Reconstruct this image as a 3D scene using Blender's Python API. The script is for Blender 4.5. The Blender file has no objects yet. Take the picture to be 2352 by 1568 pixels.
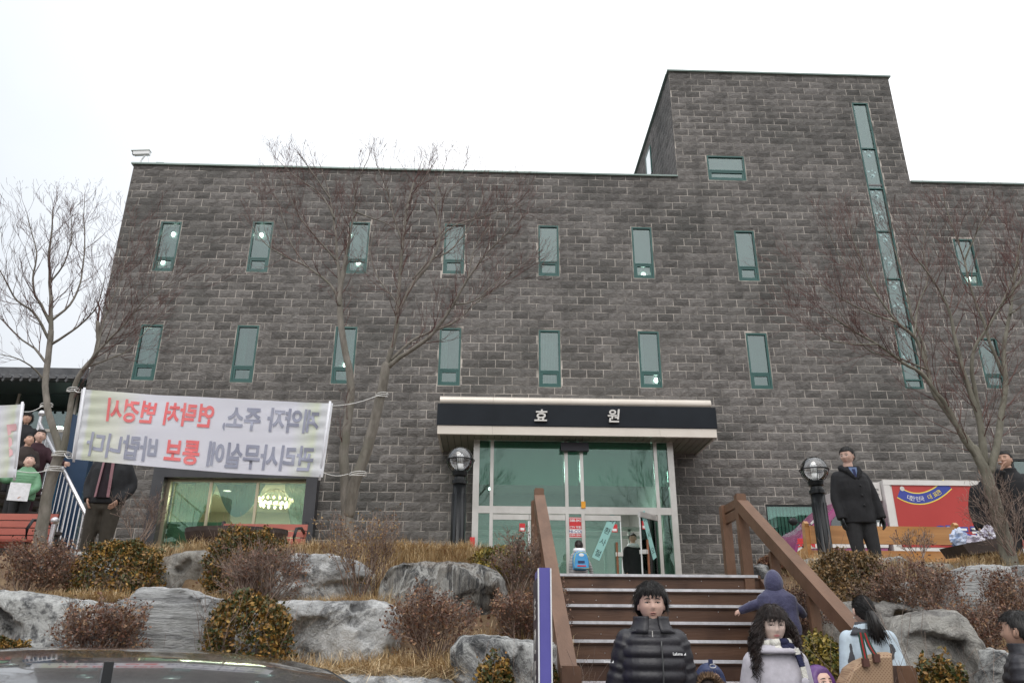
import bpy, math, random
import numpy as np
from mathutils import Vector, Matrix, noise
rnd = random.Random(7)
S = bpy.context.scene
COL = S.collection
# ---------------------------------------------------------------- camera
FPX, TH, PS, RO = 1776.3, math.radians(21.41), math.radians(1.805), math.radians(.315)
FW = Vector((math.sin(PS)*math.cos(TH), math.cos(PS)*math.cos(TH), math.sin(TH)))
_R = Vector((math.cos(PS), -math.sin(PS), 0)); _U = _R.cross(FW)
RT = _R*math.cos(RO) + _U*math.sin(RO); UP = -_R*math.sin(RO) + _U*math.cos(RO)
cam = bpy.data.objects.new('camera', bpy.data.cameras.new('camera')); COL.objects.link(cam)
cam.matrix_world = Matrix(((RT.x, UP.x, -FW.x, 0), (RT.y, UP.y, -FW.y, 0), (RT.z, UP.z, -FW.z, 0), (0, 0, 0, 1)))
cam.data.lens = FPX/2352*36; cam.data.sensor_width = 36; cam.data.clip_start = .05; cam.data.clip_end = 3000
S.camera = cam
# ---------------------------------------------------------------- world: bright overcast sky
W = bpy.data.worlds.new('World'); S.world = W; W.use_nodes = True
nt = W.node_tree; nt.nodes.clear()
sk = nt.nodes.new('ShaderNodeTexSky'); sk.sky_type = 'NISHITA'; sk.sun_disc = False
sk.sun_elevation = math.radians(48); sk.sun_rotation = math.radians(200); sk.air_density = 1; sk.dust_density = 3
NN, LL = nt.nodes.new, nt.links.new
tc = NN('ShaderNodeTexCoord'); sp = NN('ShaderNodeSeparateXYZ'); LL(tc.outputs['Generated'], sp.inputs[0])
# overcast sky: three times as bright overhead as at the horizon, soft cloud tone
gr = NN('ShaderNodeMapRange'); gr.inputs[1].default_value = 0; gr.inputs[2].default_value = 1; gr.inputs[3].default_value = 6.6; gr.inputs[4].default_value = 15.5; LL(sp.outputs[2], gr.inputs[0])
nz = NN('ShaderNodeTexNoise'); nz.inputs['Scale'].default_value = 1.6; nz.inputs['Detail'].default_value = 5; LL(tc.outputs['Generated'], nz.inputs['Vector'])
# thinner, whiter cloud towards +x, a little blue-grey high up towards -x
m1 = NN('ShaderNodeMath'); m1.operation = 'MULTIPLY_ADD'; m1.inputs[1].default_value = 1.5; m1.inputs[2].default_value = .72; LL(sp.outputs[0], m1.inputs[0])
m2 = NN('ShaderNodeMath'); m2.operation = 'MULTIPLY_ADD'; m2.inputs[1].default_value = -.7; LL(sp.outputs[2], m2.inputs[0]); LL(m1.outputs[0], m2.inputs[2])
nr = NN('ShaderNodeMath'); nr.operation = 'MULTIPLY_ADD'; nr.use_clamp = True; nr.inputs[1].default_value = .9; LL(nz.outputs[0], nr.inputs[0]); LL(m2.outputs[0], nr.inputs[2])
tint = NN('ShaderNodeMix'); tint.data_type = 'RGBA'; tint.inputs[6].default_value = (.64, .675, .715, 1); tint.inputs[7].default_value = (1.02, 1.03, 1.04, 1); LL(nr.outputs[0], tint.inputs[0])
ml = NN('ShaderNodeMix'); ml.data_type = 'RGBA'; ml.blend_type = 'MULTIPLY'; ml.inputs[0].default_value = 1; LL(tint.outputs[2], ml.inputs[6]); LL(gr.outputs[0], ml.inputs[7])
mx = NN('ShaderNodeMix'); mx.data_type = 'RGBA'; mx.inputs[0].default_value = .9
bg = NN('ShaderNodeBackground'); bg.inputs[1].default_value = .08
wo = NN('ShaderNodeOutputWorld')
LL(sk.outputs[0], mx.inputs[6]); LL(ml.outputs[2], mx.inputs[7]); LL(mx.outputs[2], bg.inputs[0]); LL(bg.outputs[0], wo.inputs[0])
sun = bpy.data.objects.new('sun', bpy.data.lights.new('sun', 'SUN')); COL.objects.link(sun)
sun.data.energy = .7; sun.data.angle = math.radians(35); sun.data.color = (1, .97, .92)
sun.rotation_euler = (math.radians(42), 0, math.radians(-20))
S.view_settings.view_transform = 'Standard'; S.view_settings.look = 'None'
S.view_settings.exposure = .78; S.view_settings.gamma = 1; S.view_settings.use_curve_mapping = False
S.cycles.max_bounces = 6; S.cycles.transparent_max_bounces = 12

def ray(x, y): return (FW + RT*((x-1176)/FPX) + UP*((784-y)/FPX))
def at(x, y, Y=None, Z=None, X=None):
    d = ray(x, y)
    return d*(Y/d.y) if Y is not None else d*(Z/d.z) if Z is not None else d*(X/d.x)
def px(p):
    p = Vector(p); k = p.dot(FW); return 1176+FPX*p.dot(RT)/k, 784-FPX*p.dot(UP)/k
# ---------------------------------------------------------------- helpers
def V(*a): return Vector(a)
def props(o, label=None, cat=None, group=None, kind=None, category=None):
    cat = cat or category
    if label: o['label'] = label
    if cat: o['category'] = cat
    if group: o['group'] = group
    if kind: o['kind'] = kind
    return o
def thing(name, label, cat, loc=(0, 0, 0), rz=0, group=None):
    o = bpy.data.objects.new(name, None); COL.objects.link(o); o.location = loc; o.rotation_euler = (0, 0, rz)
    o.empty_display_size = .1
    return props(o, label, cat, group)
def link(name, me, mat=None, parent=None, loc=(0, 0, 0)):
    o = bpy.data.objects.new(name, me); COL.objects.link(o)
    if mat is not None and not me.materials: me.materials.append(mat)
    if parent: o.parent = parent
    o.location = loc
    return o
def world_off(parent):
    v = Vector((0, 0, 0)); p = parent
    while p: v += p.location; p = p.parent
    return v
class MB:
    def __init__(s): s.v = []; s.f = []; s.m = []; s.cur = 0
    def add(s, vs, fs):
        b = len(s.v); s.v += [tuple(p) for p in vs]; s.f += [tuple(i+b for i in f) for f in fs]; s.m += [s.cur]*len(fs); return s
    def box(s, x0, x1, y0, y1, z0, z1):
        if x0 > x1: x0, x1 = x1, x0
        if y0 > y1: y0, y1 = y1, y0
        if z0 > z1: z0, z1 = z1, z0
        return s.add([(x0,y0,z0),(x1,y0,z0),(x1,y1,z0),(x0,y1,z0),(x0,y0,z1),(x1,y0,z1),(x1,y1,z1),(x0,y1,z1)],
                     [(0,3,2,1),(4,5,6,7),(0,1,5,4),(1,2,6,5),(2,3,7,6),(3,0,4,7)])
    def obox(s, a, b, w, h, up=(0, 0, 1)):   # beam from a to b, width w (sideways) height h (up)
        a, b = Vector(a), Vector(b); d = (b-a).normalized(); u = Vector(up); r = d.cross(u).normalized(); u = r.cross(d).normalized()
        c = [r*(-w/2)-u*(h/2), r*(w/2)-u*(h/2), r*(w/2)+u*(h/2), r*(-w/2)+u*(h/2)]
        return s.add([a+k for k in c]+[b+k for k in c], [(3,2,1,0),(4,5,6,7),(0,1,5,4),(1,2,6,5),(2,3,7,6),(3,0,4,7)])
    def prism(s, poly, off):
        n = len(poly); off = Vector(off); P = [Vector(p) for p in poly]
        return s.add(P+[p+off for p in P], [tuple(range(n-1, -1, -1)), tuple(range(n, 2*n))]+[(i, (i+1) % n, n+(i+1) % n, n+i) for i in range(n)])
    def loft(s, rings, caps=True, closed=True):
        n = len(rings[0]); vs = [p for r in rings for p in r]; fs = []
        for k in range(len(rings)-1):
            for i in range(n if closed else n-1):
                j = (i+1) % n; fs.append((k*n+i, k*n+j, (k+1)*n+j, (k+1)*n+i))
        if caps: fs += [tuple(range(n-1, -1, -1)), tuple((len(rings)-1)*n+i for i in range(n))]
        return s.add(vs, fs)
    def tube(s, pts, rad, n=8, ex=1.0, cap=False):
        P = [Vector(p) for p in pts]
        R = list(rad) if hasattr(rad, '__len__') else [rad]*len(P)
        if cap:
            d0 = (P[0]-P[1]).normalized(); d1 = (P[-1]-P[-2]).normalized(); a, b = R[0], R[-1]
            P = [P[0]+d0*a*.95, P[0]+d0*a*.7]+P+[P[-1]+d1*b*.7, P[-1]+d1*b*.95]; R = [a*.3, a*.72]+R+[b*.72, b*.3]
        rings = []; ref = Vector((0, 0, 1))
        if abs((P[-1]-P[0]).normalized().dot(ref)) > .8: ref = Vector((0, 1, 0))
        for i, p in enumerate(P):
            d = (P[min(i+1, len(P)-1)]-P[max(i-1, 0)]).normalized()
            a = d.cross(ref).normalized(); b = a.cross(d)
            rings.append([p+(a*math.cos(t)+b*math.sin(t)*ex)*R[i] for t in [2*math.pi*k/n for k in range(n)]])
        return s.loft(rings)
    def lathe(s, prof, c=(0, 0, 0), n=20, sx=1, sy=1):
        c = Vector(c)
        return s.loft([[c+Vector((r*math.cos(t)*sx, r*math.sin(t)*sy, z)) for t in [2*math.pi*k/n for k in range(n)]] for r, z in prof])
    def ball(s, c, r, n=12, m=8):
        r = (r, r, r) if not hasattr(r, '__len__') else r
        c = Vector(c)
        return s.loft([[c+Vector((r[0]*math.sin(f)*math.cos(t), r[1]*math.sin(f)*math.sin(t), -r[2]*math.cos(f))) for t in [2*math.pi*k/n for k in range(n)]]
                       for f in [math.pi*(i+.25)/(m+.5) for i in range(m+1)]])
    def mesh(s, name, smooth=False, off=None):
        me = bpy.data.meshes.new(name)
        vs = s.v if off is None else [(a-off[0], b-off[1], c-off[2]) for a, b, c in s.v]
        me.from_pydata(vs, [], s.f)
        if smooth: me.shade_smooth()
        return me
    def build(s, name, mat, parent=None, smooth=False, world=False, **kw):
        """world=True: coordinates are world ones, shifted to the parent's place"""
        off = world_off(parent) if (world and parent) else None
        me = s.mesh(name, smooth, off)
        mats = mat if isinstance(mat, (list, tuple)) else [mat]
        for m in mats: me.materials.append(m)
        if len(mats) > 1: me.polygons.foreach_set('material_index', s.m)
        if smooth == 'auto':
            pass
        o = bpy.data.objects.new(name, me); COL.objects.link(o)
        if parent: o.parent = parent
        return props(o, **kw)
def npobj(name, Vv, F, mat, parent=None, smooth=False, off=None, **kw):
    Vv = np.asarray(Vv, np.float32).reshape(-1, 3); F = np.asarray(F, np.int32)
    if off is not None: Vv = Vv-np.array(off, np.float32)
    k = F.shape[1]; me = bpy.data.meshes.new(name)
    me.vertices.add(len(Vv)); me.vertices.foreach_set('co', Vv.ravel())
    me.loops.add(F.size); me.loops.foreach_set('vertex_index', F.ravel())
    me.polygons.add(len(F)); me.polygons.foreach_set('loop_start', np.arange(0, F.size, k, dtype=np.int32))
    me.update(calc_edges=True)
    if smooth: me.shade_smooth()
    me.materials.append(mat)
    o = bpy.data.objects.new(name, me); COL.objects.link(o)
    if parent: o.parent = parent
    return props(o, **kw)
def seg_mesh(P0, P1, r0, r1, n=3):
    """prisms for many straight twig segments"""
    P0, P1 = np.array(P0, float), np.array(P1, float); r0 = np.array(r0)[:, None]; r1 = np.array(r1)[:, None]
    d = P1-P0; d /= np.linalg.norm(d, axis=1)[:, None]+1e-9
    ref = np.where(np.abs(d[:, 2:3]) > .8, np.array([[0, 1., 0]]), np.array([[0, 0, 1.]]))
    a = np.cross(d, ref); a /= np.linalg.norm(a, axis=1)[:, None]+1e-9; b = np.cross(a, d)
    N = len(P0); out = np.zeros((N, 2*n, 3))
    for k in range(n):
        t = 2*math.pi*k/n; v = a*math.cos(t)+b*math.sin(t)
        out[:, k] = P0+v*r0; out[:, n+k] = P1+v*r1
    base = (np.arange(N)*2*n)[:, None]
    F = np.concatenate([base+np.array([[k, (k+1) % n, n+(k+1) % n, n+k]]) for k in range(n)])
    return out.reshape(-1, 3), F
def rects_minus(rects, holes):
    for (a0, a1, b0, b1) in holes:
        out = []
        for (x0, x1, z0, z1) in rects:
            if a1 <= x0 or a0 >= x1 or b1 <= z0 or b0 >= z1: out.append((x0, x1, z0, z1)); continue
            if x0 < a0: out.append((x0, a0, z0, z1))
            if a1 < x1: out.append((a1, x1, z0, z1))
            m0, m1 = max(x0, a0), min(x1, a1)
            if z0 < b0: out.append((m0, m1, z0, b0))
            if b1 < z1: out.append((m0, m1, b1, z1))
        rects = out
    return rects
# ---------------------------------------------------------------- materials
def mat(name, c1, c2=None, scale=6., rough=.6, metal=0, bump=0., bscale=None, island=0., stretch=(1, 1, 1), coat=0, spec=.5,
        detail=5, lo=.35, hi=.65, c3=None, s3=1.5, trans=0, sheen=0, bdist=.02):
    m = bpy.data.materials.new(name); m.use_nodes = True; N = m.node_tree.nodes; L = m.node_tree.links
    b = N['Principled BSDF']; b.inputs['Roughness'].default_value = rough; b.inputs['Metallic'].default_value = metal
    b.inputs['Coat Weight'].default_value = coat; b.inputs['Specular IOR Level'].default_value = spec
    b.inputs['Coat Roughness'].default_value = .05
    if sheen: b.inputs['Sheen Weight'].default_value = sheen
    c1 = tuple(c1)+(1,); 
    g = N.new('ShaderNodeNewGeometry'); mp = N.new('ShaderNodeMapping'); mp.inputs['Scale'].default_value = stretch
    L.new(g.outputs['Position'], mp.inputs[0])
    col = None
    if c2 is not None:
        n = N.new('ShaderNodeTexNoise'); n.inputs['Scale'].default_value = scale; n.inputs['Detail'].default_value = detail
        n.inputs['Roughness'].default_value = .6
        L.new(mp.outputs[0], n.inputs['Vector'])
        r = N.new('ShaderNodeMapRange'); r.inputs[1].default_value = lo; r.inputs[2].default_value = hi; L.new(n.outputs[0], r.inputs[0])
        x = N.new('ShaderNodeMix'); x.data_type = 'RGBA'; x.inputs[6].default_value = c1; x.inputs[7].default_value = tuple(c2)+(1,)
        L.new(r.outputs[0], x.inputs[0]); col = x.outputs[2]
        if c3 is not None:
            n = N.new('ShaderNodeTexNoise'); n.inputs['Scale'].default_value = s3; n.inputs['Detail'].default_value = 4
            L.new(g.outputs['Position'], n.inputs['Vector'])
            r = N.new('ShaderNodeMapRange'); r.inputs[1].default_value = .5; r.inputs[2].default_value = .68; L.new(n.outputs[0], r.inputs[0])
            y = N.new('ShaderNodeMix'); y.data_type = 'RGBA'; y.inputs[7].default_value = tuple(c3)+(1,)
            L.new(r.outputs[0], y.inputs[0]); L.new(col, y.inputs[6]); col = y.outputs[2]
    if island:
        r = N.new('ShaderNodeMapRange'); r.inputs[3].default_value = 1-island; r.inputs[4].default_value = 1+island; L.new(g.outputs['Random Per Island'], r.inputs[0])
        v = N.new('ShaderNodeMix'); v.data_type = 'RGBA'; v.blend_type = 'MULTIPLY'; v.inputs[0].default_value = 1
        if col: L.new(col, v.inputs[6])
        else: v.inputs[6].default_value = c1
        L.new(r.outputs[0], v.inputs[7]); col = v.outputs[2]
    if col: L.new(col, b.inputs['Base Color'])
    else: b.inputs['Base Color'].default_value = c1
    if bump:
        n = N.new('ShaderNodeTexNoise'); n.inputs['Scale'].default_value = bscale or scale*3; n.inputs['Detail'].default_value = 6
        L.new(mp.outputs[0], n.inputs['Vector'])
        u = N.new('ShaderNodeBump'); u.inputs['Strength'].default_value = bump; u.inputs['Distance'].default_value = bdist
        L.new(n.outputs[0], u.inputs['Height']); L.new(u.outputs[0], b.inputs['Normal'])
    if trans: b.inputs['Transmission Weight'].default_value = trans
    return m
def emat(name, c, s):
    m = bpy.data.materials.new(name); m.use_nodes = True; b = m.node_tree.nodes['Principled BSDF']
    b.inputs['Base Color'].default_value = (.8, .8, .8, 1); b.inputs['Emission Color'].default_value = tuple(c)+(1,); b.inputs['Emission Strength'].default_value = s
    return m
def glass(name, tint, refl, fac, rough=.0):
    m = bpy.data.materials.new(name); m.use_nodes = True; N = m.node_tree.nodes; L = m.node_tree.links; N.clear()
    t = N.new('ShaderNodeBsdfTransparent'); t.inputs[0].default_value = tuple(tint)+(1,)
    g = N.new('ShaderNodeBsdfGlossy'); g.inputs[0].default_value = tuple(refl)+(1,); g.inputs['Roughness'].default_value = rough
    lw = N.new('ShaderNodeLayerWeight'); lw.inputs[0].default_value = .25
    mr = N.new('ShaderNodeMapRange'); mr.inputs[3].default_value = fac; mr.inputs[4].default_value = 1; L.new(lw.outputs['Fresnel'], mr.inputs[0])
    x = N.new('ShaderNodeMixShader'); o = N.new('ShaderNodeOutputMaterial')
    L.new(mr.outputs[0], x.inputs[0]); L.new(t.outputs[0], x.inputs[1]); L.new(g.outputs[0], x.inputs[2]); L.new(x.outputs[0], o.inputs[0])
    return m
def leafmat(name, cols, rough=.55):
    m = bpy.data.materials.new(name); m.use_nodes = True; N = m.node_tree.nodes; L = m.node_tree.links; b = N['Principled BSDF']
    g = N.new('ShaderNodeNewGeometry'); r = N.new('ShaderNodeValToRGB'); e = r.color_ramp.elements
    r.color_ramp.interpolation = 'LINEAR'
    for i, (p, c) in enumerate(cols):
        if i < 2: e[i].position = p; e[i].color = tuple(c)+(1,)
        else: q = e.new(p); q.color = tuple(c)+(1,)
    n = N.new('ShaderNodeTexNoise'); n.inputs['Scale'].default_value = 5; L.new(g.outputs['Position'], n.inputs['Vector'])
    a = N.new('ShaderNodeMath'); a.operation = 'MULTIPLY_ADD'; a.inputs[1].default_value = 1.3; a.inputs[2].default_value = -.65
    a2 = N.new('ShaderNodeMath'); a2.operation = 'ADD'
    L.new(n.outputs[0], a.inputs[0]); L.new(a.outputs[0], a2.inputs[0]); L.new(g.outputs['Random Per Island'], a2.inputs[1])
    L.new(a2.outputs[0], r.inputs[0]); L.new(r.outputs[0], b.inputs['Base Color']); b.inputs['Roughness'].default_value = rough
    return m
def text(name, s, size, m, parent, M, extrude=.002, bold=0., align='LEFT', shear=0, sx=1, spacing=1):
    c = bpy.data.curves.new(name, 'FONT'); c.body = s; c.size = size; c.extrude = extrude; c.offset = bold; c.resolution_u = 3; c.align_x = align; c.shear = shear
    c.space_character = spacing
    o = bpy.data.objects.new(name, c); COL.objects.link(o); me = bpy.data.meshes.new_from_object(o)
    bpy.data.objects.remove(o); bpy.data.curves.remove(c)
    me.transform(Matrix.Diagonal((sx, 1, 1, 1))); me.transform(M)
    me.materials.clear(); me.materials.append(m)
    return link(name, me, None, parent)
def frame(o, x, y):   # matrix from origin and two axis vectors (text x, text y)
    x = Vector(x).normalized(); y = Vector(y).normalized(); z = x.cross(y)
    return Matrix(((x.x, y.x, z.x, o[0]), (x.y, y.y, z.y, o[1]), (x.z, y.z, z.z, o[2]), (0, 0, 0, 1)))
XF, ZF = (1, 0, 0), (0, 0, 1)
WY = 17.457       # the facade plane
CH = .21296       # course height
ZK = 11.48        # top joint
GZ = .707         # terrace level
SG = -1.45        # street level
# ================================================================ setting
M_stone = mat('split_stone', (.098, .09, .084), (.176, .164, .155), scale=9, rough=.85, bump=.75, bscale=16, c3=(.09, .086, .08), s3=.45, island=.26, stretch=(1, 1, 1.9), bdist=.03, lo=.3, hi=.7)
M_mortar = mat('mortar', (.55, .5, .45), (.13, .12, .11), scale=2.6, rough=.9, bump=.2, bscale=60, lo=.4, hi=.6, detail=8)
M_green = mat('green_window_frame', (.02, .085, .075), (.03, .1, .09), scale=3, rough=.35)
M_coping = mat('coping_metal', (.16, .22, .2), (.22, .27, .25), scale=2, rough=.4, metal=.3)
M_pane = glass('window_glass', (.6, .68, .66), (.58, .66, .645), .23)
M_blind = mat('window_blind', (.13, .19, .18), (.3, .35, .34), scale=.6, rough=.8)
M_curtain = mat('pale_curtain', (.55, .72, .7), (.42, .6, .58), scale=3, rough=.9)
M_lamp = emat('lit_lamp', (.9, 1, .9), 14)
M_dark = mat('dark_interior', (.05, .06, .06), rough=.9)
ground = MB().add([(-400, -400, SG), (400, -400, SG), (400, 400, SG), (-400, 400, SG)], [(0, 1, 2, 3)])
ground.build('ground', mat('asphalt', (.05, .05, .05), (.08, .078, .075), scale=3, rough=.9, bump=.3, bscale=80), kind='structure')
t = MB().box(-60, 60, 9.75, 60, SG-.2, GZ-.004)
t.build('terrace', mat('terrace_ground', (.2, .17, .13), (.3, .26, .2), scale=2.5, rough=.95, bump=.4, bscale=30), kind='structure')
# distant wooded hill added behind the camera, to darken reflections in the glass
hv = []; hf = []
nx = 60
for j in range(6):
    for i in range(nx):
        a = math.pi*(1.02+.96*i/(nx-1)); d = 90+j*18
        h = [0, 6, 13, 18, 22, 0][j]*(.7+.5*noise.noise(Vector((i*.25, j*.1, 3)))) if j else 0
        hv.append((d*math.cos(a), d*math.sin(a), SG-.05+h))
for j in range(5):
    for i in range(nx-1): hf.append((j*nx+i, j*nx+i+1, (j+1)*nx+i+1, (j+1)*nx+i))
MB().add(hv, hf).build('offscreen_hill', mat('winter_wood', (.06, .05, .04), (.13, .11, .09), scale=.3, rough=.95), smooth=True, kind='structure')

XL, XTL, XTR = -9.356, 4.943, 11.253
ROOF, TOW = 11.66, 15.16
XR = 15.5
bld = thing('stone_building', 'large dark split stone building with green framed slit windows and square tower', 'building', (0, WY, GZ))
# ---- openings from the photograph
uw = [(369, 508, 349, 623), (581, 508, 565, 625), (805, 509, 790, 628), (1020, 513, 1018, 629), (1235, 517, 1237, 634), (1450, 521, 1455, 639), (1687, 529, 1695, 645), (2190, 548, 2208, 657)]
lw = [(322, 744, 303, 873), (544, 746, 528, 878), (770, 749, 760, 881), (1010, 752, 1004, 885), (1236, 757, 1238, 889), (1465, 760, 1470, 890), (1713, 764, 1724, 893), (2243, 775, 2264, 892)]
WW = .535
wins = []
for row, lst in enumerate((uw, lw)):
    for k, (x0, y0, x1, y1) in enumerate(lst):
        a, b = at(x0, y0, WY), at(x1, y1, WY); xx = (a.x+b.x)/2
        wins.append((xx, xx+WW, b.z, a.z, row, k))
a, b = at(1622, 357, WY), at(1713, 416, WY); towwin = (at(1624, 380, WY).x, at(1711, 380, WY).x, b.z, a.z)
sx0, sx1 = at(1953, 236, WY).x, at(1994, 236, WY).x
sx0 = (sx0+at(2082, 893, WY).x)/2; sx1 = sx0+.47
strip = (sx0, sx1, at(2100, 893, WY).z, at(1970, 236, WY).z)
big = (at(382, 1150, WY).x, at(703, 1150, WY).x, GZ+.02, at(600, 1106, WY).z)
ent = (at(1087, 1200, 16.45).x, at(1552, 1200, 16.45).x)
E_Y = 16.4
rwin = (at(1757, 1158, WY).x, at(1757, 1158, WY).x+1.35, at(1757, 1290, WY).z, at(1757, 1157, WY).z)   # vertical-blind window behind the truck
r2 = (at(2318, 1052, WY).x, at(2318, 1052, WY).x+1.6, GZ+.2, at(2320, 1052, WY).z)
holes = [w[:4] for w in wins]+[towwin, strip, big, (ent[0]+.03, ent[1]-.03, GZ-.2, at(1300, 1005, E_Y).z+.2), rwin, r2]
def bigrects():
    return [(XL, XTL, GZ-.1, ROOF), (XTL, XTR, GZ-.1, TOW), (XTR, XR, GZ-.1, ROOF)]
mb = MB()
for (x0, x1, z0, z1) in rects_minus(bigrects(), holes):
    mb.add([(x0, WY-.006, z0), (x1, WY-.006, z0), (x1, WY-.006, z1), (x0, WY-.006, z1)], [(0, 1, 2, 3)])
for (x0, x1, z0, z1) in holes:       # reveals
    y0, y1 = WY-.006, WY+.3
    mb.add([(x0, y0, z0), (x0, y1, z0), (x0, y1, z1), (x0, y0, z1)], [(0, 1, 2, 3)])
    mb.add([(x1, y0, z0), (x1, y1, z0), (x1, y1, z1), (x1, y0, z1)], [(3, 2, 1, 0)])
    mb.add([(x0, y0, z1), (x1, y0, z1), (x1, y1, z1), (x0, y1, z1)], [(3, 2, 1, 0)])
    mb.add([(x0, y0, z0), (x1, y0, z0), (x1, y1, z0), (x0, y1, z0)], [(0, 1, 2, 3)])
BK = WY+9
mb.box(XL+.01, XL+.02, WY+.01, BK, GZ, ROOF-.01); mb.box(XTL+.02, XTL+.03, WY+.01, BK, ROOF-.3, TOW-.01)
mb.box(XTR-.03, XTR-.02, WY+.01, BK, ROOF-.3, TOW-.01); mb.box(XR-.02, XR-.01, WY+.01, BK, GZ, ROOF-.01)
mb.box(XL+.02, XR-.02, BK-.03, BK, GZ, ROOF-.01)
mb.build('wall', M_mortar, bld, world=True)
rf = MB(); rf.box(XL+.03, XR-.03, WY+.02, BK-.04, ROOF-.14, ROOF-.09); rf.box(XTL+.04, XTR-.04, WY+.02, BK-.04, TOW-.12, TOW-.07)
rf.build('roof', mat('roof_gray', (.2, .2, .2), rough=.9), bld, world=True)
cp = MB(); ct = .045
cp.box(XL-.05, XTL-.005, WY-.07, WY+.12, ROOF-ct, ROOF); cp.box(XTR+.005, XR+.05, WY-.07, WY+.12, ROOF-ct, ROOF)
cp.box(XTL-.05, XTR+.05, WY-.07, WY+.12, TOW-ct, TOW); cp.box(XTL-.06, XTL+.12, WY+.125, BK, TOW-ct, TOW); cp.box(XTR-.12, XTR+.06, WY+.125, BK, TOW-ct, TOW)
cp.box(XL-.05, XL+.12, WY+.125, BK, ROOF-ct, ROOF)
cp.build('coping', M_coping, bld, world=True)
# ---- blocks
JT = .015
def block_geo(w, h, seed, fx=5, fz=3, flip=None):
    R = random.Random(seed); off = R.random()*50; vs = []; fs = []
    for j in range(fz+1):
        for i in range(fx+1):
            u, v = i/fx, j/fz; edge = i in (0, fx) or j in (0, fz)
            d = .008 if edge else .013+.016*(noise.noise(Vector((u*2.6+off, v*2.2, seed*.37)))+.5)+R.random()*.004
            jx = 0 if i in (0, fx) else (R.random()-.5)*.25*w/fx; jz = 0 if j in (0, fz) else (R.random()-.5)*.3*h/fz
            vs.append((u*w+jx, -d, v*h+jz))
    for j in range(fz):
        for i in range(fx):
            a = j*(fx+1)+i; fs.append((a, a+1, a+fx+2, a+fx+1))
    ring = [i for i in range(fx+1)]+[(j+1)*(fx+1)-1 for j in range(1, fz+1)]+[fz*(fx+1)+i for i in range(fx-1, -1, -1)]+[j*(fx+1) for j in range(fz-1, 0, -1)]
    b = len(vs)
    for r in ring: vs.append((vs[r][0], .003, vs[r][2]))
    n = len(ring)
    for k in range(n): fs.append((ring[k], b+k, b+(k+1) % n, ring[(k+1) % n]))
    return vs, fs
jx0 = at(1352, 422, WY).x
blocks = []
k = int((ZK-TOW)/CH)-1
while ZK-k*CH > GZ:
    zt, zb = ZK-k*CH, ZK-(k+1)*CH
    xo = jx0+(.2 if k % 2 else 0)+.012*math.sin(k*1.7)
    i0 = int((XL-xo)/.4)-1
    for i in range(i0, i0+80):
        x0, x1 = xo+i*.4, xo+(i+1)*.4
        # clip with the outline, then with the openings
        lo, hi, top = (XL, XR, ROOF-ct-.004) if zt <= ROOF+.05 else (XTL, XTR, TOW-ct-.004)
        if zt > ROOF-ct and zb < ROOF: top = ROOF-ct-.004 if (x1 < XTL or x0 > XTR) else TOW
        a0, a1, b0, b1 = max(x0, lo)+JT/2, min(x1, hi)-JT/2, max(zb, GZ-.1)+JT/2, min(zt, top)-JT/2
        if zb > ROOF-.01: a0, a1 = max(a0, XTL+.005), min(a1, XTR-.005)
        if a1-a0 < .04 or b1-b0 < .03: continue
        full = (a1-a0 > .38 and b1-b0 > CH-JT-.002)
        rs = rects_minus([(a0, a1, b0, b1)], [(h[0]-JT, h[1]+JT, h[2]-JT, h[3]+JT) for h in holes])
        for r in rs:
            if r[1]-r[0] > .03 and r[3]-r[2] > .025: blocks.append((r, full and len(rs) == 1 and r == (a0, a1, b0, b1)))
    k += 1
hidden = [(165, 903, 765, 1095), (1000, 905, 1650, 1400), (1840, 1100, 2352, 1400), (350, 1070, 730, 1300), (1395, 1330, 1580, 1568)]
cand = []
for n_, (r, full) in enumerate(blocks):
    if not full: continue
    X, Y = px(((r[0]+r[1])/2, WY, (r[2]+r[3])/2))
    if not (180 < X < 2352 and Y < 1300) or any(h[0] < X < h[2] and h[1] < Y < h[3] for h in hidden): continue
    cand.append((-Y, n_))
cand.sort(); single = set(n_ for _, n_ in cand[:298])
variants = []
for s_ in range(10):
    v, f = block_geo(.4-JT, CH-JT, s_+1); me = bpy.data.meshes.new('block'); me.from_pydata(v, [], f); me.materials.append(M_stone)
    variants.append(me)
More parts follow.
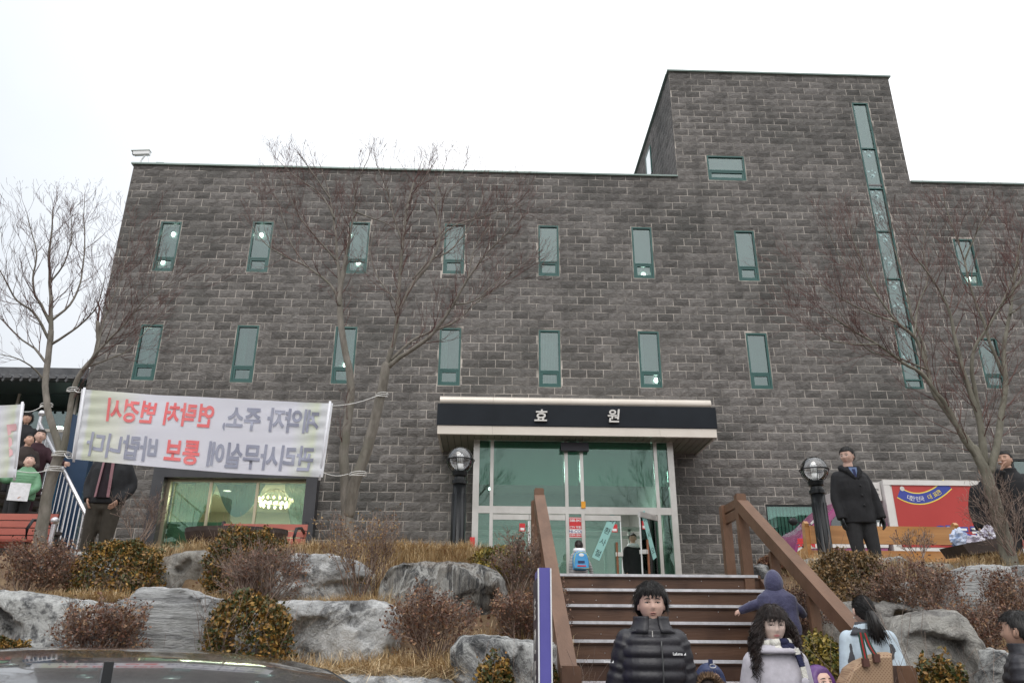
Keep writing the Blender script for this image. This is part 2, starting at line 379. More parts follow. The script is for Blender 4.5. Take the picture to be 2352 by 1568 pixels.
# a shared mesh has no island variation of its own: shade it per object instead
def objrand(m):
    N = m.node_tree.nodes; L = m.node_tree.links; g = [n for n in N if n.type == 'NEW_GEOMETRY'][0]
    oi = N.new('ShaderNodeObjectInfo'); ad = N.new('ShaderNodeMath'); ad.operation = 'ADD'; fr = N.new('ShaderNodeMath'); fr.operation = 'FRACT'
    L.new(g.outputs['Random Per Island'], ad.inputs[0]); L.new(oi.outputs['Random'], ad.inputs[1]); L.new(ad.outputs[0], fr.inputs[0])
    for n in N:
        if n.type == 'MAP_RANGE' and n.inputs[0].is_linked and n.inputs[0].links[0].from_socket.name == 'Random Per Island':
            L.new(fr.outputs[0], n.inputs[0])
objrand(M_stone)
def streaks(m, sx=2.4, sz=.14, lo=.5, hi=.72, dark=.7):    # rain streaks running down the stone
    N = m.node_tree.nodes; L = m.node_tree.links; b = N['Principled BSDF']; src = b.inputs['Base Color'].links[0].from_socket
    g = N.new('ShaderNodeNewGeometry'); mp = N.new('ShaderNodeMapping'); mp.inputs['Scale'].default_value = (sx, sx, sz); n = N.new('ShaderNodeTexNoise'); n.inputs['Scale'].default_value = 1; n.inputs['Detail'].default_value = 5
    r = N.new('ShaderNodeMapRange'); r.inputs[1].default_value = lo; r.inputs[2].default_value = hi; r.inputs[3].default_value = 1; r.inputs[4].default_value = dark
    x = N.new('ShaderNodeMix'); x.data_type = 'RGBA'; x.blend_type = 'MULTIPLY'; x.inputs[0].default_value = 1
    L.new(g.outputs['Position'], mp.inputs[0]); L.new(mp.outputs[0], n.inputs['Vector']); L.new(n.outputs[0], r.inputs[0]); L.new(src, x.inputs[6]); L.new(r.outputs[0], x.inputs[7]); L.new(x.outputs[2], b.inputs['Base Color'])
streaks(M_stone); streaks(M_mortar, dark=.55)
rest = MB()
for n_, (r, full) in enumerate(blocks):
    if n_ in single:
        link('block', variants[n_ % 10], None, bld, (r[0], -.001, r[2]-GZ))
    else:
        w, h = r[1]-r[0], r[3]-r[2]
        v, f = block_geo(w, h, n_, 4 if w > .2 else 2, 2 if h > .1 else 1)
        rest.add([(a+r[0], b+WY-.001, c+r[2]) for a, b, c in v], f)
# blocks of the tower's side wall
def side_blocks(X, sgn, y0, y1, z0, z1):
    k = int((ZK-z1)/CH)-1
    while ZK-k*CH > z0:
        zt, zb = min(ZK-k*CH, z1-ct-.004), max(ZK-(k+1)*CH, z0)
        y = y0+(.2 if k % 2 else .4)
        ys = [y0]
        while y < y1: ys.append(y); y += .4
        if zt-zb > .03:
            for a, b in zip(ys, ys[1:]):
                v, f = block_geo(b-a-JT, zt-zb-JT, int(a*77+k*13), 3, 2)
                if sgn < 0: rest.add([(X+d, b-JT/2-u, zb+h) for u, d, h in v], f)
                else: rest.add([(X-d, a+u, zb+h) for u, d, h in v], f)
        k += 1
side_blocks(XTL+.02, -1, WY+.0, WY+7, ROOF-.12, TOW)
side_blocks(XL+.01, -1, WY+.0, WY+4, GZ, ROOF)
side_blocks(XTR-.02, 1, WY+.0, WY+4, ROOF-.12, TOW)
rest.build('block_courses', M_stone, bld, world=True, kind='stuff')
# ---- green windows
def ring(mb, x0, x1, z0, z1, w, y0, y1):
    mb.box(x0, x0+w, y0, y1, z0, z1); mb.box(x1-w, x1, y0, y1, z0, z1)
    mb.box(x0+w, x1-w, y0, y1, z1-w, z1); mb.box(x0+w, x1-w, y0, y1, z0, z0+w)
M_seal = mat('pale_sealant', (.36, .34, .3), (.24, .23, .2), scale=4, rough=.9)
def green_window(x0, x1, z0, z1, split, seed, curtain=None, lamps=()):
    g = .008; fw = .042; y0 = WY+.0
    m = MB(); ring(m, x0+g, x1-g, z0+g, z1-g, fw, y0-.004, y0+.07); m.box(x0+g+fw, x1-g-fw, y0+.0, y0+.06, split-.02, split+.02)
    w = m.build('window', M_green, bld, world=True)
    m = MB(); ring(m, x0+.001, x1-.001, z0+.001, z1-.001, .0065, y0-.002, y0+.05); m.build('seal', M_seal, w, world=True)
    m = MB(); ring(m, x0+g+fw+.004, x1-g-fw-.004, z0+g+fw+.004, split-.024, .045, y0+.006, y0+.055); m.build('sash', M_green, w, world=True)
    for a, b in ((z0+g+fw+.05, split-.07), (split+.021, z1-g-fw)):
        q = .05 if b < split else 0
        m = MB().box(x0+g+fw+q, x1-g-fw-q, y0+.035, y0+.041, a, b); m.build('pane', M_pane, w, world=True)
    m = MB(); m.box(x0, x1, y0+.3, y0+.31, z0, z1); m.build('blind', M_blind, w, world=True)
    if curtain:
        a, b = x0+(x1-x0)*curtain[0], x0+(x1-x0)*curtain[1]; n = max(6, int((b-a)/.018)); vs = []
        for zz in (z0+.02, z1-.02):
            for i in range(n+1): vs.append((a+(b-a)*i/n, y0+.2+(.012 if i % 2 else -.012), zz))
        MB().add(vs, [(i, i+1, n+2+i, n+1+i) for i in range(n)]).build('curtain', M_curtain, w, world=True)
    for (lx, ly) in lamps:
        p = at(lx, ly, y0+.27); MB().ball(p, (.05, .02, .065), 10, 6).build('ceiling_lamp', M_lamp, w, smooth=True, world=True)
curt = {(1, 0): (.06, .42), (1, 1): (.08, .42), (1, 2): (.6, .98), (1, 3): (.05, .38), (1, 4): (.1, .9), (1, 5): (.05, .3)}
lamps = {(0, 0): [(398, 538), (374, 602)], (0, 1): [(600, 540)], (0, 2): [(803, 540), (823, 604)], (0, 5): [(1478, 631)], (1, 0): [(345, 752)],
         (1, 5): [(1507, 873)], (0, 7): [(2226, 641)], (1, 2): [(793, 838)]}
for n_, (x0, x1, z0, z1, row, k) in enumerate(wins):
    green_window(x0, x1, z0, z1, z0+(z1-z0)*.275, n_, curt.get((row, k)), lamps.get((row, k), ()))
green_window(*towwin, towwin[2]+(towwin[3]-towwin[2])*.4, 50)
# tall stair window in the tower
m = MB(); x0, x1, z0, z1 = strip; ring(m, x0+.008, x1-.008, z0+.008, z1-.008, .04, WY-.004, WY+.07)
divs = [at(x, y, WY).z for x, y in ((1990, 341), (2005, 433), (2025, 531), (2045, 640), (2065, 749), (2090, 872))]
for d in divs: m.box(x0+.048, x1-.048, WY+.0, WY+.06, d-.018, d+.018)
w = m.build('window', M_green, bld, world=True)
M_decal = mat('snowflake_film', (.42, .58, .58), rough=.7)
zs = [z1-.048]+divs+[z0+.048]
for i in range(7):
    MB().box(x0+.048, x1-.048, WY+.035, WY+.041, zs[i+1]+.018, zs[i]-.018).build('pane', M_pane, w, world=True)
    if 0 < i < 6:
        R = random.Random(i)
        for j in range(2):
            for (u, v, s_) in ((.22, .86, .045), (.5, .92, .03), (.72, .82, .035), (.5, .66, .07), (.42, .6, .05)):
                zc = zs[i+1]+(zs[i]-zs[i+1])*(.5*j+v*.5); xc = x0+.06+(x1-x0-.12)*u; n = 8
                pts = [(xc+s_*(1 if q % 2 else .55)*math.cos(q*math.pi/n), WY+.031, zc+s_*(1 if q % 2 else .55)*math.sin(q*math.pi/n)) for q in range(2*n)]
                MB().add(pts, [tuple(range(2*n))]).build('film_motif', M_decal, w, world=True)
MB().box(x0, x1, WY+.3, WY+.31, z0, z1).build('blind', M_blind, w, world=True)
# tower side window + floodlight + roof camera
m = MB(); yy = at(1490, 365, X=XTL).y; za, zb = at(1490, 395, X=XTL).z, at(1493, 336, X=XTL).z
m.box(XTL-.03, XTL+.02, yy-.35, yy-.3, za-.3, zb); m.box(XTL-.03, XTL+.02, yy+.3, yy+.35, za-.3, zb); m.box(XTL-.03, XTL+.02, yy-.3, yy+.3, zb-.05, zb)
w = m.build('window', M_green, bld, world=True)
MB().box(XTL-.02, XTL-.012, yy-.3, yy+.3, za-.3, zb-.05).build('pane', mat('sky_glass', (.6, .65, .66), rough=.1, metal=.6), w, world=True)
M_white = mat('white_paint', (.75, .76, .76), rough=.4)
M_black = mat('black_paint', (.008, .009, .01), rough=.3, spec=.35)
def security_camera(p, s, label, ang):
    t = thing('security_camera', label, 'camera', p, ang)
    m = MB(); m.prism([(-.2*s, -.05*s, .27*s), (.2*s, -.05*s, .3*s), (.2*s, -.05*s, .4*s), (-.22*s, -.05*s, .37*s)], (0, .11*s, 0)); m.build('housing', M_white, t)
    MB().prism([(-.27*s, -.065*s, .375*s), (.21*s, -.065*s, .405*s), (.21*s, -.065*s, .42*s), (-.27*s, -.065*s, .39*s)], (0, .14*s, 0)).build('sun_shield', mat('camera_shield', (.5, .55, .5), rough=.4), t)
    MB().box(-.235*s, -.221*s, -.035*s, .045*s, .28*s, .36*s).build('lens', M_black, t)
    MB().tube([(0, 0, -.0), (.02*s, 0, .12*s), (.1*s, 0, .3*s)], .022*s, 8).build('bracket', M_white, t)
    MB().tube([(.14*s, 0, .3*s), (.2*s, .02*s, .15*s), (.19*s, .03*s, 0)], .006*s, 5).build('cable', M_white, t)
p = at(318, 386, WY); security_camera((p.x, WY+.02, ROOF), 1.0, 'white security camera on the left roof corner of the stone building', 0)
p = at(1528, 399, WY+.3); t = thing('floodlight', 'small silver floodlight on a stem at the foot of the stone tower', 'light', (p.x, WY+.3, ROOF-.1))
MB().tube([(0, 0, 0), (0, 0, .16)], .02, 6).build('stem', M_white, t); MB().prism([(-.13, -.06, .2), (.05, -.06, .16), (.1, -.06, .25), (-.08, -.06, .3)], (0, .14, 0)).build('housing', mat('alu', (.5, .5, .5), rough=.3, metal=.8), t)
p = at(366, 384, WY); t = MB().box(p.x-.1, p.x+.1, WY-.02, WY+.08, ROOF, ROOF+.05).build('vent_cap', M_coping, bld, world=True)

def translucent(name, c1, c2):
    m = mat(name, c1, c2, scale=14, rough=.85, stretch=(3, 1, .3)); N = m.node_tree.nodes; L = m.node_tree.links; b = N['Principled BSDF']
    tr = N.new('ShaderNodeBsdfTranslucent'); tp = N.new('ShaderNodeBsdfTransparent'); L.new(b.inputs['Base Color'].links[0].from_socket, tr.inputs[0])
    a, d = N.new('ShaderNodeMixShader'), N.new('ShaderNodeMixShader'); a.inputs[0].default_value = .6; d.inputs[0].default_value = .22
    o = [n for n in N if n.type == 'OUTPUT_MATERIAL'][0]; L.new(b.outputs[0], a.inputs[1]); L.new(tr.outputs[0], a.inputs[2]); L.new(a.outputs[0], d.inputs[1]); L.new(tp.outputs[0], d.inputs[2]); L.new(d.outputs[0], o.inputs[0]); return m
# ---- big show window on the left
x0, x1, z0, z1 = big
M_char = mat('charcoal_cladding', (.035, .035, .04), (.05, .05, .055), scale=2, rough=.35)
M_brass = mat('brass_trim', (.55, .48, .34), (.48, .42, .3), scale=3, rough=.3, metal=.7)
fy = WY-.28; ww = .27
m = MB(); m.box(x0-ww, x0-.02, fy, WY-.02, GZ, z1+ww); m.box(x1+.02, x1+ww, fy, WY-.02, GZ, z1+ww); m.box(x0-.02, x1+.02, fy, WY-.02, z1+.03, z1+ww)
bw = m.build('show_window', M_char, bld, world=True, label='wide show window in a charcoal box frame with brass mullions')
m = MB(); m.box(x0-.02, x0+.05, WY-.05, WY+.05, z0, z1+.03); m.box(x1-.035, x1+.02, WY-.03, WY+.03, z0, z1+.03); m.box(x0+.05, x1-.035, WY-.03, WY+.03, z1-.02, z1+.03)
for q in (487, 594):
    xx = at(q, 1106, WY).x; m.box(xx-.03, xx+.03, WY-.03, WY+.03, z0, z1-.02)
m.build('mullions', M_brass, bw, world=True)
xs = [x0+.05, at(487, 1106, WY).x, at(594, 1106, WY).x, x1-.035]
M_showglass = glass('show_glass', (.72, .8, .72), (.45, .62, .56), .13)
for i in range(3): MB().box(xs[i]+.03*(i > 0), xs[i+1]-.03*(i < 2), WY+.0, WY+.008, z0, z1-.02).build('pane', M_showglass, bw, world=True)
for sx in (x0-.14, x1+.14): MB().box(sx-.05, sx+.05, fy-.05, fy-.001, GZ+1.0-.12, GZ+1.0+.12).build('wall_lamp', M_black, bw, world=True)
room = MB(); rx0, rx1, ry1 = x0-1.5, x1+1.5, WY+6
M_cream = mat('cream_plaster', (.5, .48, .4), (.45, .43, .36), scale=1, rough=.9)
room.add([(rx0, WY+.31, GZ), (rx1, WY+.31, GZ), (rx1, ry1, GZ), (rx0, ry1, GZ), (rx0, WY+.31, z1+.25), (rx1, WY+.31, z1+.25), (rx1, ry1, z1+.25), (rx0, ry1, z1+.25)],
         [(0, 1, 2, 3), (7, 6, 5, 4), (3, 2, 6, 7), (0, 3, 7, 4), (1, 5, 6, 2)])
room.build('room', M_cream, bw, world=True)
M_sheer = glass('sheer_curtain', (.45, .66, .66), (0, 0, 0), 0.0)
M_swag = translucent('blue_swag', (.025, .08, .12), (.07, .16, .21)); M_side = translucent('teal_curtain', (.1, .24, .22), (.2, .36, .33)); M_side.node_tree.nodes['Mix Shader.001'].inputs[0].default_value = .4
# swag: scalloped drape over the middle
def swag(cx, w, drop, zt, y, folds=9):
    vs = []; n = 24; m_ = 18
    for j in range(m_+1):
        v = j/m_
        for i in range(n+1):
            u = i/n*2-1; d = drop*v*(1-u*u)+.12*v; vs.append((cx+u*w*(1-.12*v), y+.025*math.sin(v*folds*2*math.pi)*(1-u*u*.8), zt-d))
    return MB().add(vs, [(j*(n+1)+i, j*(n+1)+i+1, (j+1)*(n+1)+i+1, (j+1)*(n+1)+i) for j in range(m_) for i in range(n)])
swag((xs[1]+xs[2])/2, (xs[2]-xs[1])/2+.05, .62, z1+.02, WY+.42).build('swag_curtain', M_swag, bw, smooth=True, world=True)
def tied(xa, xb, flip):
    vs = []; n = 14; m_ = 14
    for j in range(m_+1):
        v = j/m_; zz = z1+.1-v*(z1-GZ-.1); wd = 1-.62*math.sin(min(v*1.25, 1)*math.pi/2)**1.5
        for i in range(n+1):
            u = i/n; xx = xa+(xb-xa)*(u*wd) if not flip else xb-(xb-xa)*(u*wd); vs.append((xx, WY+.5+.03*math.sin(u*40), zz))
    return MB().add(vs, [(j*(n+1)+i, j*(n+1)+i+1, (j+1)*(n+1)+i+1, (j+1)*(n+1)+i) for j in range(m_) for i in range(n)])
tied(x0-.05, xs[1]-.05, False).build('side_curtain', M_side, bw, smooth=True, world=True)
tied(xs[2]+.45, x1+.05, True).build('side_curtain', M_side, bw, smooth=True, world=True)
# frosted lower band of the left pane
MB().box(xs[0]-.02, xs[1]+.3, WY+.2, WY+.21, GZ, at(440, 1198, WY+.2).z).build('screen', mat('mint_screen', (.3, .47, .41), rough=.6), bw, world=True)
M_warm = emat('warm_lamp', (1, .78, .42), 4)
cz = z1+.25
ch = at(632, 1148, WY+2.2); m = MB()
for kk, (r_, dz) in enumerate(((.42, 0), (.34, -.13))):
    n = 18 if kk == 0 else 14
    for i in range(n):
        a = 2*math.pi*i/n; m.ball((ch.x+r_*math.cos(a), ch.y+r_*math.sin(a), ch.z+dz), (.032, .032, .045), 6, 4)
m.build('chandelier_bulbs', M_warm, bw, smooth=True, world=True)
m = MB(); m.tube([(ch.x+.42*math.cos(a), ch.y+.42*math.sin(a), ch.z-.05) for a in [2*math.pi*i/24 for i in range(25)]], .012, 5)
for i in range(12):
    a = 2*math.pi*i/12; m.tube([(ch.x+.42*math.cos(a), ch.y+.42*math.sin(a), ch.z-.04), (ch.x+.2*math.cos(a), ch.y+.2*math.sin(a), ch.z+.22), (ch.x, ch.y, cz)], .006, 4)
m.build('chandelier_frame', M_brass, bw, world=True)
ld = MB()
for (qx, qy) in ((435, 1180), (480, 1190), (548, 1193), (628, 1199), (522, 1127)):
    p = at(qx, qy, Z=cz-.004)
    if p.y < ry1+.5: p.y = min(p.y, ry1-.3); ld.add([(p.x+.1*math.cos(a), p.y+.1*math.sin(a), cz-.004) for a in [-i*math.pi/6 for i in range(12)]], [tuple(range(12))])
ld.build('downlights', emat('downlight', (1, .95, .85), 8), bw, world=True)
L = bpy.data.lights.new('room_lamp', 'AREA'); L.energy = 230; L.size = 2.2; L.color = (1, .93, .8)
lo = bpy.data.objects.new('room_lamp', L); COL.objects.link(lo); lo.location = (ch.x-.6, ch.y+1, cz-.1)

# ---- canopy
zc = at(1602, 1042, WY-.01).z; CY = at(1647, 1000, Z=zc).y
print('canopy', zc, CY, WY-CY)
CY = max(min(CY, WY-1.3), WY-3.2)
def fx(x, y): return at(x, y, CY)
M_beige = mat('beige_metal', (.62, .56, .49), (.68, .62, .55), scale=1.2, rough=.28, metal=.45)
M_navy = mat('dark_fascia', (.008, .011, .016), (.012, .016, .022), scale=2, rough=.65, spec=.25)
can = thing('entrance_canopy', 'deep flat canopy with dark fascia and pale Korean letters over the glass entrance', 'canopy', (fx(1320, 980).x, CY, zc))
cx0, cx1 = fx(1004, 990).x, fx(1647, 990).x
zt, z2, z3, z4 = fx(1320, 911).z, fx(1320, 931).z, fx(1320, 979).z, fx(1320, 999).z
def bulge_bar(x0, x1, za, zb, yf, yb, n=7):
    prof = [(yf+.05*(2*abs(i/n-.5))**3, za+(zb-za)*i/n) for i in range(n+1)]
    poly = [(x0, y, z) for y, z in prof]+[(x0, yb, zb), (x0, yb, za)]
    return MB().prism(poly, (x1-x0, 0, 0))
q = (cx1-cx0)
for i, (a, b) in enumerate(((0, .195), (.195, .795), (.795, 1))):
    bulge_bar(cx0+.03+q*a*.985+(.003 if i else 0), cx0+.03+q*b*.985, z2+.002, zt, CY+.04, WY-.01).build('top_panel', M_beige, can, smooth=False, world=True)
MB().box(cx0-.015, cx1+.015, CY, WY-.02, z3, z2).build('fascia', M_navy, can, world=True)
for i, (a, b) in enumerate(((0, .195), (.195, .795), (.795, 1))):
    m = MB(); m.box(cx0+q*a+(.003 if i else 0), cx0+q*b, CY+.03, CY+.12, z4, z3-.002)
    m.build('bottom_panel', M_beige, can, world=True)
m = MB(); m.box(cx0, cx0+.05, CY+.121, WY-.02, z4, z3-.002); m.box(cx1-.05, cx1, CY+.121, WY-.02, z4, z3-.002); m.build('side_trim', M_beige, can, world=True)
M_soff = mat('soffit_slat', (.16, .15, .12), (.2, .19, .16), scale=2, rough=.5)
nS = 40; sl = MB()
for i in range(nS):
    a = cx0+.052+(q-.104)*i/nS; b = cx0+.052+(q-.104)*(i+1)/nS-.012
    MB().box(a, b, CY+.122, WY-.03, z4+.02, z4+.035).build('slat', M_soff, can, world=True)
MB().box(cx0+.052, cx1-.052, CY+.122, WY-.03, z4+.04, z3-.01).build('soffit_backing', M_dark, can, world=True)
M_silver = mat('silver_letters', (.6, .58, .55), rough=.35, metal=.3)
for s_, xx in (('효', 1242), ('원', 1409)):
    p = fx(xx, 956); o = text('letter', s_, .31, M_silver, can, frame(Vector((p.x-.15, CY-.03, p.z-.115))-Vector(can.location), XF, ZF), extrude=.02, bold=.006, shear=.12)
# ---- glazed entrance
M_alu = mat('aluminium', (.62, .6, .57), (.5, .48, .45), scale=2, rough=.3, metal=.6)
M_eglass = glass('entrance_glass', (.58, .74, .68), (.55, .67, .63), .12)
er = thing('glass_entrance', 'tall aluminium framed glass entrance with double doors under the canopy', 'entrance', ((ent[0]+ent[1])/2, E_Y, GZ))
def ex(x, y): return at(x, y, E_Y)
ez1 = z4+.018; tz0, tz1 = ex(1300, 1178).z, ex(1300, 1166).z
mull = [1092, 1129, 1303, 1337, 1510, 1547]; wd = [.13, .07, .07, .07, .07, .13]
mx_ = [ex(a, 1200).x for a in mull]
mx_ = []
for a, b in ((1090, 1094), (1127, 1130), (1301, 1303), (1338, 1338), (1505, 1519), (1539, 1556)):   # x at the top and the bottom of each upright
    mx_.append((ex(a, 1040).x+ex(b, 1300).x)/2)
m = MB()
for xx, w_ in zip(mx_, wd):
    MB().box(xx-w_/2, xx+w_/2, E_Y-.05, E_Y+.05, GZ, ez1).build('mullion', M_alu, er, world=True)
for i in range(5):
    MB().box(mx_[i]+wd[i]/2, mx_[i+1]-wd[i+1]/2, E_Y-.045, E_Y+.045, tz0-.02, tz1+.02).build('transom', M_alu, er, world=True)
MB().box(mx_[0]-.06, mx_[-1]+.06, E_Y-.055, E_Y+.06, ez1-.001, ez1+.08).build('head_rail', M_alu, er, world=True)
for sgx in (0, -1):
    xx = mx_[sgx]; MB().box(xx-.006, xx+.006, E_Y+.05, WY, GZ, ez1).build('pane', M_eglass, er, world=True)
for i in range(5): MB().box(mx_[i]+wd[i]/2, mx_[i+1]-wd[i+1]/2, E_Y-.004, E_Y+.004, tz1+.02, ez1).build('pane', M_eglass, er, world=True)
for i in (0, 2, 4): MB().box(mx_[i]+wd[i]/2, mx_[i+1]-wd[i+1]/2, E_Y-.004, E_Y+.004, GZ, tz0-.02).build('pane', M_eglass, er, world=True)
# green roller blinds
M_rb = translucent('green_blind', (.36, .5, .44), (.4, .54, .48)); M_rb.node_tree.nodes['Mix Shader.001'].inputs[0].default_value = 0
bz = ex(1300, 1112).z
for i in range(5): MB().box(mx_[i]+.06, mx_[i+1]-.06, E_Y+.12, E_Y+.125, bz, ez1+.05).build('roller_blind', M_rb, er, world=True)
# lobby
m = MB(); lx0, lx1, ly1, lz1 = mx_[0]-.5, mx_[-1]+.5, WY+7, ez1+.3
m.add([(lx0, WY+.31, GZ), (lx1, WY+.31, GZ), (lx1, ly1, GZ), (lx0, ly1, GZ), (lx0, WY+.31, lz1), (lx1, WY+.31, lz1), (lx1, ly1, lz1), (lx0, ly1, lz1)], [(0, 1, 2, 3), (7, 6, 5, 4), (3, 2, 6, 7), (0, 3, 7, 4), (1, 5, 6, 2)])
m.build('lobby', mat('lobby_gray', (.22, .22, .2), (.3, .3, .28), scale=1, rough=.7), er, world=True)
MB().box(ent[0]-.1, ent[1]+.1, E_Y-.06, WY+.3, GZ-.05, GZ+.002).build('lobby_floor', mat('granite_floor', (.25, .24, .22), (.3, .3, .28), scale=30, rough=.3), er, world=True)
m = MB()
for (y_, a) in ((1213, .1), (1232, .07)):
    zz = at(1300, y_, WY+.8).z; m.box(lx0+.05, lx1-.05, WY+.8, WY+.86, zz-a/2, zz+a/2)
for xx in (1390, 1447, 1530): p = at(xx, 1250, WY+.8).x; m.box(p-.03, p+.03, WY+.8, WY+.86, GZ, at(1300, 1213, WY+.8).z)
m.build('inner_door_rail', mat('inner_rail', (.65, .68, .64), rough=.4), er, world=True)
m = MB(); 
for (xx, yy, yd) in ((1523, 1140, WY+2.5), (1519, 1147, WY+2.6), (1125, 1122, WY+2), (1510, 1158, WY+2.1)): m.ball(at(xx, yy, yd), .035, 8, 6)
m.build('lobby_lamps', emat('lobby_lamp', (.95, 1, .95), 12), er, smooth=True, world=True)
# doors
M_wood = mat('handle_wood', (.2, .07, .03), (.28, .11, .05), scale=8, rough=.4)
M_red = mat('red_sticker', (.6, .03, .035), rough=.5); M_paper = mat('pale_paper', (.3, .55, .52), rough=.8); M_ink = mat('ink', (.03, .05, .05), rough=.8)
M_wht = mat('white_print', (.8, .8, .8), rough=.6)
def glass_door(name, hinge, w, ang, lab, handle_side, strip_=None, sticker=True):
    """door hinged at x=hinge; w signed"""
    d = bpy.data.objects.new('door', None)
    h = tz0-.04-GZ
    m = MB().box(0, w, -.006, .006, .02, h-.11); o = m.build('door', M_eglass, er); o.location = (hinge-er.location.x, -.0, 0); o.rotation_euler = (0, 0, ang); o['label'] = lab
    MB().box(0, w, -.03, .03, h-.11, h).build('top_rail', M_alu, o)
    MB().box(w-.02*(1 if w > 0 else -1), w, -.012, .012, .02, h-.111).build('edge_strip', M_wht, o)
    hx = w-(.12 if w > 0 else -.12)
    if handle_side:
        m = MB(); m.tube([(hx, -.09, .22), (hx, -.09, 1.28)], .024, 8); m.build('handle', M_wood, o)
        m = MB(); m.box(hx-.03, w*.995, -.11, .04, .42, .50); m.box(hx-.03, w*.995, -.11, .04, 1.0, 1.08); m.build('handle_clamp', M_silver, o)
    if sticker:
        sx = w-.14*(1 if w > 0 else -1); m = MB().box(sx-.06, sx+.06, -.012, -.008, h-.34, h-.18); m.build('sticker', M_red, o)
        MB().box(sx-.045, sx+.045, -.0135, -.0125, h-.32, h-.27).build('sticker_band', M_wht, o)
    if strip_:
        (xa, za), (xb, zb), chars = strip_
        A, B = Vector((xa, -.012, za)), Vector((xb, -.012, zb)); MB().obox(A, B, .17, .002, up=(0, 1, 0)).build('paper_strip', M_paper, o)
        n = len(chars); dd = (B-A)
        for i, c in enumerate(chars):
            p = A+dd*((i+.5)/n); ax = dd.normalized(); xx = Vector((-ax.z, 0, ax.x))*(-1 if ax.z > 0 else 1)
            if xx.x < 0: xx = -xx
            yy = Vector((0, -1, 0)).cross(xx)
            if yy.z < 0: yy = -yy
            text('strip_letter', c, .15, M_ink, o, frame(p-xx*.07-yy*.05+Vector((0, -.004, 0)), xx, yy), extrude=.0005)
    return o
a0, a1 = mx_[3]+.04, mx_[4]-.04; wdr = (a1-a0)/2-.005
glass_door('door', a0, wdr, 0, 'closed glass door leaf with a slanting paper strip', True, ((.62, 1.85), (.2, .95), '화환사절'))
glass_door('door', a1, -wdr, math.radians(-50)*-1, 'glass door leaf standing open', True, ((-.62, 1.85), (-.22, .95), '미시오'))
b0, b1 = mx_[1]+.04, mx_[2]-.04; wd2 = (b1-b0)/2-.005
glass_door('door', b0, wd2, 0, 'left leaf of the closed double glass door', True)
glass_door('door', b1, -wd2, 0, 'right leaf of the closed double glass door', True)
# stickers and small fittings
p = ex(1322, 1211); sg = MB().box(p.x-.2, p.x+.2, E_Y-.012, E_Y-.006, p.z-.21, p.z+.21).build('warning_sign', M_red, er, world=True)
m = MB(); m.box(p.x-.185, p.x+.185, E_Y-.014, E_Y-.0125, p.z-.12, p.z-.035); m.build('sign_band', M_wht, sg, world=True)
m = MB(); ring(m, p.x-.192, p.x+.192, p.z-.202, p.z+.202, .01, E_Y-.0145, E_Y-.013); m.build('sign_border', M_wht, sg, world=True)
erl = Vector(er.location)
for s_, sz, dz, mm in (('1588-8420', .075, .12, M_wht), ('CCTV 작동중', .06, -.015, M_wht), ('Hi-COP', .09, -.11, mat('navy_print', (.02, .03, .2), rough=.6)), ('무인경비 경보구역', .045, -.17, M_wht)):
    text('sign_text', s_, sz, mm, sg, frame(Vector((p.x, E_Y-.016, p.z+dz))-erl, XF, ZF), extrude=.0006, align='CENTER', bold=.001, shear=.2 if s_ == 'Hi-COP' else 0)
p = ex(1339, 1160); MB().box(p.x-.045, p.x+.045, E_Y-.08, E_Y-.05, p.z-.07, p.z+.07).build('alarm_box', mat('orange_box', (.75, .33, .02), rough=.4), er, world=True)
p = ex(1318, 1030); MB().box(p.x-.3, p.x+.3, E_Y-.2, E_Y-.056, p.z-.09, p.z+.09).build('door_sensor', mat('sensor_grey', (.03, .03, .045), rough=.4), er, world=True)
p = ex(1086, 1244); MB().box(p.x-.06, p.x+.04, E_Y-.062, E_Y-.052, p.z-.13, p.z+.09).build('sticker', M_red, er, world=True)
p = ex(1086, 1262); MB().box(p.x-.06, p.x+.04, E_Y-.075, E_Y-.052, p.z-.09, p.z+.05).build('card_reader', M_navy, er, world=True)
L = bpy.data.lights.new('lobby_lamp', 'AREA'); L.energy = 230; L.size = 2.5; L.color = (.95, 1, .97)
lo = bpy.data.objects.new('lobby_lamp', L); COL.objects.link(lo); lo.location = ((lx0+lx1)/2, WY+3, lz1-.1)
# window with vertical blinds behind the truck, dark window far right
x0, x1, z0, z1 = rwin
m = MB(); ring(m, x0+.004, x1-.004, z0+.004, z1-.004, .04, WY+.02, WY+.07); w = m.build('window', mat('black_frame', (.02, .02, .02), rough=.4), bld, world=True)
MB().box(x0+.05, x1-.05, WY+.03, WY+.036, z0+.05, z1-.05).build('pane', glass('clear_green', (.7, .85, .8), (.6, .8, .75), .15), w, world=True)
nb = 15
for i in range(nb):
    a = x0+.05+(x1-x0-.1)*i/nb; MB().add([(a, WY+.14, z0+.04), (a+.075, WY+.18, z0+.04), (a+.075, WY+.18, z1-.04), (a, WY+.14, z1-.04)], [(0, 1, 2, 3)]).build('blind_slat', mat('blind_slat', (.6, .72, .7), rough=.8) if i == 0 else bpy.data.materials['blind_slat'], w, world=True)
MB().box(x0, x1, WY+.3, WY+.31, z0, z1).build('backing', M_dark, w, world=True)
x0, x1, z0, z1 = r2
m = MB(); ring(m, x0+.004, x1-.004, z0+.004, z1-.004, .05, WY-.03, WY+.07); w = m.build('window', bpy.data.materials['black_frame'], bld, world=True)
MB().box(x0+.05, x1-.05, WY+.03, WY+.036, z0+.05, z1-.05).build('pane', M_pane, w, world=True); MB().box(x0, x1, WY+.3, WY+.31, z0, z1).build('backing', M_dark, w, world=True)
